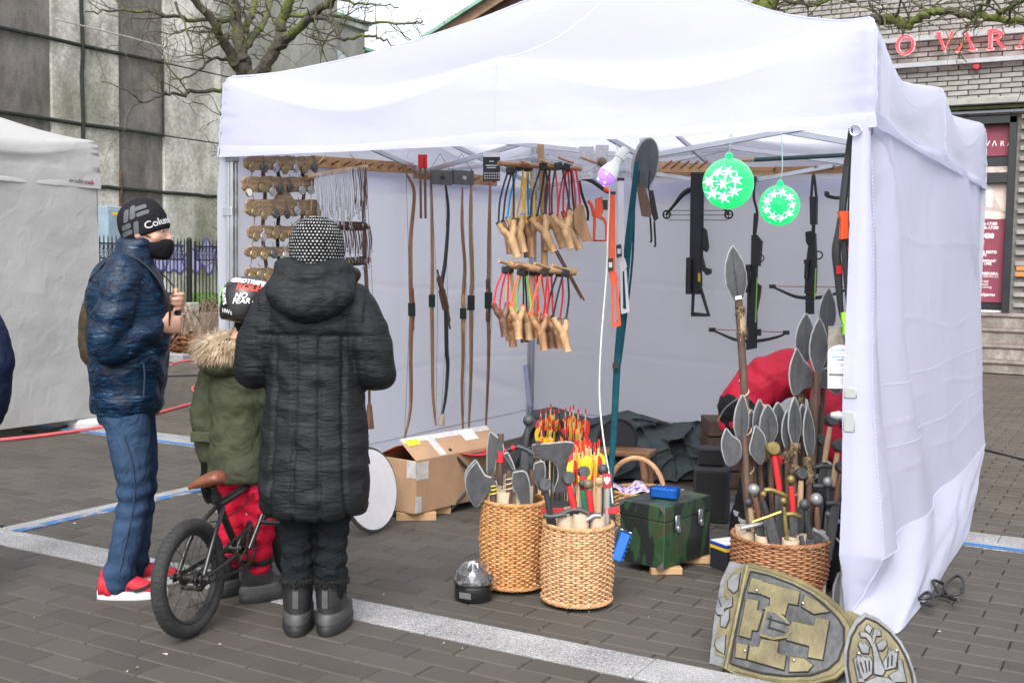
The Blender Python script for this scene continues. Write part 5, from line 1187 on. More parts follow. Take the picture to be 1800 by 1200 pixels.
for sx in (-1, 1): MB().lathe([(.0, 0), (.017, .002), (.0155, .02), (.0155, .11), (.019, .115), (.019, .12)], 12, hbz+V(sx*.345, -.038, .171), frz((-sx, .1, -.02))).build('grip', mat('grip_rubber', (.012, .012, .013), .7), bike)
sd2 = MB(); S = spline([(-.10, .010, .0, .012), (-.07, .026, .008, .02), (-.03, .042, .014, .026), (.015, .052, .018, .03), (.045, .048, .016, .026), (.06, .025, .01, .016)], 4)
sd2.loft([(V(0, s[0], s[2]), V(s[1], 0, 0), V(0, 0, s[3])) for s in S], 18); sd2.v = [(x, y, max(z, -.004-abs(x)*.25)) for x, y, z in sd2.v]
yl = -(RT.copy()*.98-FW*.2); yl.z = 0; wl = Matrix.Rotation(-heading(bh), 3, 'Z') @ yl; rzs = math.atan2(wl.x, -wl.y)
sad_o = sd2.build('saddle', mat('saddle_leather', (.16, .055, .028), .45, var=.2, vscale=12, bump=.2, bscale=60), bike, loc=STT+V(0, -.045, .095), rot=(math.radians(12), 0, rzs))
tb_('brake_cable', [hbz+V(0, 0, .02), V(.03, .6, .62), V(.03, .4, .46), V(.035, .2, .42), V(.02, .12, .42)], .0025, mat('cable_black', (.01, .01, .01), .5))

# ---------------------------------------------------------------- stall keeper bending over inside the tent
hd = (RT*.97-FW*.05); hd.z = 0; hd.normalize(); p0 = PX(1300, 955, z=0)
ven = empty('person', (p0.x+.05, p0.y+.05, 0), 'person in red and grey jacket bending down inside the tent', 'person', rz=heading(hd)); ven.scale = (.93, .93, .84)
b = MB(); VH = V(0, .60, .74); VM = Matrix.Rotation(math.radians(-75), 3, 'X')
limb(b, [(0, -.03, .87), (0, .10, 1.06), (0, .32, 1.06), (0, .48, .93)], [.10, .10, .10, .08], 16, 4); head_mb(b, VH, VM)
for sx in (-1, 1):
    limb(b, [(sx*.09, 0, .84), (sx*.10, .03, .44), (sx*.1, -.03, .07)], [.085, .055, .04], 12, 4); limb(b, [(sx*.1, -.04, .05), (sx*.1, .12, .04)], [.034, .03], 10, 2)
    limb(b, [(sx*.17, .42, .95), (sx*.21, .40, .66), (sx*.15, .56, .47)], [.05, .042, .03], 12, 5); hand_mb(b, V(sx*.14, .60, .43), Matrix((V(sx*.0+1, 0, 0), V(0, .6, -.8), V(0, .8, .6))).transposed(), .6, 1, left=(sx > 0))
remesh(b, 'body', M_SKIN, ven, .008, 3)
M_REDJ = cloth('jacket_red', (.40, .012, .035), .6, .6, 10, 400, .35, .15); M_GRJ = cloth('jacket_grey', (.16, .16, .17), .6, .4, 12, 400, .3, .1)
j = MB(); limb(j, [(0, -.075, .78), (0, -.055, .88), (0, .0, .98), (0, .12, 1.07), (0, .30, 1.08), (0, .45, .98), (0, .52, .9)], [.135, .145, .15, .15, .15, .14, .08], 22, 5)
for sx in (-1, 1): limb(j, [(sx*.13, .40, .97), (sx*.205, .42, .83), (sx*.215, .40, .66), (sx*.18, .49, .55), (sx*.15, .55, .49)], [.09, .085, .075, .062, .05], 16, 5)
vj = remesh(j, 'jacket', M_REDJ, ven, .009, 4, (('C', .10, .012),))
warp(vj, lambda co, nn: co+nn*.006*math.sin(co.y*38+co.z*22+6*nz(co.x*5, co.y*4, co.z*4)))
dv = (p0-CAM).dot(FW)-.13; bpy.context.view_layer.update()
MB().tube(sspline([PX(1344, 692, d=dv+.02), PX(1350, 668, d=dv), PX(1366, 652, d=dv), PX(1385, 648, d=dv), PX(1402, 656, d=dv+.04)], 6), [.022]*6+[.04]*7+[.045]*6+[.04]*6, 10, .5, ref=(0, 0, 1)).xf(ven.matrix_world.inverted()).build('grey_panel', M_GRJ, vj)
MB().tube(sspline([(-.05, .16, 1.2), (.05, .20, 1.205), (.12, .28, 1.17)], 6), .006, 6, .5).build('piping', mat('piping_white', (.6, .6, .6), .6), vj)
M_BTR = cloth('trousers_black', (.011, .012, .013), .8, .8, 10, 400, .25, .1)
t = MB(); limb(t, [(0, -.06, .86), (0, -.03, .72)], [.16, .15], 18, 4)
for sx in (-1, 1): limb(t, [(sx*.085, -.02, .78), (sx*.10, .03, .45), (sx*.1, .0, .25), (sx*.1, -.03, .06)], [.115, .09, .085, .088], 16, 5)
vt = remesh(t, 'trousers', M_BTR, ven, .01, 4, (('C', .08, .024), ('C', .03, .008)))
for sx in (-1, 1): MB().torus((sx*.1, -.003, .17), .09, .006, Matrix.Rotation(.1, 3, 'Y'), 26, 6, 4).build('reflective_band', mat('reflective', (.38, .38, .39), .5), vt)
MB().tube(sspline([(.17, -.12, .95), (.19, -.2, .88), (.2, -.24, .80)], 4), .004, 5).build('drawcord', mat('cord_grey', (.1, .1, .1), .7), vj)
hr = MB(); stack(hr, [(-.05, 0, -.045, .065, .07), (0, 0, -.03, .08, .09), (.05, 0, -.015, .08, .098), (.09, 0, -.012, .062, .08), (.122, 0, -.012, .015, .02)], 20, 3); hr.xf(M4(VM, VH)); hr.build('hair', M_HAIRD, ven)
for sx in (-1, 1):
    s = shoe_mb(.28, .09, .05, .1).build('shoe', M_BOOT, ven, loc=(sx*.1, -.03, 0)); sole_mb(.285, .054, .03).build('sole', M_BOOT, s)

# ---------------------------------------------------------------- passer-by cut by the picture's edge
hd = (-RT*.5+FW*.85); hd.z = 0; hd.normalize(); p0 = PX(-112, 1050, z=0)
pas = empty('person', (p0.x, p0.y, 0), 'person in plain dark navy coat walking past the grey tent', 'person', rz=heading(hd)); pas.scale = (.93, .93, .9)
b = MB(); stack(b, [(.86, 0, 0, .14, .10), (1.2, 0, .0, .16, .115), (1.36, 0, 0, .15, .1), (1.44, 0, .01, .08, .07)], 20, 2); head_mb(b, V(0, .04, 1.6), Matrix.Identity(3))
for sx in (-1, 1):
    limb(b, [(sx*.08, 0, .9), (sx*.09, .02, .48), (sx*.09, -.03, .08)], [.085, .055, .04], 12, 4); limb(b, [(sx*.09, -.04, .05), (sx*.09, .12, .04)], [.035, .03], 10, 2)
    limb(b, [(sx*.19, 0, 1.4), (sx*.25, -.03, 1.1), (sx*.24, .06, .84)], [.05, .042, .03], 12, 5); hand_mb(b, V(sx*.24, .08, .80), Matrix((V(0, 1, 0), V(0, .2, -1), V(-1, 0, 0))).transposed(), .4, 1, left=(sx < 0))
remesh(b, 'body', M_SKIN, pas, .009, 3)
M_NV2 = cloth('coat_navy', (.010, .017, .045), .6, .6, 9, 400, .3, .1)
j = MB(); stack(j, [(.80, 0, 0, .20, .15), (1.0, 0, .0, .205, .16), (1.25, 0, .0, .21, .165), (1.38, 0, 0, .19, .14), (1.45, 0, 0, .12, .1), (1.53, 0, .02, .085, .085)], 26, 3)
for sx in (-1, 1): limb(j, [(sx*.17, 0, 1.39), (sx*.235, -.02, 1.24), (sx*.262, -.03, 1.08), (sx*.255, .02, .94), (sx*.245, .06, .84)], [.085, .083, .078, .068, .058], 16, 5)
remesh(j, 'coat', M_NV2, pas, .011, 4, (('C', .09, .022),))
t = MB(); stack(t, [(.74, 0, 0, .15, .115), (.9, 0, 0, .16, .12)], 20, 2)
for sx in (-1, 1): limb(t, [(sx*.085, 0, .8), (sx*.095, .02, .46), (sx*.095, -.04, .07)], [.11, .08, .075], 16, 5)
remesh(t, 'trousers', M_NV2, pas, .011, 4, (('C', .08, .018),))
hr = MB(); stack(hr, [(-.05, 0, -.045, .065, .07), (0, 0, -.03, .08, .09), (.05, 0, -.015, .08, .1), (.09, 0, -.012, .062, .08), (.122, 0, -.012, .015, .02)], 20, 3); hr.xf(Matrix.Translation(V(0, .04, 1.6))); hr.build('hair', M_HAIRD, pas)
for sx in (-1, 1): s = shoe_mb(.28, .09, .05, .1).build('shoe', M_BOOT, pas, loc=(sx*.095, -.04, 0)); sole_mb(.285, .054, .03).build('sole', M_BOOT, s)
# ================================================================ goods
M_WOODL = mat('wood_light', (.42, .255, .125), .55, var=.22, vscale=7, stretch=(6, 6, 1), bump=.15, bscale=40, per_obj=.15)
M_WOODM = mat('wood_mid', (.32, .165, .075), .5, var=.3, vscale=7, stretch=(6, 6, 1), bump=.15, bscale=40, per_obj=.15)
M_WOODD = mat('wood_dark', (.13, .06, .035), .5, var=.35, vscale=7, stretch=(6, 6, 1), bump=.15, bscale=40, per_obj=.15)
M_PINE = mat('pine_rail', (.42, .235, .11), .65, var=.25, vscale=6, stretch=(1, 6, 8), bump=.2, bscale=30)
M_DRIFT = mat('driftwood', (.23, .155, .09), .8, var=.35, vscale=9, stretch=(1, 1, 6), bump=.5, bscale=30, per_obj=.1)
M_BLACK = mat('matt_black', (.013, .013, .015), .5, var=.25, vscale=12, bump=.1, bscale=60)
M_BLK2 = mat('soft_black', (.02, .021, .024), .75, var=.3, vscale=8, bump=.2, bscale=40)
M_ORANGE = mat('toy_orange', (.78, .085, .015), .45, var=.06)
M_STEEL = mat('foam_steel', (.048, .050, .054), .5, .1, var=.35, vscale=16, stretch=(1, 1, .4), bump=.3, bscale=70)
M_EDGE = mat('foam_edge', (.27, .28, .29), .5, 0, var=.2, vscale=30)
M_SILV = mat('foam_silver', (.24, .245, .25), .35, .35, var=.2, vscale=20)
M_BRASS = mat('foam_brass', (.20, .15, .05), .4, .3, var=.35, vscale=15)
M_REDW = mat('red_wrap', (.60, .012, .02), .7, bump=.5, bscale=150, stretch=(1, 1, 6), bdist=.003)
M_TANW = mat('tan_cord', (.42, .29, .17), .8, bump=.7, bscale=160, stretch=(1, 1, 8), bdist=.004)
M_ROPE = mat('rope', (.55, .42, .27), .9, bump=.4, bscale=200)
M_BROWNH = mat('brown_haft', (.085, .05, .035), .7, var=.35, vscale=10, stretch=(5, 5, 1))
M_FURB = mat('spotted_fur', (.07, .045, .025), .95, vscale=55, col2=(.36, .26, .15), bump=.8, bscale=150)
M_TUBE = mat('kraft_tube', (.50, .40, .29), .8, var=.08, vscale=20)
M_CARD = mat('cardboard', (.35, .215, .125), .85, var=.12, vscale=5, bump=.15, bscale=60)
FH = V(FW.x, FW.y, 0).normalized(); RH = V(RT.x, RT.y, 0).normalized()
class Thing:
    def __init__(s, name, loc, label, cat, group=None, parent=None):
        s.o = empty(name, loc, label, cat, group); s.inv = Matrix.Translation(-Vector(loc)); s.loc = Vector(loc)
    def put(s, name, mb, m, sub=None, smooth=True, angle=40):
        mb.xf(s.inv); return mb.build(name, m, sub or s.o, smooth, angle)
def px_slab(pts, d, th, k=0.0, u0=None):
    """outline at distance d (k: metres nearer/farther per pixel sideways), with thickness th"""
    u0 = u0 if u0 is not None else pts[0][0]
    P = [PX(u, v, d=d+k*(u-u0)) for u, v in pts]; n = len(P); mb = MB()
    a = [p-FH*th/2 for p in P]; b = [p+FH*th/2 for p in P]; c = sum(a, V(0, 0, 0))/n-FH*th*.35
    mb.add(a+b, [tuple(range(2*n-1, n-1, -1))]+[(i, (i+1) % n, (i+1) % n+n, i+n) for i in range(n)]+[tuple(range(n))]); return mb
def px_outline(pts, d, r, k=0.0, u0=None, fl=1.0, off=0.0):
    u0 = u0 if u0 is not None else pts[0][0]; P = [PX(u, v, d=d+k*(u-u0))-FH*off for u, v in pts]; P.append(P[0]); return MB().tube(P, r, 6, fl)
def px_tube(pts, d, r, n=10, sub=4, k=0.0, flat=1.0):
    """pts (u, v[, extra distance]); r in metres, single or per point"""
    P = [tuple(PX(q[0], q[1], d=d+(q[2] if len(q) > 2 else 0)))+((r[i] if isinstance(r, (list, tuple)) else r),) for i, q in enumerate(pts)]
    if len(P) > 2: P = spline(P, sub)
    return MB().tube([Vector(p[:3]) for p in P], [p[3] for p in P], n, flat)
def curve2(pts, n=6): return [tuple(float(x) for x in p) for p in spline(pts, n)]

# ---------------------------------------------------------------- left wall: peg rails
XW = .075
def ypx(u, v=300, x=XW): return PX(u, v, x=x)
def peg_rail(u0, v0, u1, v1, label, n, hh=.085, x=XW):
    a, b = ypx(u0, v0, x), ypx(u1, v1, x); t = Thing('peg_rail', (a+b)/2, label, 'rail')
    t.put('board', MB().cbox((a+b)/2, ((b-a).length, .022, hh), .004, frame(b-a, (0, 0, 1))), M_PINE, smooth=False)
    for i in range(n):
        p = a.lerp(b, (i+.5)/n)+V(.01, 0, -.01); t.put('peg', MB().tube([p, p+V(.07, -.015, .02)], .008, 8), M_WOODM)
peg_rail(548, 284, 726, 296, 'pine peg rail along the tent wall above the necklaces', 9, .075); peg_rail(728, 304, 872, 319, 'pine peg rail along the tent wall above the bows', 8, .075)
# driftwood boards with pocket watches
boards = [((429, 560), (275, 299), 7, 'topmost'), ((425, 552), (311, 338), 7, 'second'), ((431, 562), (351, 379), 7, 'third'), ((435, 532), (397, 419), 6, 'fourth'), ((431, 522), (434, 451), 5, 'fifth'), ((431, 512), (471, 487), 6, 'lowest')]
wk = {'bronze': mat('w_bronze', (.30, .225, .12), .35, .5, var=.3, vscale=80), 'steel': mat('w_steel', (.42, .42, .43), .3, .5, var=.3, vscale=80), 'dark': mat('w_dark', (.11, .11, .112), .35, .5, var=.3, vscale=80), 'white dial': mat('w_gold', (.36, .28, .13), .3, .85)}
M_DIAL = mat('dial_white', (.72, .70, .64), .4); M_DIALB = mat('dial_blue', (.06, .22, .55), .35)
rw = random.Random(21); XB = .11
wm = {}
def watch_meshes(kind):
    if kind in wm: return wm[kind]
    ax = frz((1, 0, 0), (0, 1, 0)); r = .027
    case = MB().lathe([(.003, -.006), (r*.9, -.006), (r, 0), (r, .003), (r*.9, .006), (r*.86, .004), (.002, .005)], 20, ax=ax).mesh('case', wk[kind], True)
    face = MB()
    if kind == 'white dial':
        face.lathe([(r*.8, .005), (r*.8, .0065), (.001, .0068)], 18, ax=ax)
        dm = M_DIAL
    else:
        for i in range(10): a = 2*PI*i/10; face.torus((.0068, math.cos(a)*r*.5, math.sin(a)*r*.5), r*.13, .0016, ax, 8, 4)
        face.torus((.0066, 0, 0), r*.3, .0018, ax, 14, 5); dm = wk[kind]
    fm = face.mesh('dial', dm, True)
    cr = MB().lathe([(.004, r), (.005, r+.007), (.003, r+.009)], 8).torus((0, 0, r+.016), .008, .0016, frz((1, 0, 0)), 14, 5).mesh('crown', wk[kind], True)
    wm[kind] = (case, fm, cr); return wm[kind]
for bi, ((u0, u1), (v0, v1), n, nm) in enumerate(boards):
    a, b = PX(u0, (v0+v1)/2, x=XB), PX(u1, (v0+v1)/2, x=XB); hh = (v1-v0)/ppm(a.lerp(b, .5)); L = (b-a).length
    t = Thing('driftwood_board', (a+b)/2, f'{nm} weathered driftwood board hung with pocket watches', 'board')
    m = 16; top = [(-L/2+L*i/m, hh*(.5+.12*nz(i*.6, bi, 1)+(.5 if bi == 2 and 7 <= i <= 9 else 0))) for i in range(m+1)]; bot = [(L/2-L*i/m, hh*(-.5+.12*nz(i*.6, bi, 5))) for i in range(m+1)]
    top[-1] = (L/2*.98, hh*.1 if bi in (0, 2) else hh*.35); top[0] = (-L/2, hh*.25); bot[0] = (L/2*.97, -hh*.1); bot[-1] = (-L/2, -hh*.25)
    t.put('plank', MB().prism(top+bot, .016, M4(frame(b-a, (0, 0, 1)), (a+b)/2)), M_DRIFT, smooth=False)
    if bi < 5:
        nx = boards[bi+1]
        for f in (.12, .8):
            p = a.lerp(b, f)+V(.0, 0, -hh*.4); q = PX(nx[0][0]+(nx[0][1]-nx[0][0])*min(.9, f), nx[1][0], x=XB); t.put('hanging_cord', MB().tube([p, q], .003, 5), mat('cord_brown', (.22, .12, .08), .9))
    for i in range(n):
        kind = rw.choice(['bronze', 'bronze', 'steel', 'dark', 'bronze'])
        if bi == 1 and i == 0: kind = 'white dial'
        p = a.lerp(b, (i+.5+rw.uniform(-.15, .15))/n)+V(.018, 0, -hh*rw.uniform(.15, .45)-.004)
        w = empty('pocket_watch', p, f'{kind} pocket watch hanging from the {nm} driftwood board', 'watch', 'pocket watches on the driftwood boards'); w.rotation_euler = (rw.uniform(-.25, .25), 0, rw.uniform(-.2, .2))
        cs, fm, cr = watch_meshes(kind); link('case', cs, w); link('dial', fm, w); link('crown', cr, w)
        MB().tube([V(0, 0, .05), V(-.006, rw.uniform(-.01, .01), .05+hh*.35)], .0022, 5).build('cord', MATS['cord_brown'], w)
# belts behind the boards
for u, vs, m, lab in ((462, (300, 470), M_WOODD, 'brown leather belt hanging behind the driftwood boards'), (488, (296, 492), M_BLK2, 'black leather belt hanging behind the driftwood boards'), (531, (300, 420), mat('belt_navy', (.012, .015, .03), .5), 'navy leather belt hanging behind the driftwood boards')):
    t = Thing('belt', PX(u, vs[0], x=.05), lab, 'belt', None); P = [PX(u+3*math.sin(i*.9)+(i*.5), vs[0]+(vs[1]-vs[0])*i/8, x=.05) for i in range(9)]
    t.put('strap', MB().tube(P, .016, 8, .2, ref=(0, 1, 0)), m); t.put('buckle', MB().torus(P[-1]-V(0, 0, .02), .018, .004, frz((1, 0, 0))), wk['steel'])
# necklace sticks
def stick(pts, r, label):
    P = [PX(u, v, x=.13) for u, v in pts]; t = Thing('hanging_stick', P[0], label, 'stick'); t.put('stick', MB().tube(sspline(P, 5), r, 10), mat('stick_wood', (.40, .27, .16), .7, var=.25, vscale=12)); return P
s1 = stick([(538, 312), (590, 302), (645, 294)], .016, 'top wooden stick strung with silver chains'); s2 = stick([(535, 396), (590, 397), (647, 398)], .018, 'middle wooden stick wound with leather bracelets'); s3 = stick([(598, 462), (625, 459), (649, 457)], .017, 'bottom wooden stick with black cord bracelets')
t = Thing('hanging_rope', PX(570, 275, x=.12), 'pale rope tied between peg rail and chain stick', 'rope')
t.put('rope', MB().tube([PX(572, 272, x=.1), s1[0]+V(0, .01, 0)], .004, 6), M_ROPE); t.put('rope', MB().tube([PX(615, 272, x=.1), s1[2]-V(0, .02, 0)], .004, 6), M_ROPE); t.put('rope', MB().tube([s1[0]+V(0, .05, 0), s2[0]+V(0, .06, 0)], .003, 6), M_ROPE)
M_CHAIN = mat('silver_chain', (.42, .42, .44), .3, .85); M_LEA = mat('leather_cord', (.07, .028, .02), .6)
def neck(p, dl, wd, kind, pend):
    lab = {'c': 'fine silver chain necklace with charm on the top stick', 'l': 'brown leather cord necklace on the top stick', 'm': 'thin cord necklace with metal charm on the middle stick'}[kind]
    t = Thing('necklace', p, lab, 'necklace', 'necklaces hung by the tent wall'); m = {'c': M_CHAIN, 'l': M_LEA, 'm': M_LEA}[kind]
    P = sspline([p+V(.0, -wd/2, 0), p+V(.018, -wd/2.2, -dl*.5), p+V(.018, 0, -dl), p+V(.018, wd/2.2, -dl*.5), p+V(0, wd/2, 0)], 6)
    t.put('loop', MB().tube(P, .0022 if kind == 'c' else .003, 5), m)
    q = p+V(.02, 0, -dl-.012)
    if pend == 0: t.put('charm', MB().ball(q, .012, 8, 6, (.3, 1, 1.2)), M_CHAIN)
    elif pend == 1: t.put('charm', MB().cbox(q, (.004, .006, .034), .001).cbox(q+V(.0005, 0, .006), (.004, .022, .006), .001), M_CHAIN)
    else: t.put('charm', MB().torus(q, .011, .003, frz((1, 0, 0)), 14, 5), M_CHAIN)
for i in range(26):
    f = .12+.80*i/25; p = s1[0].lerp(s1[2], f)+V(.016, 0, .006)
    neck(p, rw.uniform(.18, .36), rw.uniform(.015, .035), 'c' if i not in (19, 22, 23, 25) else 'l', rw.choice((0, 1, 2)))
for i in range(12):
    p = s2[0].lerp(s2[2], .5+.48*i/11)+V(.018, 0, 0); neck(p, rw.uniform(.12, .26), rw.uniform(.01, .025), 'm', rw.choice((0, 1, 2)))
mbr = {}
for st_k, (a, b, f0, f1, n, m, lab) in enumerate(((s2[0], s2[2], .15, .45, 8, M_CHAIN, 'thin metal bracelet slid onto the middle stick'), (s2[0], s2[2], .5, .93, 16, M_LEA, 'brown leather bracelet wound round the middle stick'), (s3[0], s3[2], .05, .8, 8, M_BLK2, 'black cord bracelet on the bottom stick'))):
    for i in range(n):
        p = a.lerp(b, f0+(f1-f0)*i/(n-1)); o = MB().torus((0, 0, 0), .025, .005, frz((0, 1, .1*math.sin(i))), 14, 6).build('bracelet', m, None, loc=p); tag(o, lab, 'bracelet', 'bracelets on the sticks')
# ---------------------------------------------------------------- bows on the left wall
M_BSTR = mat('bow_string', (.05, .05, .055), .7)
def bow(pts, wpx, m, grip, label, gm=None, riser=None, tip=None, x=.11):
    P = [tuple(PX(u, v, x=x)) for u, v in pts]; sp_ = spline(P, 6); n = len(sp_); Pv = [Vector(p) for p in sp_]; t = Thing('longbow', Pv[-1], label, 'bow', 'bows hung on the tent wall')
    pm = ppm(Pv[n//2]); rs = []
    for i in range(n):
        f = i/(n-1); rs.append((wpx*.5/pm)*(.45+.75*math.sin(PI*f)**.6))
    t.put('limb', MB().tube(Pv, rs, 8, .55, ref=(0, 1, 0)), m)
    gmid = None
    if grip:
        g = [p for p in Pv if PX(0, grip[0], x=x).z*0+grip_z(grip[1], x, p) <= p.z <= grip_z(grip[0], x, p)]
        if len(g) < 2: g = [Pv[n//2-1], Pv[n//2+1]]
        a, b = g[0], g[-1]; ext = (a-b).normalized()
        rr2 = wpx*.72/pm
        if riser: t.put('riser', MB().tube(sspline([a+ext*.16, a+ext*.05, (a+b)/2+V(0, .012, 0), b-ext*.05, b-ext*.16], 5), [rr2*.3]*3+[rr2*.8]*5+[rr2*.85]*5+[rr2*.8]*5+[rr2*.3]*3, 8, .8, ref=(0, 1, 0)), riser)
        t.put('grip', MB().tube([a, (a+b)/2, b], rr2, 10), gm or mat('grip_green', (.012, .028, .022), .8, bump=.3, bscale=100))
    sgn_ = 1
    t.put('string', MB().tube([Pv[0], Pv[0].lerp(Pv[-1], .5)+V(.03, .012, 0), Pv[-1]], .0016, 4), M_BSTR)
    if tip: t.put('tip', MB().tube([Pv[-3], Pv[-1]-V(0, 0, .03)], [.016, .03], 8), tip)
def grip_z(v, x, p):
    q = PX(900-0, v, x=x); 
    # height at which the wall point p's own sight line crosses row v
    d = (p-CAM); 
    lo, hi = -0.5, 3.0
    for _ in range(24):
        mid = (lo+hi)/2; r = Vector((p.x, p.y, mid))-CAM; vv = 600-LENS_PX*r.dot(UP)/r.dot(FW)
        if vv > v: lo = mid
        else: hi = mid
    return lo
bow([(643, 285), (640, 400), (645, 520), (648, 640), (650, 745)], 8, M_WOODD, None, 'dark brown straight bow next to the hanging chains', tip=M_WOODD)
bow([(714, 305), (728, 339), (722, 420), (722, 510), (724, 545), (722, 622), (722, 712), (711, 772)], 9, M_WOODM, (532, 562), 'reddish recurve bow with green grip and curled tips', riser=mat('riser_red', (.22, .06, .03), .4, var=.3, vscale=10))
bow([(757, 305), (759, 375), (760, 492), (759, 530), (760, 600), (761, 690), (766, 748)], 8, M_WOODM, (515, 544), 'slim brown flatbow with dark green grip')
bow([(783, 322), (788, 375), (783, 456), (776, 505), (783, 532), (785, 613), (787, 645), (783, 699), (775, 740)], 9, mat('bow_black', (.015, .02, .024), .4), (505, 545), 'black recurve bow with dark wooden riser and pale tip', gm=M_WOODD, riser=M_WOODD, tip=M_TUBE)
bow([(813, 330), (812, 397), (817, 465), (815, 510), (814, 550), (814, 622), (812, 690), (814, 760)], 8, M_WOODM, (535, 566), 'two-tone tan and brown longbow with bottle green grip', riser=M_WOODL)
bow([(829, 292), (827, 397), (830, 487), (828, 530), (828, 645), (824, 757)], 9, mat('wood_tan', (.33, .2, .1), .5, var=.2, vscale=6, stretch=(5, 5, 1)), (512, 546), 'straight honey coloured longbow with black grip', gm=M_BLK2)
bow([(862, 314), (860, 397), (859, 487), (858, 530), (859, 622), (854, 755)], 9, M_WOODM, (510, 546), 'brown longbow with dark tips beside the tent corner post', riser=M_WOODD)
# straps, pouches and card hanging from the rail over the bows
for u, lab in ((739, 'dark leather strap with red handle under the peg rail'), (747, 'shorter dark leather strap with red handle under the rail')):
    t = Thing('leather_strap', PX(u, 290, x=.2), lab, 'strap'); t.put('handle', MB().tube([PX(u, 272, x=.2), PX(u, 296, x=.2)], .016, 8), M_REDW); t.put('strap', MB().tube([PX(u, 296, x=.2), PX(u+1, 384, x=.2)], .015, 8, .3, ref=(0, 1, 0)), M_WOODD)
for u0, u1, lab in ((756, 791, 'grey felt pouch with oval slot beside the black bow'), (794, 829, 'grey felt pouch with oval slot above the honey coloured bow')):
    t = Thing('felt_pouch', PX((u0+u1)/2, 310, x=.2), lab, 'pouch'); P = [PX(u0, 299, x=.2), PX(u1, 301, x=.2), PX(u1, 326, x=.2), PX(u0, 324, x=.2)]; n_ = V(.02, 0, 0); mb = MB(); mb.add(P+[p+n_ for p in P], [(0, 1, 2, 3), (7, 6, 5, 4)]+[(i, i+4, (i+1) % 4+4, (i+1) % 4) for i in range(4)]); t.put('panel', mb, mat('felt_grey', (.10, .10, .095), .9, var=.2, vscale=20), smooth=False)
    c = sum(P, V(0, 0, 0))/4+V(.022, 0, 0); t.put('slot', MB().lathe([(.014, 0), (.014, .003)], 16, c, frz((1, 0, 0), (0, 1, 0)), 1.8, 1), mat('slot_dark', (.012, .012, .013), .7) if u0 < 770 else mat('slot_pale', (.5, .5, .5), .7))
    t.put('cord', MB().tube([P[0], PX((u0+u1)/2, 270, x=.2), P[1]], .002, 4), M_BLK2)
D5 = 6.0
t = Thing('blister_card', PX(863, 290, d=D5), 'black hang card of steel slingshot balls', 'package')
t.put('card', px_slab([(849, 276), (879, 276), (879, 318), (849, 318)], D5, .003), M_BLACK, smooth=False); t.put('header', px_slab([(849, 268), (879, 268), (879, 276), (849, 276)], D5, .003), mat('card_white', (.7, .7, .7), .6), smooth=False)
bl = MB()
for i in range(7):
    for j in range(3): bl.ball(PX(852.5+i*4, 305+j*4.5, d=D5-.008), .0062, 8, 6)
o = t.put('steel_balls', bl, M_CHAIN); tag(o, kind='stuff')
for v, w in ((283, 8), (290, 20), (294, 16)): t.put('printed_line', px_slab([(864-w/2, v), (864+w/2, v), (864+w/2, v+1.6), (864-w/2, v+1.6)], D5-.004, .001), MATS['card_white'], smooth=False)
# ---------------------------------------------------------------- slingshot rack
DS = 5.80
t = Thing('slingshot_rack', PX(957, 480, d=DS+.1), 'wooden post and crossbars with pegs carrying the slingshots', 'rack')
t.put('post', px_tube([(950, 255), (956, 380), (957, 487)], DS+.12, .019, 10), M_WOODL)
t.put('crossbar', px_tube([(876, 287, -.1), (945, 292, .02), (1022, 297, .1)], DS, .013, 10), M_WOODM); t.put('crossbar', px_tube([(893, 464, -.05), (950, 473, .02), (1012, 478, .08)], DS, .02, 12), M_WOODL)
for u, v in ((878, 287), (915, 283), (948, 281), (982, 277), (1022, 277)): t.put('peg', px_tube([(u, v, -.1), (u+25, v+9, .03)], DS, .0075, 8), M_WOODL)
for u, v in ((877, 459), (909, 464), (940, 463), (971, 466)): t.put('peg', px_tube([(u, v, -.12), (u+26, v+9, .02)], DS, .0075, 8), M_WOODL)
bandc = {'black': mat('band_black', (.012, .012, .014), .5), 'blue': mat('band_blue', (.02, .22, .45), .5), 'yellow': mat('band_yellow', (.7, .40, .02), .5), 'red': mat('band_red', (.45, .02, .03), .5), 'orange': mat('band_orange', (.8, .11, .03), .5), 'green': mat('band_green', (.25, .5, .05), .5), 'tan': mat('band_tan', (.55, .35, .15), .5)}
M_PCH = mat('pouch_leather', (.018, .016, .016), .6)
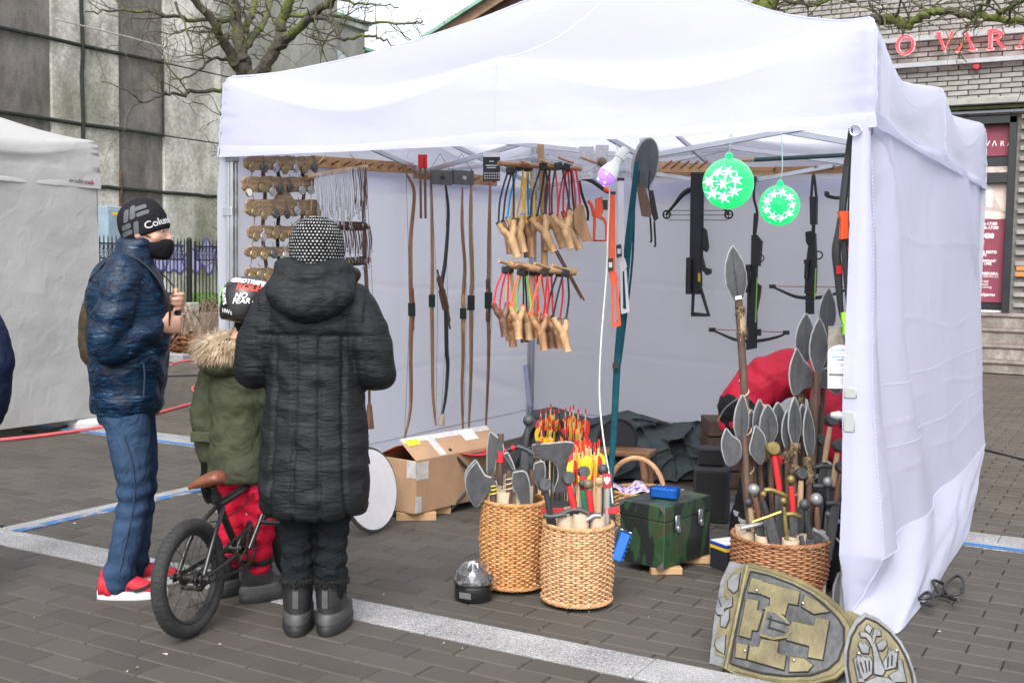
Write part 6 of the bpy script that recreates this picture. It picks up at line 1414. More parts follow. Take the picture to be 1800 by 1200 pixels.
def slingshot(tl, tr, end, peg, bands, wood, d, lab, grp='slingshots on the wooden rack'):
    t = Thing('slingshot', PX(*end, d=d), lab, 'slingshot', grp); a, b, e = PX(*tl, d=d-.02), PX(*tr, d=d+.02), PX(*end, d=d)
    c = (a+b)/2*.52+e*.48; sd_ = (b-a); r = .0195
    t.put('fork', MB().tube(sspline([a, a.lerp(c, .45)-sd_*.06, c, c.lerp(e, .5), e], 5), [r*.75]*5+[r*.95]*5+[r*1.15]*5+[r*1.05]*5+[r*1.15], 10, 1.0), wood)
    t.put('fork_arm', MB().tube(sspline([b, b.lerp(c, .45)+sd_*.06, c, c.lerp(e, .3)], 5), [r*.75]*5+[r*.95]*5+[r*1.1]*6, 10), wood)
    for p in (a, b):
        t.put('band_tip', MB().lathe([(r*.5, -.012), (r*.62, -.008), (r*.62, .008), (r*.3, .011)], 8, p, frz(p-c)), bandc[bands[0]])
    pg = PX(*peg, d=d)
    for i, p in enumerate((a, b)):
        m = bandc[bands[i % len(bands)]]; q = pg+V(0, 0, -.02)+sd_*.18*(i*2-1)
        mid = p.lerp(q, .5)+sd_*.10*(i*2-1)+V(rw.gauss(0, .004), rw.gauss(0, .004), 0)
        t.put('band', MB().tube(sspline([p, mid, q], 6), .0058, 6), m)
    t.put('pouch', MB().cbox(pg+V(0, 0, -.012), (.05, .014, .04), .006, frame(sd_, (0, 0, 1))), M_PCH)
SL = [((876, 393), (903, 387), (910, 453), (897, 296), ('black',), M_WOODL, DS-.08, 'pale slingshot with black bands at the left end of the upper crossbar'.replace('left ', 'outer ')),
      ((892, 383), (918, 378), (922, 444), (914, 290), ('blue', 'yellow'), M_WOODL, DS-.02, 'pale slingshot with blue and yellow bands on the upper crossbar'),
      ((925, 392), (940, 388), (935, 453), (930, 291), ('yellow',), M_WOODM, DS+.04, 'brown slingshot with yellow bands on the upper crossbar'),
      ((932, 383), (958, 378), (974, 443), (955, 288), ('black',), M_WOODL, DS-.04, 'tan slingshot with thick black bands in front of the post'),
      ((970, 377), (1002, 370), (1004, 438), (982, 288), ('black', 'black'), M_WOODL, DS-.1, 'wide pale slingshot with long black bands lit pink by the bulb'),
      ((980, 380), (994, 384), (1019, 438), (996, 290), ('red',), M_WOODL, DS+.02, 'slanted pale slingshot with red bands behind the wide one'),
      ((868, 535), (892, 533), (888, 592), (889, 470), ('red', 'red'), M_WOODD, DS-.08, 'dark brown slingshot with thin red bands on the lower crossbar'),
      ((890, 560), (905, 562), (902, 610), (897, 470), ('tan',), M_WOODM, DS+.06, 'brown slingshot with tan bands low on the lower crossbar'),
      ((898, 538), (920, 540), (912, 596), (916, 474), ('orange', 'black'), M_WOODL, DS-.06, 'whitish slingshot with orange and black bands on the lower crossbar'),
      ((920, 543), (934, 546), (931, 597), (923, 474), ('green',), M_WOODL, DS, 'pale slingshot with green bands on the lower crossbar'),
      ((936, 548), (948, 550), (943, 594), (936, 475), ('orange',), M_WOODM, DS+.06, 'small brown slingshot with orange bands on the lower crossbar'),
      ((932, 553), (960, 555), (957, 616), (957, 474), ('orange', 'red'), M_WOODM, DS-.06, 'large brown slingshot with orange and red bands on the lower crossbar'),
      ((955, 562), (972, 560), (970, 612), (966, 475), ('red',), M_WOODD, DS+.05, 'red-brown slingshot with red bands behind the large brown one'),
      ((972, 557), (995, 562), (998, 618), (994, 476), ('black',), M_WOODL, DS-.04, 'yellowish slingshot with black bands at the inner end of the lower crossbar')]
SL += [((884, 390), (898, 394), (897, 446), (903, 293), ('black', 'tan'), M_WOODM, DS+.08, 'brown slingshot with black and tan bands on the upper crossbar'), ((908, 384), (929, 383), (928, 452), (924, 291), ('yellow', 'blue'), M_WOODD, DS+.1, 'dark slingshot with yellow and blue bands on the upper crossbar'), ((944, 380), (966, 384), (960, 440), (962, 289), ('black', 'red'), M_WOODM, DS+.09, 'brown slingshot with black and red bands behind the post'), ((958, 376), (980, 382), (990, 436), (972, 289), ('black', 'orange'), M_WOODL, DS+.06, 'pale slingshot with black and orange bands on the upper crossbar'), ((990, 374), (1010, 380), (1014, 432), (1000, 291), ('red', 'black'), M_WOODM, DS+.1, 'brown slingshot with red and black bands by the plastic bag'),
       ((878, 545), (898, 548), (896, 600), (893, 472), ('red', 'tan'), M_WOODM, DS+.09, 'brown slingshot with red and tan bands on the lower crossbar'), ((908, 548), (926, 552), (922, 602), (919, 475), ('green', 'black'), M_WOODD, DS+.09, 'dark slingshot with green and black bands on the lower crossbar'), ((944, 556), (964, 560), (950, 606), (948, 475), ('red', 'orange'), M_WOODL, DS+.09, 'pale slingshot with red and orange bands on the lower crossbar'), ((960, 560), (984, 562), (984, 612), (984, 476), ('black', 'red'), M_WOODM, DS+.07, 'brown slingshot with black and red bands on the lower crossbar')]
for q in SL: slingshot(*q)
t = Thing('wooden_stock', PX(1025, 425, d=DS), 'brown wooden toy gun stock with red bands by the bulb', 'toy gun')
t.put('stock', px_slab([(1008, 372), (1018, 358), (1026, 362), (1032, 395), (1041, 424), (1024, 425), (1010, 400)], DS+.02, .03), M_WOODM); t.put('band', px_tube([(1005, 296), (1010, 330), (1012, 366)], DS+.02, .006, 6), bandc['red']); t.put('band', px_tube([(1012, 298), (1017, 330), (1020, 362)], DS+.02, .006, 6), bandc['red'])
for (a, b, lab) in (((963, 410), (1027, 528), 'long thin brown wooden rod slanting behind the slingshots'), ((975, 440), (1022, 525), 'short thin brown wooden rod slanting behind the slingshots')):
    o = px_tube([a, b], DS+.25, .005, 6).build('wooden_rod', M_WOODD, None); tag(o, lab, 'rod')
for u0, u1, v0, v1, lab in ((1018, 1044, 258, 315, 'clear plastic bag hanging beside the bulb'), (1047, 1070, 255, 300, 'small plastic bag of feathers beside the bulb')):
    t = Thing('plastic_bag', PX(u0, v0, d=DS+.1), lab, 'bag'); t.put('bag', px_slab([(u0, v0), (u1, v0), (u1-2, v1), (u0+1, v1)], DS+.1, .012), mat('plastic_clear', (.62, .62, .66), .25, trans=.25, var=.15, vscale=25, bump=.6, bscale=50))
    if u0 > 1040: t.put('contents', MB().ball(PX(1058, 285, d=DS+.09), .026, 10, 8), mat('feathers', (.22, .15, .12), .9, bump=1, bscale=120))
# ---------------------------------------------------------------- disco bulb on its cable
DB = 5.35
t = Thing('disco_bulb', PX(1100, 262, d=DB), 'white disco bulb glowing violet in a white socket', 'lamp'); ax = PX(1066, 316, d=DB-.03)-PX(1100, 268, d=DB); L = ax.length; A = frz(ax); o = PX(1100, 262, d=DB)
t.put('socket', MB().lathe([(.0, -.0), (.022, .0), (.024, .03), (.028, .032), (.028, .06), (.022, .062), (.022, .09)], 16, o, A), mat('socket_white', (.72, .76, .72), .5))
t.put('bulb_base', MB().lathe([(.022, .09), (.034, .11), (.046, .15), (.047, .16)], 24, o, A), mat('bulb_white', (.75, .75, .78), .4))
dm = MB(); dm.lathe([(.046, .16), (.044, .18), (.034, .2), (.018, .212), (.002, .216)], 14, o, A); t.put('lens', dm, mat('bulb_violet', (.4, .25, .6), .15, emit=((.55, .22, 1.0), .35), var=.0), smooth=False)
for c, q in (((1, .1, .25), (.02, .01, .2)), ((.15, .3, 1), (-.015, .02, .2)), ((1, .25, 1), (.0, -.02, .2))): t.put('diode', MB().ball(o+A @ V(*q)+A @ V(0, 0, .004), .008, 8, 6), mat('diode_%d' % int(c[0]*100+c[2]*10), (.5, .5, .5), .3, emit=(c, 4)))
t.put('cable', px_tube([(1088, 268, 0), (1083, 255, 0)], DB, .004, 6), MATS['socket_white'])
o = MB().tube(sspline([PX(1072, 325, d=5.5), PX(1068, 420, d=5.55), PX(1066, 480, d=5.6), PX(1056, 610, d=5.6), PX(1054, 700, d=5.6), PX(1062, 780, d=5.55), PX(1072, 840, d=5.5), PX(1077, 885, d=5.45)], 8), .0042, 6).build('power_cable', mat('cable_cream', (.62, .62, .58), .5), None); tag(o, 'cream electric cable hanging down beside the blue-green bow bag', 'cable')
# ---------------------------------------------------------------- toys and bags mid tent
t = Thing('toy_crossbow', PX(1050, 425, d=6.0), 'orange and black toy crossbow with skeleton stock', 'toy crossbow')
t.put('stock', px_outline([(1045, 378), (1062, 385), (1066, 395), (1066, 423), (1044, 423), (1045, 395)], 6.0, .009), M_ORANGE); t.put('body', px_slab([(1046, 350), (1058, 346), (1062, 368), (1055, 385), (1046, 380)], 6.0, .03), M_ORANGE)
t.put('prod', px_tube([(1022, 312, 0), (1040, 318, -.05), (1060, 332, -.02), (1074, 340, .1)], 5.95, .012, 8), M_BLACK); t.put('prod_tip', px_tube([(1057, 331), (1074, 336)], 5.93, .012, 8), M_ORANGE)
t.put('grip', px_tube([(1034, 353), (1040, 362), (1044, 380)], 6.0, .009, 8), M_ORANGE); t.put('trigger_block', px_slab([(1058, 352), (1068, 352), (1068, 369), (1060, 369)], 6.0, .03), M_BLACK)
t.put('sling', px_tube([(1018, 318), (1024, 345), (1033, 370), (1033, 388)], 6.0, .008, 6, flat=.3), M_BLACK)
def toy_rifle(du, dv, d, m, lab):
    t = Thing('toy_rifle', PX(1078+du, 575+dv, d=d), lab, 'toy gun'); f = lambda *p: [(u+du, v+dv) for u, v in p]
    t.put('barrel', px_slab(f((1071, 338), (1081, 338), (1081, 478), (1070, 478)), d, .026), m, smooth=False); t.put('receiver', px_slab(f((1070, 478), (1083, 478), (1087, 493), (1082, 500), (1075, 502)), d, .024), m)
    t.put('stock', px_slab(f((1075, 500), (1079, 500), (1080, 566), (1076, 567)), d, .02), m); t.put('stock', px_slab(f((1082, 500), (1086, 497), (1091, 569), (1086, 569)), d, .02), m); t.put('butt', px_slab(f((1076, 566), (1091, 568), (1091, 572), (1077, 576)), d, .022), m)
    t.put('muzzle', px_slab(f((1070, 337), (1082, 337), (1082, 342), (1070, 342)), d, .03), M_BLACK); t.put('sight', px_slab(f((1068, 455), (1077, 453), (1078, 474), (1069, 477)), d-.02, .012), M_BLACK)
    t.put('badge', px_slab(f((1070, 461), (1076, 461), (1076, 470), (1070, 470)), d-.028, .003), MATS['card_white'])
toy_rifle(15, -24, 6.12, mat('toy_white', (.62, .62, .66), .45), 'white toy rifle hanging behind the orange one'); toy_rifle(0, 0, 5.98, M_ORANGE, 'bright orange toy rifle hanging muzzle up')
t = Thing('bow_bag', PX(1075, 885, d=6.2), 'long blue-green cloth bow bag hanging to the ground', 'bag')
M_TEAL = cloth('teal_cloth', (.008, .075, .10), .7, .5, 20, 300, .3, .1)
t.put('bag', px_tube([(1120, 285), (1115, 330), (1105, 420), (1094, 540), (1085, 640), (1080, 740), (1074, 830), (1071, 890)], 6.2, [.012, .018, .022, .024, .022, .02, .018, .014], 10, flat=.6), M_TEAL); t.put('strap', px_tube([(1116, 300), (1112, 450), (1100, 560), (1090, 640)], 6.24, .007, 6, flat=.4), M_TEAL)
t.put('buckle', px_slab([(1077, 637), (1087, 637), (1087, 648), (1077, 648)], 6.17, .02), M_BLACK)
t = Thing('round_shield', PX(1140, 290, d=6.3), 'dark round toy shield hanging under the truss', 'shield')
n = 26; el = [(1134+22*math.cos(2*PI*i/n)+6*math.sin(2*PI*i/n), 290-47*math.sin(2*PI*i/n)) for i in range(n)]; t.put('board', px_slab(el, 6.3, .014, .004, 1134), M_STEEL); t.put('rim', px_outline(el, 6.3, .008, .004, 1134), M_EDGE)
for q, lab in (([(1122, 322), (1134, 330), (1146, 372), (1143, 382), (1128, 380), (1121, 340)], 'brown leather holster hanging below the round shield'), ([(1140, 335), (1148, 335), (1157, 384), (1150, 390), (1144, 370)], 'narrow dark leather sheath beside the holster')):
    t = Thing('leather_sheath', PX(*q[0], d=6.3), lab, 'sheath'); t.put('body', px_slab(q, 6.25, .022), M_WOODD if q[0][0] < 1130 else M_BLK2); t.put('strap', px_tube([q[3], (q[3][0]+2, q[3][1]+38), (q[3][0], q[3][1]+44)], 6.25, .006, 6), M_BLK2); t.put('loop', px_tube([q[0], (q[0][0]+2, 300)], 6.25, .005, 6), M_BLK2)
# ---------------------------------------------------------------- back wall
YB = TD-.08
def bslab(pts, th=.03, off=0.0):
    P = [PX(u, v, y=YB-off) for u, v in pts]; n = len(P); a = [p-V(0, th/2, 0) for p in P]; b = [p+V(0, th/2, 0) for p in P]
    return MB().add(a+b, [tuple(range(n)), tuple(range(2*n-1, n-1, -1))]+[(i, (i+1) % n, (i+1) % n+n, i+n) for i in range(n)])
def btube(pts, r, n=8, off=0.0, sub=5, flat=1.0):
    P = [PX(q[0], q[1], y=YB-off-(q[2] if len(q) > 2 else 0)) for q in pts]; rr = r
    if len(P) > 2:
        if isinstance(r, (list, tuple)): s = spline([tuple(p)+(q,) for p, q in zip(P, r)], sub); P = [Vector(x[:3]) for x in s]; rr = [x[3] for x in s]
        else: P = sspline(P, sub)
    return MB().tube(P, rr, n, flat)
t = Thing('peg_rail', PX(1330, 300, y=YB), 'long pine peg rail along the rear tent wall', 'rail'); t.put('board', bslab([(1150, 298), (1505, 291), (1505, 304), (1150, 312)], .022, -.03), M_PINE, smooth=False)
for u in (1170, 1198, 1250, 1315, 1360, 1430, 1462): t.put('peg', btube([(u, 303-(u-1150)*.02, -.02), (u+4, 298-(u-1150)*.02, .07)], .008), M_WOODM)
t = Thing('peg_rail', PX(1200, 290, d=6.6), 'short pine rail with slanting pegs hung near the green ball', 'rail'); t.put('board', px_slab([(1158, 284), (1245, 289), (1245, 303), (1158, 303)], 6.9, .022, .002, 1158), M_PINE, smooth=False)
for u in (1165, 1180, 1196, 1212, 1228): t.put('peg', px_tube([(u, 296, 0), (u+16, 283, -.08)], 6.88, .007, 8), M_WOODM)
t = Thing('green_pole', PX(1330, 283, d=7), 'dark green pole with wooden end below the truss', 'pole'); t.put('pole', px_tube([(1325, 281), (1500, 272)], 7.0, .014, 10), mat('pole_green', (.02, .06, .05), .5)); t.put('pole_end', px_tube([(1290, 282.5), (1325, 281)], 7.0, .012, 10), M_WOODL)
# rifle-like crossbow in its cover
t = Thing('air_rifle', PX(1230, 555, y=YB), 'black rifle with skeleton stock hanging butt down on the rear wall', 'rifle')
t.put('cover', btube([(1226, 300), (1225, 380), (1224, 455)], .055, 12, .06, flat=.5), M_BLK2); t.put('receiver', bslab([(1208, 453), (1232, 450), (1233, 500), (1230, 517), (1207, 517)], .05, .06), M_BLACK)
t.put('fore_grip', bslab([(1237, 400), (1242, 405), (1246, 435), (1243, 443), (1236, 440)], .03, .06), M_BLACK); t.put('pistol_grip', bslab([(1234, 446), (1240, 470), (1250, 473), (1250, 481), (1243, 484), (1234, 474)], .03, .06), M_BLACK)
t.put('scope', btube([(1211, 455), (1210, 500), (1211, 515)], .022, 10, .12), M_BLACK); t.put('stock', MB().tube([PX(u, v, y=YB-.06) for u, v in ((1219, 508), (1217, 553), (1246, 555), (1232, 508))], .014, 8), M_BLACK); t.put('butt', bslab([(1216, 548), (1247, 552), (1246, 556), (1216, 556)], .04, .06), M_BLACK); t.put('tag', bslab([(1227, 480), (1231, 480), (1231, 495), (1227, 495)], .004, .09), MATS['sticker_yellow'])
t = Thing('compound_bow', PX(1225, 385, y=YB), 'small black compound bow with pulleys behind the rifle', 'bow')
t.put('limb', btube([(1212, 334), (1200, 342), (1187, 358), (1172, 376)], [.022, .02, .014, .01], 8), M_BLACK); t.put('limb', btube([(1240, 334), (1255, 342), (1268, 358), (1280, 376)], [.022, .02, .014, .01], 8), M_BLACK); t.put('riser', btube([(1205, 338), (1225, 330), (1248, 338)], .018, 8), M_BLACK)
for u in (1172, 1281):
    p = PX(u, 377, y=YB); t.put('pulley', MB().torus(p, .03, .007, frz((0, 1, 0)), 20, 6).cbox(p, (.06, .006, .008), .001).cbox(p, (.008, .007, .06), .001), M_BLACK)
for v in (370, 378, 387): t.put('cable', btube([(1174, v), (1279, v)], .0025, 4), M_BLACK)
def crossbow(bpts, body, prod, lab, strap=None):
    t = Thing('crossbow', PX(*body[-1][0], y=YB), lab, 'crossbow')
    for i, (nm, q) in enumerate(bpts): t.put(nm, bslab(q, .05 if i % 2 else .04, .06+.004*i), M_BLACK if i % 2 == 0 else M_BLK2)
    t.put('barrel', btube(body[0], .014, 8, .06), M_BLACK)
    (u0, v0), (um, vm), (u1, v1) = prod
    for a in ((u0, v0), (u1, v1)):
        t.put('prod', btube([(um, vm, .02), ((um*.6+a[0]*.4), vm-3, .01), ((um*.2+a[0]*.8), a[1]+7, 0), (a[0], a[1]+1, 0)], [.014, .012, .009, .008], 8, .06), M_BLACK); t.put('prod_cap', bslab([(a[0]-5, a[1]-3), (a[0]+5, a[1]-3), (a[0]+5, a[1]+4), (a[0]-5, a[1]+4)], .03, .06), M_BLACK)
    c1, c2 = body[0][0], body[0][-1]; q = lambda f, du: (c1[0]+(c2[0]-c1[0])*f+du, c1[1]+(c2[1]-c1[1])*f)
    t.put('scope', btube([q(.42, -9), q(.62, -9)], .017, 10, .1), M_BLACK); t.put('scope_bell', btube([q(.40, -9), q(.45, -9)], .023, 10, .1), M_BLACK); t.put('scope_mount', btube([q(.52, -9), q(.52, 0)], .01, 6, .09), M_BLACK)
    pg = PX(*q(.35, 11), y=YB-.07); t.put('trigger_guard', MB().torus(pg, .028, .005, frz((0, 1, 0)), 16, 6), M_BLACK); t.put('quiver_bolt', btube([q(.5, 7), q(.85, 7)], .005, 6, .11), bandc['green'])
    for k in range(7): p = PX(*q(.66+.04*k, -5), y=YB-.08); t.put('rail_tooth', MB().cbox(p, (.03, .03, .014), .002), M_BLACK, smooth=False)
    t.put('string', btube([(u0, v0), (u1, v1)], .003, 5, .06), mat('string_red', (.35, .03, .05), .6))
    if strap: t.put('sling', btube(strap, .010, 6, .07, flat=.4), M_BLACK)
crossbow([('fore_end', [(1322, 414), (1330, 412), (1340, 425), (1336, 468), (1321, 468)]), ('rail', [(1322, 466), (1331, 466), (1329, 520), (1319, 520)]), ('receiver', [(1315, 493), (1328, 495), (1338, 503), (1336, 520), (1328, 560), (1314, 560)]), ('trigger_block', [(1314, 555), (1330, 553), (1329, 612), (1313, 615)]), ('foot_stirrup', [(1330, 578), (1337, 578), (1337, 590), (1330, 590)])], [[(1328, 375), (1325, 440), (1320, 600)]], ((1252, 579), (1321, 600), (1382, 584)), 'black crossbow with red string hanging behind the tall spear', [(1328, 310), (1325, 345), (1331, 375), (1328, 410)])
crossbow([('stock', [(1424, 346), (1437, 346), (1436, 395), (1425, 395)]), ('cheek', [(1417, 408), (1431, 405), (1432, 430), (1424, 437), (1418, 425)]), ('receiver', [(1421, 436), (1434, 410), (1436, 470), (1434, 516), (1415, 516), (1417, 470)]), ('rail', [(1418, 516), (1430, 516), (1430, 552), (1417, 552)])], [[(1430, 395), (1428, 450), (1424, 548)]], ((1358, 503), (1424, 524), (1494, 505)), 'black crossbow with green quiver lights hanging from a wire', [(1426, 346), (1430, 306), (1435, 346)])
# ---------------------------------------------------------------- star balls
def star_ball(u, v, r, d, lab, cable_top):
    c = PX(u, v, d=d); t = Thing('light_ball', c, lab, 'lamp', 'hanging light balls')
    m = mat('ball_green', (.005, .30, .10), .12, emit=((.0, .80, .22), .7)); R3 = r/ppm(c)
    t.put('globe', MB().ball(c, R3, 28, 18), mat('ball_shell', (.55, 1, .75), .12, trans=.92)); t.put('glowing_core', MB().ball(c, R3*.86, 24, 16), m)
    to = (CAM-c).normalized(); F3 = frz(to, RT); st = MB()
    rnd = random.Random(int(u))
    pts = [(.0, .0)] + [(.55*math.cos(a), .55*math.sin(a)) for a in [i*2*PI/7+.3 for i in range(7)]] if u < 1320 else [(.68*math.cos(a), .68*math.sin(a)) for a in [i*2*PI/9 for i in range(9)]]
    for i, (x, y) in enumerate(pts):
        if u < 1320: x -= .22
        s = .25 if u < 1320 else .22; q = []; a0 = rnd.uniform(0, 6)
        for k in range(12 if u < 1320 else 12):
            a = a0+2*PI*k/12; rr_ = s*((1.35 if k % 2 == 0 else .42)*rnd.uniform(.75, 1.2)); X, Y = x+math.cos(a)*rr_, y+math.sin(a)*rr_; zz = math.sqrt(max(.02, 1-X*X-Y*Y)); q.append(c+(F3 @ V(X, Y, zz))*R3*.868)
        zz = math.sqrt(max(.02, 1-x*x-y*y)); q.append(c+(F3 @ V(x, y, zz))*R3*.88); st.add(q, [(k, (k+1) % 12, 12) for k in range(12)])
    o = t.put('star', st, mat('star_flare', (.8, 1, .9), .3, emit=((.75, 1, .88), 2.2)), smooth=False); tag(o, kind='stuff')  # flare of the light points, shaped as flat glowing stars facing the camera
    t.put('cap', MB().lathe([(.02, 0), (.018, .02), (.006, .03)], 12, c+V(0, 0, R3-.004)), m)
    t.put('cable', MB().tube(sspline([c+V(0, 0, R3+.02), c+V(.01, 0, R3+.1), PX(*cable_top, d=d)], 5), .003, 6), mat('cable_pale', (.55, .75, .65), .5))
star_ball(1280, 323, 45, 5.5, 'large glowing green star ball hanging from the truss', (1281, 240)); star_ball(1370, 361, 36, 6.2, 'smaller glowing green star ball ringed with star flares', (1374, 232))
# ================================================================ baskets and what stands in them
M_WIC = mat('wicker', (.38, .17, .055), .55, var=.25, vscale=30, col2=(.60, .31, .12), bump=.2, bscale=100); M_WICR = mat('wicker_red', (.21, .085, .035), .6, vscale=30, col2=(.36, .17, .075), var=.2); M_WICP = mat('wicker_pale', (.40, .21, .095), .55, vscale=30, col2=(.60, .36, .19), var=.2)
def basket(loc, rb, rt_, h, m, lab, seed, belt=.45, name='wicker_basket'):
    t = Thing(name, loc, lab, 'basket'); c = Vector(loc); ns = 44; rows_ = int(h/.0105); wv = MB(); rr_ = random.Random(seed)
    def rad(f): return rb+(rt_-rb)*f+.010*math.sin(PI*f)*(1 if rt_ < rb*1.2 else 0)
    for j in range(rows_):
        z = .006+(h-.02)*j/(rows_-1); f = j/(rows_-1); P = []; ph = (j % 2)*PI; r0 = rad(f); amp = .0052; th = .0056
        if abs(f-belt) < .012 or f < .06: amp = .009; th = .0072
        k = 2*ns; o = len(wv.v)
        for i in range(k):
            a = 2*PI*i/k; r = r0+amp*math.cos(ns*a/2*1.0+ph)*1.0+rr_.gauss(0, .0006); zz = z+rr_.gauss(0, .0006)
            cs, sn = math.cos(a), math.sin(a)
            for dr, dz in ((th*.75, 0), (0, th), (-th*.75, 0), (0, -th)): wv.v.append((c.x+cs*(r+dr), c.y+sn*(r+dr), c.z+zz+dz))
        for i in range(k):
            n2 = (i+1) % k
            for q in range(4): wv.f.append((o+i*4+q, o+n2*4+q, o+n2*4+(q+1) % 4, o+i*4+(q+1) % 4))
    o = t.put('weave', wv, m); tag(o, kind='stuff')
    stk = MB()
    for i in range(ns//2):
        a = 2*PI*i/(ns//2)+.035; stk.tube([c+V(math.cos(a)*rad(f), math.sin(a)*rad(f), .004+(h-.01)*f) for f in (0, .33, .66, 1)], .005, 5)
    o = t.put('stakes', stk, m); tag(o, kind='stuff')
    for zz, rr2, nm in ((h-.004, rt_, 'rim'), (.008, rb+.004, 'foot_ring')):
        rm = MB()
        for s in range(3):
            P = [c+V(math.cos(a)*(rr2+.006*math.cos(22*a+s*2.1)), math.sin(a)*(rr2+.006*math.cos(22*a+s*2.1)), zz+.006*math.sin(22*a+s*2.1)) for a in [2*PI*i/132 for i in range(133)]]; rm.tube(P, .0052, 5)
        o = t.put(nm, rm, m); tag(o, kind='stuff')
    t.put('base', MB().lathe([(rb*.98, .012), (rb*.98, .02)], 24, c), m); return t
def footblock(c, r, lab, ang=0, z=.02):
    o = MB().cbox((0, 0, z/2), (r*1.5, .045, z-.001), .002).build('wooden_block', mat('block_pine', (.45, .28, .14), .8, var=.2, vscale=10), None, False, loc=c, rot=(0, 0, ang)); tag(o, lab, 'block')
B1 = PX(901, 1048, z=0)+FH*.14; B2 = PX(1017, 1078, z=0)+FH*.15; B3 = PX(1388, 1062, z=0)+FH*.20
def at0(p, z): return (p.x, p.y, z)
basket(at0(B1, .02), .132, .14, .385, M_WIC, 'tall honey wicker basket holding foam axes', 1, .55); basket(at0(B2, .02), .143, .147, .335, M_WICP, 'pale wicker basket holding toy swords, next to the axes', 2, .52); basket(at0(B3, 0), .19, .215, .26, M_WICR, 'wide reddish wicker basket full of spears and swords', 3, .9)
footblock(at0(B1, 0), .16, 'thin wooden board under the tall honey basket', .5); footblock(at0(B2, 0), .13, 'pale green board under the pale wicker basket', .5)
for o in COL.objects:
    if o.name.startswith('wooden_block') and 'green' in o.get('label', ''): o.data = o.data.copy(); o.data.materials[0] = mat('block_green', (.42, .55, .45), .8)
tube_me = MB().lathe([(.036, 0), (.036, .34), (.031, .34), (.031, .02), (.001, .02)], 18).mesh('kraft_tube', M_TUBE, True)
def ktubes(c, offs, top, lab):
    for (x, y, r, dz) in offs:
        o = link('cardboard_tube', tube_me, None, (c.x+x, c.y+y, top-.34+dz), (R_.uniform(-.05, .05), R_.uniform(-.05, .05), 0)); o.scale = (r, r, 1); tag(o, lab, 'tube', 'kraft tubes in the baskets')
ktubes(B1, [(-.07, -.06, .95, .03), (.005, -.085, 1.0, .02), (.08, -.05, .95, .01), (-.04, .03, .95, .02), (.05, .05, 1, .03), (-.08, .06, .9, .02), (.0, -.01, .9, .01)], .435, 'kraft cardboard tube standing in the tall honey basket'); ktubes(B2, [(-.085, -.03, .95, .02), (-.03, -.075, 1.0, .03), (.045, -.06, 1.0, .04), (.1, .0, .9, .03), (-.05, .05, .9, .03), (.03, .05, 1, .02), (-.005, -.02, .9, .0)], .37, 'kraft cardboard tube standing in the pale wicker basket')
ktubes(B3, [(-.10, -.13, 1.0, .0), (-.02, -.15, 1.1, .0), (.07, -.14, 1.1, -.01), (.14, -.08, 1.0, .0), (.18, .0, .9, .01), (-.16, -.04, .95, .0), (-.05, -.03, 1, .0), (.06, -.03, 1, .0), (.0, .08, 1, .0)], .29, 'kraft cardboard tube standing in the reddish basket')
d1 = (B1-CAM).dot(FW); d2 = (B2-CAM).dot(FW); d3 = (B3-CAM).dot(FW)
def leaf(tip, base, w, lean=0.0):
    """spear leaf outline in picture directions: tip, base, full width px"""
    tx, ty = tip; bx, by = base; L = math.hypot(bx-tx, by-ty); ax = ((bx-tx)/L, (by-ty)/L); nx = (-ax[1], ax[0]); out = []
    prof = [(0, 0), (.12, .42), (.3, .82), (.5, 1), (.68, .95), (.85, .6), (1, .22)]
    for f, k in prof: out.append((tx+ax[0]*L*f+nx[0]*w/2*k, ty+ax[1]*L*f+nx[1]*w/2*k))
    for f, k in reversed(prof[1:]): out.append((tx+ax[0]*L*f-nx[0]*w/2*k, ty+ax[1]*L*f-nx[1]*w/2*k))
    return out
def blade_parts(t, outline, d, th=.02, k=0.0, nm='blade', ridge=None):
    o = t.put(nm, px_slab(outline, d, th, k), M_STEEL); t.put('edge', px_outline(outline, d, .0058, k, fl=1.0, off=.002), M_EDGE, sub=o)
    if ridge: t.put('ridge', px_tube([ridge[0], ridge[1]], d-th*.5, [.002, .005], 6), M_STEEL, sub=o)
def haft(t, a, b, d, r=.0145, m=M_BROWNH, dd=0.0): return t.put('haft', px_tube([(a[0], a[1], 0), (b[0], b[1], dd)], d, r, 10), m)
def furband(t, c, d, r=.022, h=.05):
    p = PX(*c, d=d); rr_ = random.Random(int(c[0]*7+c[1])); mb = MB().ball(p, r, 10, 8, (1, 1, h/r*.55))
    for i in range(130):
        a = rr_.uniform(0, 2*PI); z = rr_.uniform(-h*.5, h*.5); q = p+V(math.cos(a)*r*.9, math.sin(a)*r*.9, z); e = q+V(math.cos(a)*.012, math.sin(a)*.012, rr_.gauss(-.006, .008)); s = V(-math.sin(a), math.cos(a), 0)*.004; mb.add([q-s, q+s, e], [(0, 1, 2)])
    o = t.put('fur_band', mb, M_FURB, smooth=False)
def cordwrap(t, a, b, d, r, turns, m=M_ROPE, rr=.003):
    P = []; A_, B_ = PX(*a, d=d), PX(*b, d=d); ax = (B_-A_).normalized(); u = ax.orthogonal().normalized(); w = ax.cross(u)
    for i in range(turns*10+1):
        f = i/(turns*10); P.append(A_.lerp(B_, f)+(u*math.cos(f*turns*2*PI)+w*math.sin(f*turns*2*PI))*(r+.002))
    t.put('cord_wrap', MB().tube(P, rr, 5), m)
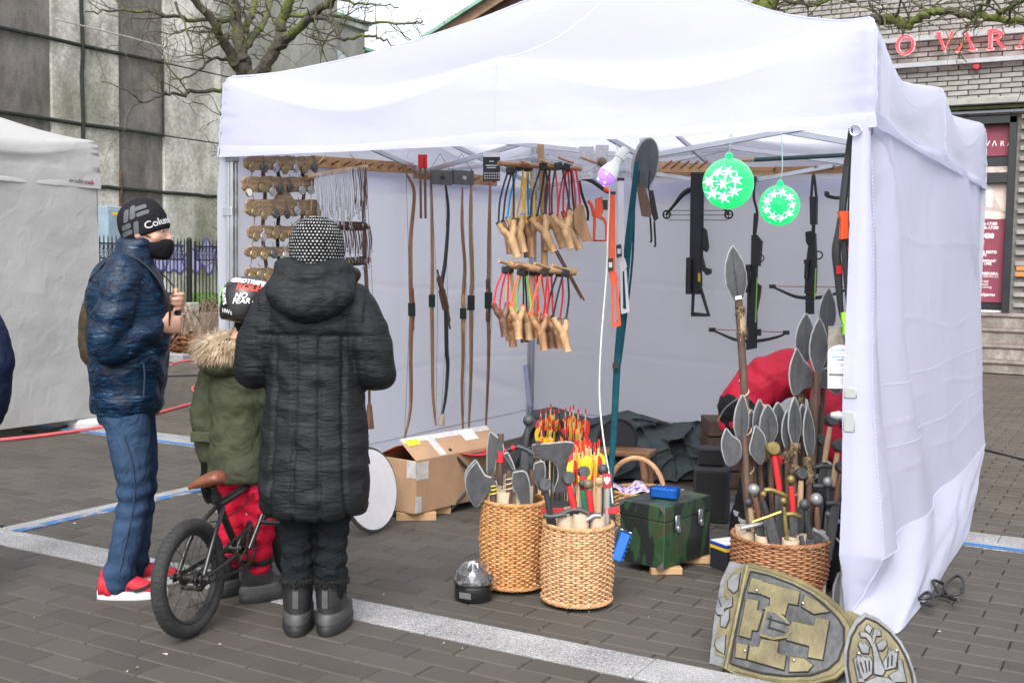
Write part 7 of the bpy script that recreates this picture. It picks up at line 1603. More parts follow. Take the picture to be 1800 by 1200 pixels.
def spear(tip, base, w, foot, d, lab, fur=(), cord=0, red=None, df=0.0, r=.0145):
    t = Thing('toy_spear', PX(*foot, d=d+df), lab, 'spear', 'foam weapons in the reddish basket'); haft(t, (base[0], base[1]-6), foot, d, r, dd=df); blade_parts(t, leaf(tip, base, w), d, .022, ridge=((tip[0], tip[1]+8), base))
    for f in fur: furband(t, f, d)
    if cord: cordwrap(t, (base[0]+(foot[0]-base[0])*.3, base[1]+(foot[1]-base[1])*.3), (base[0]+(foot[0]-base[0])*.9, base[1]+(foot[1]-base[1])*.9), d, r, cord)
    if red: t.put('red_binding', px_tube([red[0], red[1]], d, r*1.25, 10), M_REDW)
    return t
# spears, axes and maces in the reddish basket
t = spear((1287, 433), (1298, 532), 36, (1328, 985), d3+.02, 'tallest foam spear with fur bands and cord-wound brown shaft', ((1301, 546), (1304, 584)), 8, r=.0185)
t.put('socket', px_tube([(1301, 550), (1303, 580)], d3+.02, .02, 10), M_TANW); t.put('price_tag', px_slab([(1292, 521), (1303, 519), (1304, 525), (1293, 527)], d3-.005, .003), MATS['card_white'])
spear((1456, 507), (1452, 590), 28, (1430, 980), d3+.12, 'tall grey foam spear standing behind the two-bladed axe')
spear((1417, 551), (1412, 640), 32, (1400, 985), d3+.08, 'grey foam spear with shaded leaf blade beside the plastic card', ((1404, 700),))
spear((1440, 560), (1437, 655), 30, (1420, 985), d3-.0, 'pale edged foam spear rising through the two-bladed axe')
spear((1305, 694), (1301, 778), 24, (1322, 975), d3-.02, 'short foam spear with spotted fur collar beside the tallest spear', ((1306, 780),), red=((1309, 793), (1309, 806)))
spear((1335, 702), (1334, 775), 21, (1345, 975), d3+.06, 'small foam spear with rounded leaf behind the brass pommel'); spear((1349, 711), (1352, 782), 30, (1362, 975), d3+.02, 'broad leaf foam spear behind the brass pommel', ((1350, 795),))
spear((1367, 707), (1370, 770), 26, (1378, 975), d3+.09, 'foam spear with double leaf and red lashing', red=((1372, 800), (1374, 815))); spear((1396, 698), (1397, 784), 21, (1400, 985), d3-.03, 'slim foam spear with fur and tan binding', ((1397, 786), (1398, 825)), 4)
spear((1419, 715), (1424, 805), 18, (1418, 985), d3-.05, 'narrow foam spear leaning next to the slim one', ((1421, 812), (1421, 835))); spear((1410, 710), (1414, 770), 16, (1410, 985), d3+.05, 'half hidden narrow foam spear among the fur bands')
def axe2(cx, cy, bl, br, foot, d, lab, red=None, grp='foam weapons in the reddish basket', hr=.016):
    t = Thing('toy_axe', PX(*foot, d=d), lab, 'axe', grp); haft(t, (cx, cy-14), foot, d, hr)
    for q in (bl, br):
        if q: blade_parts(t, q, d-.004, .026)
    if red: t.put('red_binding', px_tube([red[0], red[1]], d, hr*1.35, 10), M_REDW); cordwrap(t, (red[0][0]-1, red[0][1]-22), (red[0][0], red[0][1]), d-.02, .012, 2, mat('red_cord', (.5, .02, .03), .7), .0022)
    return t
axe2(1432, 665, curve2([(1400, 612), (1390, 640), (1388, 668), (1396, 694), (1412, 682), (1430, 676), (1424, 648), (1412, 634)], 3), curve2([(1440, 678), (1455, 682), (1470, 692), (1478, 680), (1480, 655), (1462, 645), (1446, 650)], 3), (1415, 980), d3+.04, 'two-bladed foam axe with red binding below its lashing', ((1434, 676), (1433, 712)))
axe2(1308, 780, curve2([(1276, 753), (1269, 775), (1272, 800), (1282, 818), (1300, 805), (1300, 778), (1286, 766)], 3), curve2([(1328, 748), (1342, 765), (1345, 790), (1338, 814), (1326, 804), (1318, 790), (1322, 770)], 3), (1320, 975), d3-.06, 'two-bladed foam axe crossing behind the tallest spear')
axe2(1378, 770, None, curve2([(1378, 772), (1392, 762), (1398, 780), (1392, 800), (1378, 795)], 3), (1372, 975), d3+.1, 'single-bladed dark foam axe with red cord near the slim spear')
def sword(pom, g0, g1, guard, blade_end, d, lab, gm, pm=M_SILV, pr=.022, gr=.0125, gw=.011, disc=False, bm=None, grp='foam weapons in the reddish basket', gmat=None, df=0.0, bw=.02):
    """pommel, grip top and bottom, crossguard points, lower end of the blade (inside the tube)"""
    t = Thing('toy_sword', PX(*blade_end, d=d+df), lab, 'sword', grp); pc = PX(*pom, d=d)
    if disc: t.put('pommel', MB().lathe([(pr*.9, -.018), (pr, -.014), (pr, .014), (pr*.9, .018)], 20, pc, frz(-FH+V(0, 0, .25)+RH*.2)), pm)
    else: t.put('pommel', MB().ball(pc, pr, 14, 10), pm)
    t.put('grip', px_tube([g0, ((g0[0]+g1[0])/2, (g0[1]+g1[1])/2), g1], d, [gr*.9, gr*1.08, gr], 12), gm)
    if guard: t.put('crossguard', px_tube([tuple(q) for q in guard], d-.004, gw, 8, 5), gmat or M_STEEL)
    a, b = PX(*g1, d=d), PX(*blade_end, d=d+df); ax = b-a
    t.put('blade', MB().cbox((a+b)/2, (ax.length, bw*.6, bw*2), .006, frame(ax, RH)), bm or M_STEEL); return t
sword((1358, 788), (1361, 800), (1370, 862), [(1343, 861), (1356, 861), (1375, 868), (1394, 878)], (1372, 975), d3-.09, 'toy sword with round brass pommel and bright red grip', M_REDW, M_BRASS, .030, disc=True, gmat=M_BRASS)
sword((1462, 737), (1459, 750), (1449, 812), [(1428, 822), (1450, 818), (1480, 826), (1505, 838)], (1430, 985), d3+.0, 'toy sword with large grey disc pommel and tan wound grip', M_TANW, M_STEEL, .030, disc=True)
sword((1488, 745), (1486, 758), (1480, 822), None, (1455, 985), d3+.02, 'toy sword with grey disc pommel and red grip near the corner pole', M_REDW, M_STEEL, .030, disc=True)
sword((1474, 782), (1472, 796), (1464, 854), [(1428, 853), (1460, 856), (1482, 862), (1503, 873)], (1450, 985), d3-.05, 'toy sword with low grey disc pommel and thick tan grip', M_TANW, M_STEEL, .028, disc=True)
sword((1442, 772), (1442, 785), (1440, 830), None, (1432, 980), d3+.06, 'half hidden toy sword with dark disc pommel', M_BLK2, M_STEEL, .022, disc=True)
sword((1325, 860), (1328, 874), (1335, 915), [(1302, 928), (1330, 922), (1345, 918)], (1340, 985), d3-.13, 'toy sword with round silver pommel and dark brown grip', M_WOODD, M_SILV, .026, gmat=M_SILV)
sword((1316, 882), (1319, 892), (1325, 935), [(1308, 955), (1330, 950)], (1330, 985), d3-.08, 'short toy sword with small grey pommel and tan grip', M_TANW, M_STEEL, .02, gmat=M_STEEL)
sword((1455, 846), (1455, 858), (1458, 900), [(1452, 900), (1465, 908), (1474, 918)], (1452, 985), d3-.10, 'toy dagger with ribbed silver pommel and black grip', M_BLK2, M_SILV, .022, gmat=M_SILV)
sword((1435, 877), (1436, 890), (1437, 932), [(1428, 930), (1442, 936), (1454, 948)], (1440, 975), d3-.17, 'toy sword with big ribbed silver pommel and brown grip', M_WOODD, M_SILV, .028, gmat=M_SILV)
sword((1342, 868), (1341, 880), (1348, 905), [(1322, 917), (1345, 909), (1373, 899)], (1366, 968), d3-.2, 'toy dagger with thin gold cross guard and engraved blade', M_BLK2, M_BRASS, .014, gmat=mat('gold', (.65, .42, .10), .3, .8), gw=.006, bw=.026)
sword((1377, 880), (1378, 890), (1383, 950), None, (1388, 972), d3-.16, 'thin brass hilted toy rapier', M_BRASS, M_BRASS, .016, gr=.009)
sword((1414, 886), (1416, 896), (1424, 945), [(1408, 942), (1412, 958), (1424, 966), (1434, 962)], (1425, 975), d3-.2, 'toy cutlass with black grip and curved grey guard', M_BLK2, M_STEEL, .024, gmat=M_STEEL)
sword((1478, 820), (1478, 832), (1470, 880), [(1452, 884), (1470, 884), (1490, 892)], (1455, 985), d3-.12, 'toy sword with dark drum pommel and brown cord grip', M_WOODD, M_STEEL, .024, disc=True)
sword((1390, 842), (1391, 854), (1394, 900), [(1378, 904), (1394, 903), (1408, 908)], (1398, 978), d3-.14, 'toy sword with small brass ball pommel and red grip', M_REDW, M_BRASS, .019, gmat=M_BRASS)
sword((1408, 832), (1408, 844), (1406, 890), None, (1405, 980), d3-.08, 'toy mace with grey drum head and tan grip', M_TANW, M_STEEL, .026, disc=True)
sword((1492, 790), (1490, 804), (1482, 850), None, (1462, 985), d3+.05, 'toy hammer with dark head and black grip', M_BLK2, M_STEEL, .026, disc=True)
spear((1383, 722), (1384, 790), 18, (1386, 980), d3+.02, 'thin foam spear between the slim spear and the red lashing', ((1385, 800),)); spear((1320, 720), (1322, 790), 18, (1335, 975), d3+.08, 'thin foam spear in the shade of the tallest shaft')
# axes in the tall honey basket
GA = 'foam axes in the tall basket'
def axe(blades, h0, h1, d, lab, extra=None, r=.0145):
    t = Thing('toy_axe', PX(*h1, d=d), lab, 'axe', GA); haft(t, h0, h1, d, r)
    for q in blades: blade_parts(t, curve2(q, 3), d-.003, .024, nm='blade')
    if extra:
        nm, a, b, m = extra
        if nm == 'cord': cordwrap(t, a, b, d, r, 3, m)
        else: t.put('binding', px_tube([a, b], d, r*1.25, 10), m)
    return t
axe([[(838, 812), (822, 832), (820, 858), (832, 884), (840, 888), (852, 868), (872, 855), (868, 842), (852, 836)]], (867, 838), (867, 900), d1-.1, 'crescent foam axe with yellow lashing at the basket edge', ('cord', (867, 848), (867, 868), mat('yellow_cord', (.65, .5, .03), .7)))
axe([[(836, 808), (820, 828), (819, 850), (826, 878), (836, 876), (846, 860), (862, 850), (850, 832)]], (866, 834), (868, 900), d1-.05, 'second crescent foam axe stacked behind the yellow-lashed one')
axe([[(862, 759), (858, 780), (857, 810), (858, 832), (868, 828), (872, 806), (884, 795), (882, 775)], [(886, 798), (896, 812), (905, 828), (900, 812), (892, 795)]], (880, 762), (878, 900), d1+.03, 'upright foam axe with red bound brown haft', ('b', (879, 792), (879, 812), M_REDW))
axe([[(902, 831), (922, 829), (930, 850), (931, 880), (927, 912), (922, 914), (916, 885), (906, 862), (900, 848)]], (895, 827), (895, 905), d1-.12, 'foam axe hanging its blade over the basket rim', ('cord', (895, 834), (895, 860), M_ROPE))
axe([[(936, 782), (965, 780), (1006, 778), (1010, 800), (1009, 835), (998, 860), (975, 863), (982, 838), (978, 815), (960, 806), (940, 804)]], (946, 775), (935, 905), d1+.12, 'very broad foam axe with hooked blade behind the sword grips', ('cord', (946, 782), (942, 806), M_WOODD))
axe([[(940, 815), (955, 812), (957, 835), (952, 862), (944, 850), (938, 840)]], (936, 825), (935, 900), d1-.02, 'small foam hatchet between axe and sword baskets')
sword((929, 739), (928, 750), (924, 784), [(909, 784), (922, 788), (938, 798)], (918, 905), d1+.05, 'grey toy sword with round pommel among the axes', M_STEEL, M_STEEL, .026, grp=GA)
t = Thing('nunchaku', PX(890, 790, d=d1+.2), 'red and black bar lying behind the axes', 'toy'); t.put('bar', px_tube([(872, 798), (908, 785)], d1+.2, .011, 8), M_BLACK); t.put('band', px_tube([(884, 794), (890, 791)], d1+.2, .013, 8), M_REDW); t.put('band', px_tube([(899, 788), (905, 786)], d1+.2, .013, 8), M_REDW)
GS = 'toy swords in the pale basket'
sword((957, 851), (960, 864), (967, 902), [(955, 905), (970, 907), (996, 903)], (975, 960), d2-.12, 'toy sword with grey disc pommel and black grip', M_BLK2, M_STEEL, .028, disc=True, grp=GS, df=.12)
sword((999, 840), (1000, 852), (1009, 893), [(988, 902), (1005, 896), (1020, 896), (1034, 902)], (1014, 960), d2-.12, 'toy sword with grey drum pommel and red wound grip', M_REDW, M_STEEL, .028, disc=True, grp=GS, df=.12)
sword((1034, 851), (1035, 862), (1040, 900), None, (1040, 970), d2-.08, 'toy sword with brown ball pommel and dark red grip', M_REDW, mat('pommel_brown', (.14, .10, .06), .4), .022, grp=GS)
sword((1024, 850), (1025, 862), (1030, 898), None, (1032, 970), d2+.0, 'toy sword with green wound grip', mat('green_wrap', (.02, .20, .10), .7, bump=.5, bscale=150), M_STEEL, .018, grp=GS)
sword((1053, 846), (1053, 856), (1052, 900), [(1030, 914), (1045, 906), (1056, 906)], (1050, 970), d2-.11, 'toy sword with tan cord grip and curved guard', M_TANW, M_TANW, .018, grp=GS, gmat=M_SILV, df=.1)
sword((1060, 825), (1058, 834), (1056, 855), None, (1054, 965), d2+.08, 'toy sword with pale wound grip and grey pommel', M_TANW, M_STEEL, .024, grp=GS)
sword((1026, 829), (1026, 838), (1028, 880), None, (1030, 965), d2+.1, 'toy sword with disc pommel behind the red scabbard', M_WOODD, M_STEEL, .026, disc=True, grp=GS)
def eagle(d, cx, cy, s):
    """small white crowned eagle print"""
    L = [(0, -9), (2, -6), (1.5, -4), (6, -8), (7, -2), (5, 3), (2.5, 2), (4, 7), (1.5, 6), (0, 10), (-1.5, 6), (-4, 7), (-2.5, 2), (-5, 3), (-7, -2), (-6, -8), (-1.5, -4), (-2, -6)]; return px_slab([(cx+x*s, cy+y*s) for x, y in L], d, .002)
for cx, cy, w, d, lab in ((1067, 844, 15, d2-.02, 'red toy scabbard with white eagle beside the hand basket'), (1024, 848, 11, d2+.04, 'red toy scabbard with white eagle behind the green grip')):
    t = Thing('toy_scabbard', PX(cx, cy, d=d), lab, 'scabbard', GS); t.put('case', px_slab([(cx-w/2, cy-11), (cx+w/2, cy-11), (cx+w/2, cy+12), (cx-w/2, cy+12)], d, .03), mat('scabbard_red', (.38, .015, .03), .6)); t.put('eagle_print', eagle(d-.018, cx, cy, w/18), MATS['card_white'], smooth=False); t.put('body', px_tube([(cx, cy+12), (cx-2, cy+95)], d, .014, 10), mat('scabbard_grey', (.3, .29, .27), .8))
for a, b, lab in (((951, 898), (992, 898), 'red wooden crossguard bar resting by the black grip'), ((1062, 897), (1087, 896), 'short red wooden crossguard bar near the blue laser box')):
    t = Thing('toy_crossguard', PX(*a, d=d2-.02), lab, 'toy'); t.put('bar', px_slab([(a[0], a[1]-5), (b[0], b[1]-5), (b[0], b[1]+5), (a[0], a[1]+5)], d2-.02, .025), mat('guard_red', (.42, .02, .025), .5), smooth=False)
# arrows
ARC = {'yellow and red': ('arrow_y', (.75, .50, .02), (.55, .03, .02)), 'orange and black': ('arrow_o', (.8, .16, .02), (.015, .015, .016)), 'red and yellow': ('arrow_r', (.6, .03, .02), (.75, .5, .02)), 'black and yellow': ('arrow_k', (.02, .02, .02), (.75, .5, .02))}
M_SHAFT = mat('arrow_shaft', (.55, .38, .2), .6); M_SHAFTK = mat('arrow_shaft_dark', (.03, .028, .026), .5); M_NOCK = mat('nock_red', (.6, .02, .02), .4)
def arrow(u, v, d, kind, foot_v, where):
    nm, c1, c2 = ARC[kind]; t = Thing('arrow', PX(u, foot_v, d=d), f'toy arrow with {kind} fletching in the {where} bundle', 'arrow', f'arrows in the {where} bundle')
    top = PX(u, v, d=d); bot = PX(u-3+rw.uniform(-4, 4), foot_v, d=d); ax = (bot-top).normalized(); t.put('shaft', MB().tube([top, bot], .0045, 6), M_SHAFTK if kind.endswith('black') or kind.startswith('black') else M_SHAFT); t.put('nock', MB().tube([top-ax*.022, top+ax*.004], .0055, 6), M_NOCK)
    a0 = rw.uniform(0, 2); u_ = ax.orthogonal().normalized(); w_ = ax.cross(u_)
    for k in range(3):
        dr = u_*math.cos(a0+k*2.094)+w_*math.sin(a0+k*2.094); b0 = top+ax*.04; pr = [(0, .004), (.014, .022), (.04, .028), (.085, .022), (.12, .004)]; vs = [b0+ax*x+dr*(.004+y) for x, y in pr]+[b0+ax*x+dr*.003 for x, y in reversed(pr)]; sn = dr.cross(ax)*.0008
        mb = MB().add([p+sn for p in vs]+[p-sn for p in vs], [tuple(range(10)), tuple(range(19, 9, -1))]+[(i, i+10, (i+1) % 10+10, (i+1) % 10) for i in range(10)]); t.put('vane', mb, mat(nm+('a' if k else 'b'), c1 if k else c2, .6), smooth=False)
DA = 6.55
for i in range(30):
    row = i % 3; arrow(950+ (i//3)*8.6+rw.uniform(-2.5, 2.5), 722+row*18+rw.uniform(-6, 6), DA-row*.05, rw.choice(['yellow and red', 'yellow and red', 'black and yellow', 'red and yellow'] if row != 2 else ['orange and black', 'yellow and red', 'orange and black']), 880, 'rear')
for i in range(14): arrow(1010+(i//2)*6.8+rw.uniform(-2, 2), 782+(i % 2)*8+rw.uniform(-5, 5), d2+.32-(i % 2)*.05, rw.choice(['yellow and red', 'yellow and red', 'red and yellow']), 905, 'front')
# ---------------------------------------------------------------- small electrics
def laser_box(c, M, lab):
    t = Thing('laser_projector', c, lab, 'projector'); c = Vector(c); mb_ = mat('laser_blue', (.01, .10, .42), .35, .4, var=.1)
    t.put('case', MB().cbox(c, (.13, .075, .05), .006, M), mb_, smooth=False)
    for i in range(6): t.put('fin', MB().cbox(c+M @ V(-.05+.02*i, 0, .027), (.006, .07, .006), .001, M), mb_, smooth=False)
    t.put('front_plate', MB().cbox(c+M @ V(-.067, 0, 0), (.004, .074, .05), .002, M), mat('laser_dark', (.01, .02, .08), .3)); t.put('lens', MB().lathe([(.015, 0), (.015, .006), (.009, .007)], 14, c+M @ V(-.069, .0, 0), frz(M @ V(-1, 0, 0))), M_BLACK)
    for sy in (-1, 1):
        for sz in (-1, 1): t.put('screw', MB().lathe([(.004, 0), (.003, .004)], 8, c+M @ V(-.069, sy*.03, sz*.019), frz(M @ V(-1, 0, 0))), M_CHAIN)
    return t
CH0 = PX(1088, 985, z=.03); CH1 = PX(1166, 1003, z=.03); CH2 = PX(1213, 968, z=.03)
ex = (CH1-CH0); ex.z = 0; wdt = ex.length; ex.normalize(); ey = V(-ex.y, ex.x, 0); dep = max(.3, (CH2-CH1).dot(ey)); chh = .30
RC = Matrix((ex, ey, V(0, 0, 1))).transposed(); cc = CH0+ex*wdt/2+ey*dep/2; cc.z = .035
def camo_mat():
    m = mat('chest_camo', (.02, .045, .025), .5, bump=.1, bscale=60); n, L, b = nodes_of(m); tc = n.new('ShaderNodeTexCoord'); t = n.new('ShaderNodeTexNoise'); t.inputs['Scale'].default_value = 4.5; t.inputs['Detail'].default_value = 1.5; t.inputs['Distortion'].default_value = 1.5; mp = n.new('ShaderNodeMapping'); mp.inputs['Scale'].default_value = (1.6, 1.6, .7); L.new(tc.outputs['Object'], mp.inputs[0]); L.new(mp.outputs[0], t.inputs['Vector'])
    r = ramp(n, L, t.outputs[0], [(.44, (.012, .016, .014)), (.47, (.02, .055, .022)), (.56, (.025, .07, .03)), (.60, (.04, .045, .02))]); L.new(r, b.inputs['Base Color']); n[r.node.name].color_ramp.interpolation = 'CONSTANT'; return m
M_CAMO = camo_mat()
t = Thing('camouflage_chest', cc, 'green camouflage wooden chest with steel corners and latches', 'chest')
t.put('body', MB().cbox(cc+V(0, 0, chh*.37), (wdt, dep, chh*.74), .004, RC), M_CAMO, smooth=False); t.put('lid', MB().cbox(cc+V(0, 0, chh*.87), (wdt+.004, dep+.004, chh*.25), .004, RC), M_CAMO, smooth=False)
for sx in (-1, 1):
    for sz in (0, 1): t.put('corner_plate', MB().prism([(0, 0), (.04, 0), (0, .04)], .004, M4(RC @ (Matrix.Identity(3) if sx < 0 else Matrix.Diagonal((-1, 1, 1))) @ (Matrix.Identity(3) if not sz else Matrix.Diagonal((1, 1, -1))), cc+RC @ V(sx*(wdt/2+.002), -dep/2-.004, .0 if not sz else chh))), M_CHAIN, smooth=False)
for f in (-.25, .25):
    p = cc+RC @ V(wdt/2+.006, f*dep, chh*.7); t.put('latch', MB().cbox(p, (.008, .035, .07), .003, RC).cbox(p+RC @ V(.008, 0, -.03), (.01, .025, .03), .003, RC), M_CHAIN)
footblock((cc+RC @ V(wdt*.4, -dep*.35, 0)).xy.to_3d(), .1, 'reddish wood block under the chest corner', .6, .034); footblock((cc+RC @ V(wdt*.4, dep*.35, 0)).xy.to_3d(), .1, 'pale wood block under the rear of the chest', .5, .034); footblock((cc+RC @ V(-wdt*.4, 0, 0)).xy.to_3d(), .1, 'wood block under the shaded end of the chest', .5, .034)
laser_box(cc+RC @ V(.02, -.04, chh+.03), RC @ Matrix.Rotation(.3, 3, 'Z'), 'blue laser projector lying on the camouflage chest')
pl2 = PX(1090, 960, d=d2-.03); t = laser_box(pl2, frame(-RH*.35+V(0, 0, -.9)-FH*.2, RH), 'blue laser projector clamped to the pale basket rim'); t.put('bracket', px_tube([(1085, 925), (1075, 940), (1078, 955)], d2-.02, .007, 6), M_CHAIN)
dp = PX(831, 1062, z=0)+FH*.08; t = Thing('disco_light', (dp.x, dp.y, 0), 'round black disco light with clear faceted dome on the paving', 'lamp')
dc = V(dp.x, dp.y, 0); t.put('base', MB().lathe([(.078, .004), (.083, .01), (.083, .06), (.08, .07), (.088, .074), (.088, .08), (.06, .08)], 30, dc), mat('gloss_black', (.012, .012, .013), .25))
dome = MB(); n = 14; rows2 = [(.088, .08), (.088, .095), (.078, .122), (.058, .148), (.032, .166), (.006, .172)]
for j in range(len(rows2)-1):
    for i in range(n):
        a0, a1 = 2*PI*(i+.5*(j % 2))/n, 2*PI*(i+1+.5*(j % 2))/n; am = (a0+a1)/2; r0, z0 = rows2[j]; r1, z1 = rows2[j+1]; P = lambda r, a, z: dc+V(r*math.cos(a), r*math.sin(a), z); dome.add([P(r0, a0, z0), P(r0, a1, z0), P(r1, am, z1)], [(0, 1, 2)]); b1 = am+2*PI/n; dome.add([P(r0, a1, z0), P(r1, b1, z1), P(r1, am, z1)], [(0, 1, 2)])
m = mat('dome_plastic', (.93, .94, .96), .03, trans=.96); o = t.put('dome', dome, m, smooth=False)
t.put('reflector', MB().lathe([(.07, .081), (.065, .1), (.03, .12), (.005, .122)], 10, dc), mat('dome_core', (.10, .10, .11), .25, .6), smooth=False); t.put('lamp_head', MB().ball(dc+V(0, 0, .115), .022, 10, 8), MATS['gloss_black'])
fr = (CAM-dc); fr.z = 0; fr.normalize(); rgt = V(-fr.y, fr.x, 0); pfr = (fr*.9-rgt*.43).normalized(); t.put('label_plate', MB().cbox(dc+pfr*.0835+V(0, 0, .036), (.003, .055, .026), .001, frame(pfr, (0, 0, 1))), M_CHAIN, smooth=False)
# ================================================================ boxes, furniture, cloth
def qbox(p, M, d, b=.003): return MB().cbox(p, d, b, M)
# long cardboard box on blocks
a = PX(683, 912, z=.045); b = PX(730, 905, z=.045); e = PX(882, 868, z=.045)
bx = (e-b); bx.z = 0; BLn = bx.length; bx.normalize(); by = V(bx.y, -bx.x, 0)*1.0; BW2 = .30; BHt = .30
RB = Matrix((bx, V(-bx.y, bx.x, 0), V(0, 0, 1))).transposed(); c0 = b+bx*BLn/2+RB @ V(0, BW2/2, 0); c0.z = .05
t = Thing('cardboard_box', c0, 'long brown cardboard box with taped open flaps by the tent wall', 'box')
for nm, off, dm in (('side_panel', V(0, -BW2/2, BHt/2), (BLn, .008, BHt)), ('side_panel', V(0, BW2/2, BHt/2), (BLn, .008, BHt)), ('end_panel', V(-BLn/2, 0, BHt/2), (.008, BW2, BHt)), ('end_panel', V(BLn/2, 0, BHt/2), (.008, BW2, BHt)), ('bottom_panel', V(0, 0, .004), (BLn, BW2, .008))): t.put(nm, qbox(c0+RB @ off, RB, dm, .002), M_CARD, smooth=False)
M_TAPE = mat('parcel_tape', (.48, .46, .44), .4, var=.2, vscale=20); fl = RB @ Matrix.Rotation(math.radians(38), 3, 'X'); f2 = RB @ Matrix.Rotation(math.radians(-25), 3, 'X')
o = t.put('flap', qbox(c0+RB @ V(0, -BW2/2+.06, BHt+.05), fl, (BLn, .16, .006), .002), M_CARD, smooth=False); t.put('tape', qbox(c0+RB @ V(0, -BW2/2+.115, BHt+.098), fl, (BLn*.99, .04, .002), .0005), M_TAPE, sub=o, smooth=False)
o = t.put('flap', qbox(c0+RB @ V(0, BW2/2-.07, BHt+.035), f2, (BLn, .16, .006), .002), M_CARD, smooth=False)
t.put('tape', qbox(c0+RB @ V(-BLn/2-.005, -BW2/2+.03, BHt-.05), RB, (.002, .07, .1), .0005), M_TAPE, smooth=False); t.put('tape', qbox(c0+RB @ V(-BLn/2+.02, -BW2/2-.005, .05), RB, (.05, .002, .09), .0005), M_TAPE, smooth=False); t.put('tape', qbox(c0+RB @ V(-BLn/2+.05, -BW2/2-.005, BHt-.06), RB, (.1, .002, .1), .0005), M_TAPE, smooth=False); t.put('tape', qbox(c0+RB @ V(-BLn*.2, -BW2/2+.06, BHt+.055), fl, (.06, .15, .002), .0005), M_TAPE, smooth=False)
t.put('neon_sticker', qbox(c0+RB @ V(-BLn/2+.08, -BW2/2+.10, BHt+.088), fl, (.10, .045, .002), .0005), mat('neon', (.62, .75, .02), .5), smooth=False)
t.put('shipping_label', qbox(c0+RB @ V(BLn*.22, -BW2/2+.09, BHt+.079), fl, (.12, .08, .002), .0005), MATS['card_white'], smooth=False)
t.put('contents', qbox(c0+RB @ V(-BLn*.1, 0, BHt*.75), RB, (BLn*.7, BW2*.7, .06), .01), M_REDW, smooth=False)
for f, lab in ((-.42, 'pine block under the open end of the cardboard box'), (.35, 'pine block under the far end of the cardboard box'), (-.2, 'short pine offcut beside the cardboard box')): footblock((c0+RB @ V(f*BLn, -.06 if f > -.3 else -.1, 0)).xy.to_3d(), .15, lab, R_.uniform(.2, 1.2), .046)
# target disc
tc_ = PX(651, 870, d=(PX(640, 942, z=0)-CAM).dot(FW)+.06); nrm = (RH*.86-FH*.50+V(0, 0, .2)).normalized(); tr_ = .222; A = frz(nrm)
lo = -tr_*math.sqrt(max(0, 1-nrm.z**2)); tc_.z = -lo+.02
t = Thing('target_disc', (tc_.x, tc_.y, 0), 'round white target disc with black rim against the cardboard box', 'disc'); t.put('face', MB().lathe([(.001, .012), (tr_*.97, .012), (tr_*.97, -.01), (.001, -.01)], 40, tc_, A), mat('target_white', (.60, .60, .62), .6, var=.05), smooth=True); t.put('rim', MB().torus(tc_, tr_, .009, A, 48, 8), mat('rim_grey', (.05, .05, .052), .6))
# folding stool, wooden stool
fs = PX(828, 905, z=0)+FH*.22; t = Thing('folding_stool', (fs.x, fs.y, 0), 'black folding camp stool with red striped canvas seat', 'stool'); fc = V(fs.x, fs.y, 0); RS = Matrix((RH, FH, V(0, 0, 1))).transposed() @ Matrix.Rotation(.25, 3, 'Z')
for i in range(5): t.put('seat_stripe', MB().grid(lambda a, b, i=i: fc+RS @ V(-.17+.34*a, -.13+.052*(i+b), .37-.035*math.sin(PI*a)), 8, 1), M_REDW if i % 2 == 0 else M_BLK2)
for sy in (-1, 1):
    t.put('leg', MB().tube([fc+RS @ V(-.17, sy*.13, .375), fc+RS @ V(.17, sy*.15, .01)], .0095, 8), M_BLACK); t.put('leg', MB().tube([fc+RS @ V(.17, sy*.12, .375), fc+RS @ V(-.17, sy*.14, .01)], .0095, 8), M_BLACK)
for sx, z in ((-.17, .375), (.17, .375), (-.17, .012), (.17, .012)): t.put('rail', MB().tube([fc+RS @ V(sx, -.15, z), fc+RS @ V(sx, .15, z)], .0095, 8), M_BLACK)
ws = PX(1098, 868, z=0); t = Thing('wooden_stool', (ws.x, ws.y, 0), 'rustic brown wooden stool in front of the dark tarpaulin', 'stool'); wc = V(ws.x, ws.y, 0); RW = Matrix((RH, FH, V(0, 0, 1))).transposed() @ Matrix.Rotation(-.35, 3, 'Z')
M_STL = mat('stool_wood', (.24, .12, .055), .55, var=.3, vscale=5, stretch=(1, 6, 6), bump=.2, bscale=30); t.put('seat', qbox(wc+V(0, 0, .275), RW, (.36, .2, .035), .006), M_STL, smooth=False)
for sx in (-1, 1):
    for sy in (-1, 1): t.put('leg', MB().tube([wc+RW @ V(sx*.12, sy*.05, .26), wc+RW @ V(sx*.145, sy*.075, .14), wc+RW @ V(sx*.155, sy*.085, .0)], [.02, .024, .017], 10), M_STL)
# tarpaulin heap and what it hides
def tarp(a, b):
    u = 905+345*a; f = b
    top = [PX(*q, d=7.95) for q in ((905, 800), (935, 722), (975, 716), (1040, 735), (1105, 722), (1130, 728), (1180, 745), (1225, 738), (1245, 748), (1248, 800))]
    T = along(top, a); base = PX(905+345*a, 868, d=7.5+.1*a)
    base.z = .02
    p = T.lerp(base, f**1.15); fold = .17*math.sin(a*27+f*4+3*nz(a*4, f*3, 1))*math.sin(PI*min(1, f+.12))*(.5+nz(a*7, f*4, 3))+.09*nz(a*6, f*5, 8)+.07*(1-abs(math.sin(a*21-f*5+4*nz(a*3, f*2, 6))))**4*min(1, f*4)+.05*(1-abs(math.sin(a*13+f*7+4*nz(a*4, f*3, 2))))**5*min(1, f*4)
    p = p-FH*(fold+.16*math.sin(PI*f)*(.7+.3*math.sin(a*7)))+V(0, 0, .05*math.sin(PI*f)); return p
tm = MB().grid(tarp, 180, 70)
tm.grid(lambda a, b: (lambda p: p+FH*(.02+.5*b)+V(0, 0, -p.z*b*.98))(tarp(a, 0)), 180, 8)
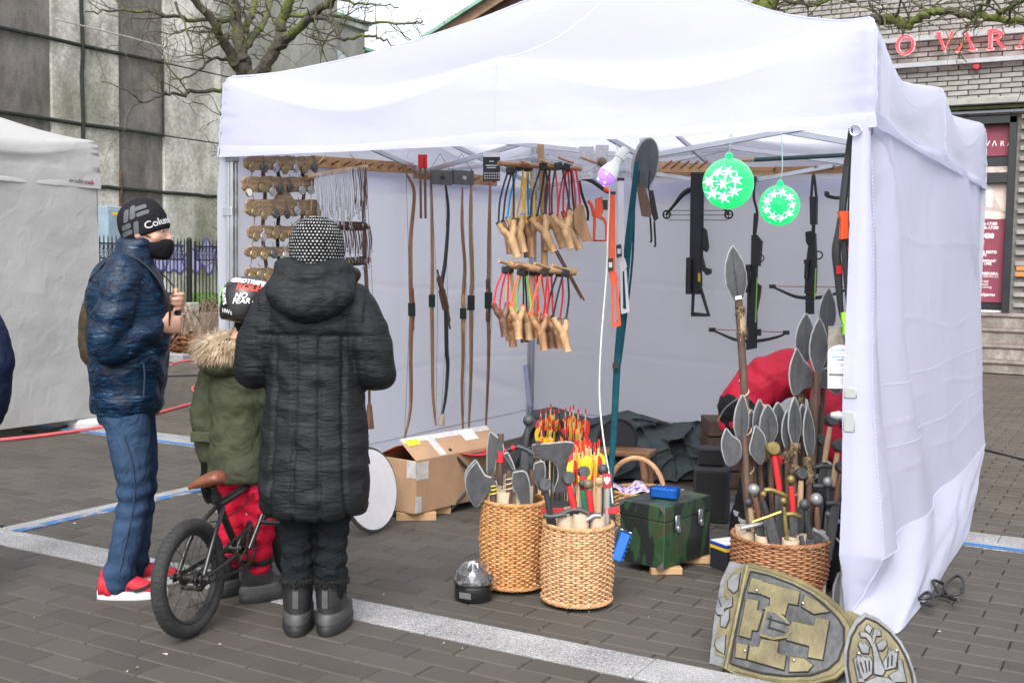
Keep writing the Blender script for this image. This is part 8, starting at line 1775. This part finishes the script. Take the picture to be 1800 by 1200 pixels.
o = tm.build('tarpaulin', cloth('tarp_cloth', (.075, .09, .09), .9, 1.0, 7, 350, .15, .1), None, angle=180); weld(o); tag(o, 'dark grey-green tarpaulin heaped over crates at the rear wall', 'tarpaulin')
t = Thing('round_cushion', PX(1090, 765, d=6.9), 'black round target cushion propped on the tarpaulin', 'cushion'); n = 28; el = [(1085+34*math.cos(2*PI*i/n), 772-36*math.sin(2*PI*i/n)) for i in range(n)]; t.put('disc', px_slab(el, 7.25, .05), M_BLK2); t.put('rim', px_outline(el, 7.225, .01), M_BLACK)
for lab, u, v, w, h, dd, d in (('large black loudspeaker box behind the stall keeper', 1250, 915, .20, .31, .22, 6.5), ('small black box standing on the loudspeaker', 1252, 812, .15, .10, .14, 6.55)):
    p = PX(u, v, d=d); z0 = 0 if h > .2 else .312
    if h < .2: p = PX(1250, 915, d=6.5)+FH*.05
    c = V(p.x, p.y, z0+h/2); RM = Matrix((RH, FH, V(0, 0, 1))).transposed() @ Matrix.Rotation(-.25, 3, 'Z'); t = Thing('speaker_box', V(p.x, p.y, z0), lab, 'speaker'); t.put('cabinet', qbox(c, RM, (w, dd, h), .008), M_BLK2, smooth=False); t.put('grille', qbox(c+RM @ V(0, -dd/2-.003, 0), RM, (w*.86, .006, h*.88), .002), mat('grille_black', (.01, .01, .011), .9, bump=.5, bscale=400))
bt = PX(1268, 800, d=7.5); t = Thing('wooden_crate', (bt.x, bt.y, 0), 'dark brown crate standing behind the loudspeaker', 'crate')
for i in range(4): t.put('slat', qbox(V(bt.x, bt.y, .06+.115*i), Matrix((RH, FH, V(0, 0, 1))).transposed(), (.24, .3, .105), .004), M_BROWNH, smooth=False)
# hand basket with plaid cloth
hb_ = PX(1128, 925, z=0)+FH*.05; bt_ = basket((hb_.x, hb_.y, 0), .13, .165, .2, M_WICP, 'low wicker hand basket with plaid cloth behind the chest', 8, .9, 'hand_basket')
P = [V(hb_.x, hb_.y, 0)+(RH*.9-FH*.3).normalized()*(.16*math.cos(a)*-1)+V(0, 0, .18+.2*math.sin(a)) for a in [PI*i/16 for i in range(17)]]; bt_.put('handle', MB().tube([p-RH*.03 for p in P], .014, 10), M_WICP)
def plaid():
    m = cloth('plaid', (.4, .36, .5), .9, .4, 14, 300, .1, .1); n, L, b = nodes_of(m); g = n.new('ShaderNodeTexCoord'); sp = n.new('ShaderNodeSeparateXYZ'); L.new(g.outputs['Object'], sp.inputs[0])
    sx = mathn(n, L, 'SINE', mathn(n, L, 'MULTIPLY', sp.outputs[0], 150)); sy = mathn(n, L, 'SINE', mathn(n, L, 'MULTIPLY', sp.outputs[1], 120)); L.new(ramp(n, L, mathn(n, L, 'ADD', mathn(n, L, 'MULTIPLY', mathn(n, L, 'ADD', sx, sy), .25), .5), [(.2, (.12, .07, .28)), (.5, (.45, .42, .58)), (.8, (.6, .45, .45))]), b.inputs['Base Color']); return m
o = MB().grid(lambda a, b: (hb_.x-.15+.36*a, hb_.y-.14+.26*b, .205+.03*nz(a*5, b*5, 2)+.02*math.sin(a*14+b*5)), 30, 24).build('plaid_cloth', plaid(), None, angle=180); tag(o, 'violet and white plaid cloth laid in the hand basket', 'cloth')
# printed carton, black bag, cables
cp_ = PX(1284, 1003, z=0)+FH*.06; t = Thing('printed_carton', (cp_.x, cp_.y, 0), 'yellow, blue and black printed carton beside the reddish basket', 'carton'); RK = Matrix((RH, FH, V(0, 0, 1))).transposed() @ Matrix.Rotation(.5, 3, 'Z'); k0 = V(cp_.x, cp_.y, 0)
t.put('carton', qbox(k0+V(0, 0, .062), RK, (.13, .12, .122), .002), mat('carton_black', (.02, .022, .03), .5), smooth=False); t.put('printed_band', qbox(k0+V(0, 0, .105), RK, (.1325, .1225, .018), .001), mat('carton_yellow', (.7, .48, .02), .5), smooth=False); t.put('printed_band', qbox(k0+V(0, 0, .12), RK, (.1335, .1235, .016), .001), mat('carton_blue', (.02, .05, .32), .5), smooth=False); t.put('lid', qbox(k0+V(0, 0, .131), RK, (.128, .118, .006), .001), MATS['card_white'], smooth=False)
bg_ = PX(1478, 1060, z=0)+FH*.30; mb = MB(); stack(mb, [(.01, 0, 0, .14, .10), (.1, 0, 0, .16, .12), (.25, 0, 0, .15, .11), (.36, .01, 0, .11, .08), (.42, .01, 0, .05, .04)], 20, 3); o = remesh(mb, 'black_bag', cloth('bag_black', (.012, .013, .014), .7, .7, 10, 300, .3, .1), None, .012, 4, (('C', .09, .03),)); o.location = (bg_.x, bg_.y, 0); tag(o, 'black fabric bag slumped by the corner pole', 'bag')
MB().tube(sspline([(-.08, -.05, .36), (-.09, -.09, .46), (.0, -.1, .52), (.07, -.07, .42)], 5), .012, 6, .3).build('strap', mat('strap_grey', (.2, .2, .2), .8), o)
o = px_tube([(1470, 945), (1488, 970), (1503, 1005)], d3-.1, .003, 6).build('wooden_wand', M_ROPE, None); tag(o, 'thin pale flexible rod curving out of the reddish basket', 'rod')
cpnt = [(1612, 1058), (1640, 1062), (1632, 1040), (1615, 1052), (1650, 1045), (1660, 1028), (1640, 1020), (1655, 1046), (1690, 1040), (1692, 1018), (1680, 1012), (1660, 1030), (1668, 1050), (1685, 1053)]
o = MB().tube(sspline([PX(u, v, z=.012+.05*abs(math.sin(i*1.3))) for i, (u, v) in enumerate(cpnt)], 8), .007, 8).build('cable_coil', mat('cable_rubber', (.014, .014, .015), .5), None); tag(o, 'coil of black cable lying outside the tent wall', 'cable')
o = MB().tube(sspline([V(5.5, 4.6, .008), V(4.5, 4.5, .008), V(3.9, 4.7, .008), V(3.4, 5.2, .008)], 8), .008, 6).build('ground_cable', MATS['cable_rubber'], None); tag(o, 'thin black cable lying across the far paving', 'cable')
hp2 = [(-30, 775), (20, 771), (90, 763), (180, 750), (240, 737), (290, 722), (330, 711), (365, 702), (400, 690), (372, 687), (345, 689), (338, 683), (345, 678), (370, 676), (420, 668), (470, 655)]
o = MB().tube(sspline([PX(u, v, z=.014) for u, v in hp2], 8), .014, 8).build('hose', mat('hose_pink', (.62, .11, .12), .45, var=.1, vscale=6), None); tag(o, 'pinkish red hose snaking over the paving past the grey tent', 'hose')
o = MB().tube(sspline([PX(u, v, z=.11) for u, v in ((300, 640), (325, 634), (352, 632), (400, 634))], 8), .014, 8).build('hose', MATS['hose_pink'], None); tag(o, 'pinkish red hose lying on the kerb by the dead leaves', 'hose')
o = MB().tube(sspline([PX(u, v, z=.01) for u, v in ((290, 661), (330, 660), (370, 658), (420, 655))], 6), .01, 6).build('ground_cable', MATS['cable_rubber'], None); tag(o, 'thin black cable lying beyond the hose loop', 'cable')
o = MB().tube(sspline([PX(u, v, z=.012) for u, v in ((40, 757), (80, 757), (120, 748), (160, 742), (178, 740))], 6), .012, 6).build('ground_cable', MATS['cable_rubber'], None); tag(o, 'black cable along the foot of the grey tent', 'cable')
# ---------------------------------------------------------------- bows and price card at the corner pole
DP = (V(TW-.1, .1, 1.5)-CAM).dot(FW)
def hbow(pts, rs, lab, grip=None, d=DP, deco=None):
    t = Thing('toy_bow', PX(*pts[-1][:2], d=d), lab, 'bow'); t.put('limb', px_tube(pts, d, rs, 8, flat=.7), M_BLACK)
    if grip: t.put('grip', px_slab(grip, d-.01, .035), M_ORANGE)
    if deco: t.put('red_mark', px_slab(deco, d-.022, .004), M_REDW)
    t.put('string', px_tube([(pts[0][0]-3, pts[0][1]), (pts[-1][0]-4, pts[-1][1])], d+.04, .0018, 5), M_BLACK)
hbow([(1497, 222), (1488, 300), (1481, 372), (1484, 440), (1490, 520), (1497, 572)], [.012, .016, .016, .013, .011, .008], 'black fibreglass bow with long orange grip at the corner pole', [(1473, 372), (1490, 371), (1489, 380), (1490, 419), (1477, 421), (1477, 385)])
hbow([(1500, 225), (1496, 330), (1494, 434), (1499, 520), (1503, 575)], [.01, .012, .013, .011, .008], 'black fibreglass bow with short orange grip behind the first', [(1487, 434), (1502, 434), (1502, 480), (1493, 480), (1492, 444)], DP+.05)
hbow([(1484, 330), (1475, 400), (1470, 440), (1473, 480), (1478, 545), (1484, 570)], [.008, .014, .02, .018, .012, .008], 'black hunting bow with red emblem on its thick handle', None, DP+.1, [(1470, 467), (1480, 466), (1481, 480), (1471, 482)])
t = Thing('toy_bow', PX(1452, 340, d=DP+.3), 'small black bow limb poking out by the corner pole', 'bow'); t.put('limb', px_tube([(1451, 340), (1456, 345), (1475, 348), (1495, 343)], DP+.3, .008, 8), M_BLACK); t.put('tip', px_slab([(1450, 336), (1457, 338), (1456, 346), (1450, 344)], DP+.3, .02), M_BLACK)
DK = DP-.06
t = Thing('info_card', PX(1480, 685, d=DK), 'white printed leaflet in a plastic sleeve held by a green clip', 'leaflet')
t.put('sleeve', px_slab([(1456, 573), (1507, 575), (1507, 625), (1455, 623)], DK+.01, .006), mat('sleeve_plastic', (.20, .18, .15), .15, var=.3, vscale=20, bump=.5, bscale=40))
arch = [(1455, 682), (1455, 620)]+[(1480-25*math.cos(PI*i/10), 620-14*math.sin(PI*i/10)) for i in range(1, 10)]+[(1505, 620), (1505, 683)]
t.put('leaflet', px_slab(arch, DK-.004, .003), MATS['card_white'], smooth=False)
t.put('clip', px_slab([(1479, 549), (1489, 549), (1491, 562), (1487, 570), (1488, 588), (1482, 588), (1482, 570), (1479, 560)], DK-.012, .02), mat('clip_green', (.32, .75, .02), .35))
def ctext(s, u, v, hpx, m, bold=0, shear=0):
    p = PX(u, v, d=DK-.0075); tx = text_mb(s, hpx/ppm(p)*1.4, .0008, bold, 'CENTER', 1.0, shear); tx.xf(M4(Matrix((RT, FW, UP)).transposed(), p)); t.put('lettering', tx, m, smooth=False)
MBL = mat('print_skyblue', (.08, .35, .6), .6); MGR = mat('print_text', (.12, .12, .13), .7)
ctext('HANDY', 1480, 615, 5.5, MBL, 0, .3); ctext('Külasta ka meie e-poodi!', 1480, 627, 2.6, MBL, .0004); ctext('www.handy.ee', 1480, 632, 2.2, MGR, .0004)
for v, w in ((638, 44), (640.5, 46), (643, 40), (648, 34), (651, 36), (664, 20), (667, 16), (670, 20), (673, 14)): t.put('printed_line', px_slab([(1480-w/2, v), (1480+w/2, v), (1480+w/2, v+.8), (1480-w/2, v+.8)], DK-.0075, .0006), mat('print_fine', (.45, .45, .46), .7), smooth=False)
t.put('printed_bar', px_slab([(1457, 656), (1485, 657), (1485, 660.5), (1457, 660)], DK-.0075, .0006), MGR, smooth=False)
for r, m in ((7, mat('ring_white', (.7, .7, .7), .6)), (6.4, M_BLACK), (5.2, MBL), (3.6, M_REDW), (1.8, MATS['sticker_yellow'])): q = [(1494+r*math.cos(2*PI*i/18), 679-r*math.sin(2*PI*i/18)) for i in range(18)]; q = [(u, min(v, 682.5)) for u, v in q]; t.put('printed_target', px_slab(q, DK-.0085-.0006*(8-r), .0006), m, smooth=False)
# ---------------------------------------------------------------- shields leaning at the corner
M_GOLD = mat('shield_gold', (.075, .060, .022), .5, .1, vscale=9, col2=(.17, .142, .06), var=.3, bump=.2, bscale=60); M_GUN = mat('shield_gunmetal', (.014, .015, .017), .45, .15, vscale=10, col2=(.065, .068, .072), var=.3, bump=.2, bscale=50); M_SHS = mat('shield_silver', (.075, .078, .084), .45, .15, vscale=10, col2=(.155, .16, .168), var=.2, bump=.2, bscale=50)
def on_plane(P0, N):
    N = Vector(N).normalized(); P0 = Vector(P0)
    def f(u, v, lift=0.0):
        r = FW+(u-900)/LENS_PX*RT-(v-600)/LENS_PX*UP; tt = (P0-CAM).dot(N)/r.dot(N); return CAM+r*tt+N*lift
    f.N = N; return f
def sh_slab(fn, pts, lift, th):
    a = [fn(u, v, lift) for u, v in pts]; b_ = [p-fn.N*th for p in a]; n = len(a); return MB().add(a+b_, [tuple(range(n)), tuple(range(2*n-1, n-1, -1))]+[(i, (i+1) % n, (i+1) % n+n, i+n) for i in range(n)])
def sh_tube(fn, pts, lift, r, closed=True, sm=0):
    q = curve2(pts+pts[:1], sm) if sm else (pts+pts[:1] if closed else pts); return MB().tube([fn(u, v, lift) for u, v in q], r, 8)
Z3 = lambda X, Y: (1220+X/4.2857, 940+Y/4.2857)
def zz(*pts): return [Z3(*p) for p in pts]
lean = (0.05, -1, .72)
base = PX(1262, 1172, z=.01)
A1 = on_plane(base, lean); A2 = on_plane(Vector(base)+V(0, .05, 0), lean)
t = Thing('toy_shield', (base.x, base.y, 0), 'silver foam shield with lion figure half hidden behind the gold one', 'shield', 'foam shields leaning at the corner')
out2 = zz((270, 195), (395, 225), (700, 330), (800, 420), (700, 800), (500, 1000), (260, 1005), (115, 965), (150, 640), (200, 350)); t.put('board', sh_slab(A2, out2, 0, .03), M_SHS, smooth=False)
t.put('panel', sh_slab(A2, zz((330, 245), (380, 240), (250, 930), (160, 900), (150, 820), (200, 600), (240, 330)), .004, .006), M_GOLD, smooth=False)
for q in (zz((300, 300), (350, 290), (330, 420), (300, 440), (260, 400), (258, 350)), zz((190, 480), (240, 470), (250, 500), (290, 470), (290, 540), (230, 560), (225, 610), (180, 600), (165, 560), (215, 545)), zz((215, 600), (270, 560), (265, 640), (240, 700), (205, 690), (205, 640)), zz((170, 790), (240, 755), (230, 900), (180, 870), (160, 830))): o = t.put('relief', sh_slab(A2, q, .010, .008), M_SHS, smooth=False); t.put('groove', sh_tube(A2, q, .006, .004), mat('groove', (.015, .014, .012), .8), sub=o)
t = Thing('toy_shield', (base.x+.08, base.y-.01, 0), 'large gold foam shield with castle relief and small sword crest', 'shield', 'foam shields leaning at the corner')
up_ = [(400, 225), (560, 262), (760, 335), (900, 405), (1010, 478), (1120, 580), (1190, 680)]; low = [(1200, 800), (1160, 960), (1060, 1060), (900, 1105), (700, 1112), (500, 1088), (330, 1045), (235, 1005)]
out1 = zz(*up_, *low); t.put('board', sh_slab(A1, out1, .0, .035), M_GOLD, smooth=False)
inn = zz((428, 275), (560, 305), (740, 372), (880, 445), (980, 520), (1080, 620), (1130, 700), (1130, 820), (1090, 940), (1010, 1010), (880, 1055), (700, 1062), (520, 1040), (370, 1000), (275, 965), (310, 780), (370, 480)); t.put('field', sh_slab(A1, inn, .004, .006), M_GUN, smooth=False); t.put('groove', sh_tube(A1, inn, .004, .004), mat('groove', (.015, .014, .012), .8)); t.put('rim', sh_tube(A1, out1, -.006, .011), M_GOLD)
cast = [zz((440, 330), (525, 352), (515, 450), (410, 435)), zz((525, 360), (800, 432), (782, 535), (712, 520), (688, 610), (520, 560), (575, 540), (578, 480), (515, 455)), zz((840, 455), (930, 505), (1020, 585), (905, 600), (815, 545)), zz((400, 482), (490, 505), (478, 570), (520, 590), (480, 725), (440, 722), (428, 785), (345, 762)), zz((740, 655), (905, 692), (920, 625), (1020, 650), (970, 945), (862, 925), (872, 842), (700, 795)), zz((510, 790), (640, 810), (630, 895), (695, 915), (682, 1020), (410, 942), (425, 845), (495, 850)), zz((325, 815), (410, 835), (395, 940), (315, 925)), zz((725, 920), (830, 935), (900, 985), (860, 1030), (720, 1035))]
for q in cast: o = t.put('relief', sh_slab(A1, q, .013, .012), M_GOLD, smooth=False); t.put('groove', sh_tube(A1, q, .006, .0045), MATS['groove'], sub=o)
cr_ = zz((545, 562), (600, 570), (680, 620), (730, 680), (750, 735), (700, 785), (600, 800), (500, 770)); t.put('crest', sh_slab(A1, cr_, .017, .014), M_GOLD, smooth=False); cri = zz((558, 585), (620, 600), (690, 655), (722, 715), (690, 765), (600, 775), (520, 752)); t.put('crest_field', sh_slab(A1, cri, .019, .006), M_GUN, smooth=False)
for a_, b_ in (((560, 640), (725, 690)), ((560, 705), (690, 745)), ((585, 625), (572, 720))): t.put('crest_sword', sh_tube(A1, zz(a_, b_), .020, .0035, False), MATS['groove'])
for q in ((478, 428), (825, 525), (390, 880), (757, 952)): t.put('rivet', MB().ball(A1(*Z3(*q), .016), .006, 8, 6), M_CHAIN)
base2 = PX(1530, 1225, z=.0); B_ = on_plane(base2, (.10, -1, .62)); B0 = on_plane(Vector(base2)+V(-.0, .06, 0), (.05, -1, .66))
t = Thing('toy_shield', (base2.x-.1, base2.y+.06, 0), 'narrow gold foam shield squeezed between castle and eagle shields', 'shield', 'foam shields leaning at the corner')
og = zz((1160, 562), (1250, 600), (1320, 700), (1330, 1000), (1300, 1280), (1120, 1330), (1010, 1200), (990, 1000), (1000, 850), (1060, 680)); t.put('board', sh_slab(B0, og, 0, .03), M_GOLD, smooth=False); t.put('field', sh_slab(B0, zz((1170, 640), (1250, 680), (1280, 900), (1250, 1200), (1120, 1250), (1060, 1080), (1070, 860), (1110, 740)), .003, .006), M_GUN, smooth=False); t.put('rivet', MB().ball(B0(*Z3(1088, 903), .008), .006, 8, 6), M_CHAIN)
t = Thing('toy_shield', (base2.x, base2.y, 0), 'pointed silver foam shield with eagle and lily relief', 'shield', 'foam shields leaning at the corner')
oB = [(1285, 578), (1380, 620), (1480, 700), (1560, 800), (1620, 910), (1665, 1040), (1690, 1180), (1660, 1330), (1500, 1400), (1300, 1380), (1190, 1260), (1150, 1120), (1128, 980), (1132, 860), (1160, 740), (1215, 640)]
def shr(pts, k, c=(1400, 980)): return [(c[0]+(x-c[0])*k, c[1]+(y-c[1])*k) for x, y in pts]
t.put('board', sh_slab(B_, zz(*oB), 0, .035), M_SHS, smooth=False); t.put('field', sh_slab(B_, zz(*shr(oB, .885)), .003, .006), M_GOLD, smooth=False); t.put('groove', sh_tube(B_, zz(*shr(oB, .885)), .003, .004), MATS['groove'])
def mir(pts, ax=1350, tilt=.0): return [(2*ax-x, y) for x, y in pts]
eag = [[(1310, 672), (1342, 705), (1325, 748), (1290, 715)], [(1250, 735), (1300, 740), (1335, 770), (1362, 830), (1338, 830), (1300, 775), (1262, 770)], [(1345, 770), (1365, 705), (1400, 725), (1410, 760), (1370, 765), (1355, 830)], [(1335, 820), (1368, 820), (1368, 840), (1335, 840)], [(1240, 830), (1255, 800), (1275, 830), (1290, 810), (1320, 850), (1315, 895), (1270, 890)], [(1380, 830), (1420, 795), (1445, 800), (1455, 830), (1420, 870), (1395, 870)], [(1345, 840), (1370, 840), (1400, 930), (1440, 1030), (1420, 1060), (1360, 1050), (1358, 930)], [(1235, 890), (1260, 925), (1280, 915), (1300, 930), (1325, 920), (1345, 960), (1340, 1050), (1290, 1090), (1240, 1080), (1220, 960)], [(1205, 930), (1232, 940), (1262, 1060), (1290, 1110), (1240, 1110)], [(1470, 850), (1485, 880), (1500, 870), (1535, 880), (1520, 1000), (1440, 1020), (1425, 960), (1465, 900)], [(1540, 940), (1565, 950), (1600, 1110), (1500, 1110), (1470, 1060), (1540, 1020)], [(1290, 1110), (1380, 1070), (1460, 1080), (1520, 1120), (1500, 1250), (1400, 1330), (1300, 1250)]]
for q in eag:
    o = t.put('relief', sh_slab(B_, zz(*q), .012, .012), M_SHS, smooth=False); t.put('groove', sh_tube(B_, zz(*q), .006, .004), MATS['groove'], sub=o)
for a_, b_ in (((1255, 960), (1280, 1040)), ((1290, 950), (1305, 1040)), ((1320, 950), (1325, 1030)), ((1465, 920), (1460, 1000)), ((1495, 910), (1490, 990))): t.put('feather_line', sh_tube(B_, zz(a_, b_), .012, .0028, False), MATS['groove'])
for q in ((1245, 898), (1527, 877)): t.put('rivet', MB().ball(B_(*Z3(*q), .016), .006, 8, 6), M_CHAIN)
base3 = PX(1485, 1085, z=0)+FH*.1; C_ = on_plane(base3, (-.1, -1, .5)); t = Thing('toy_shield', (base3.x, base3.y, 0), 'small dark foam shield leaning on the reddish basket', 'shield', 'foam shields leaning at the corner')
oc = zz((1090, 285), (1140, 310), (1190, 400), (1215, 520), (1215, 640), (1130, 700), (1060, 640), (1045, 500), (1055, 380)); t.put('board', sh_slab(C_, oc, 0, .03), M_GUN, smooth=False); t.put('rim', sh_tube(C_, oc, -.004, .008), M_SHS); t.put('relief', sh_slab(C_, zz((1130, 400), (1160, 450), (1175, 540), (1110, 560), (1100, 470)), .008, .01), M_GUN, smooth=False)
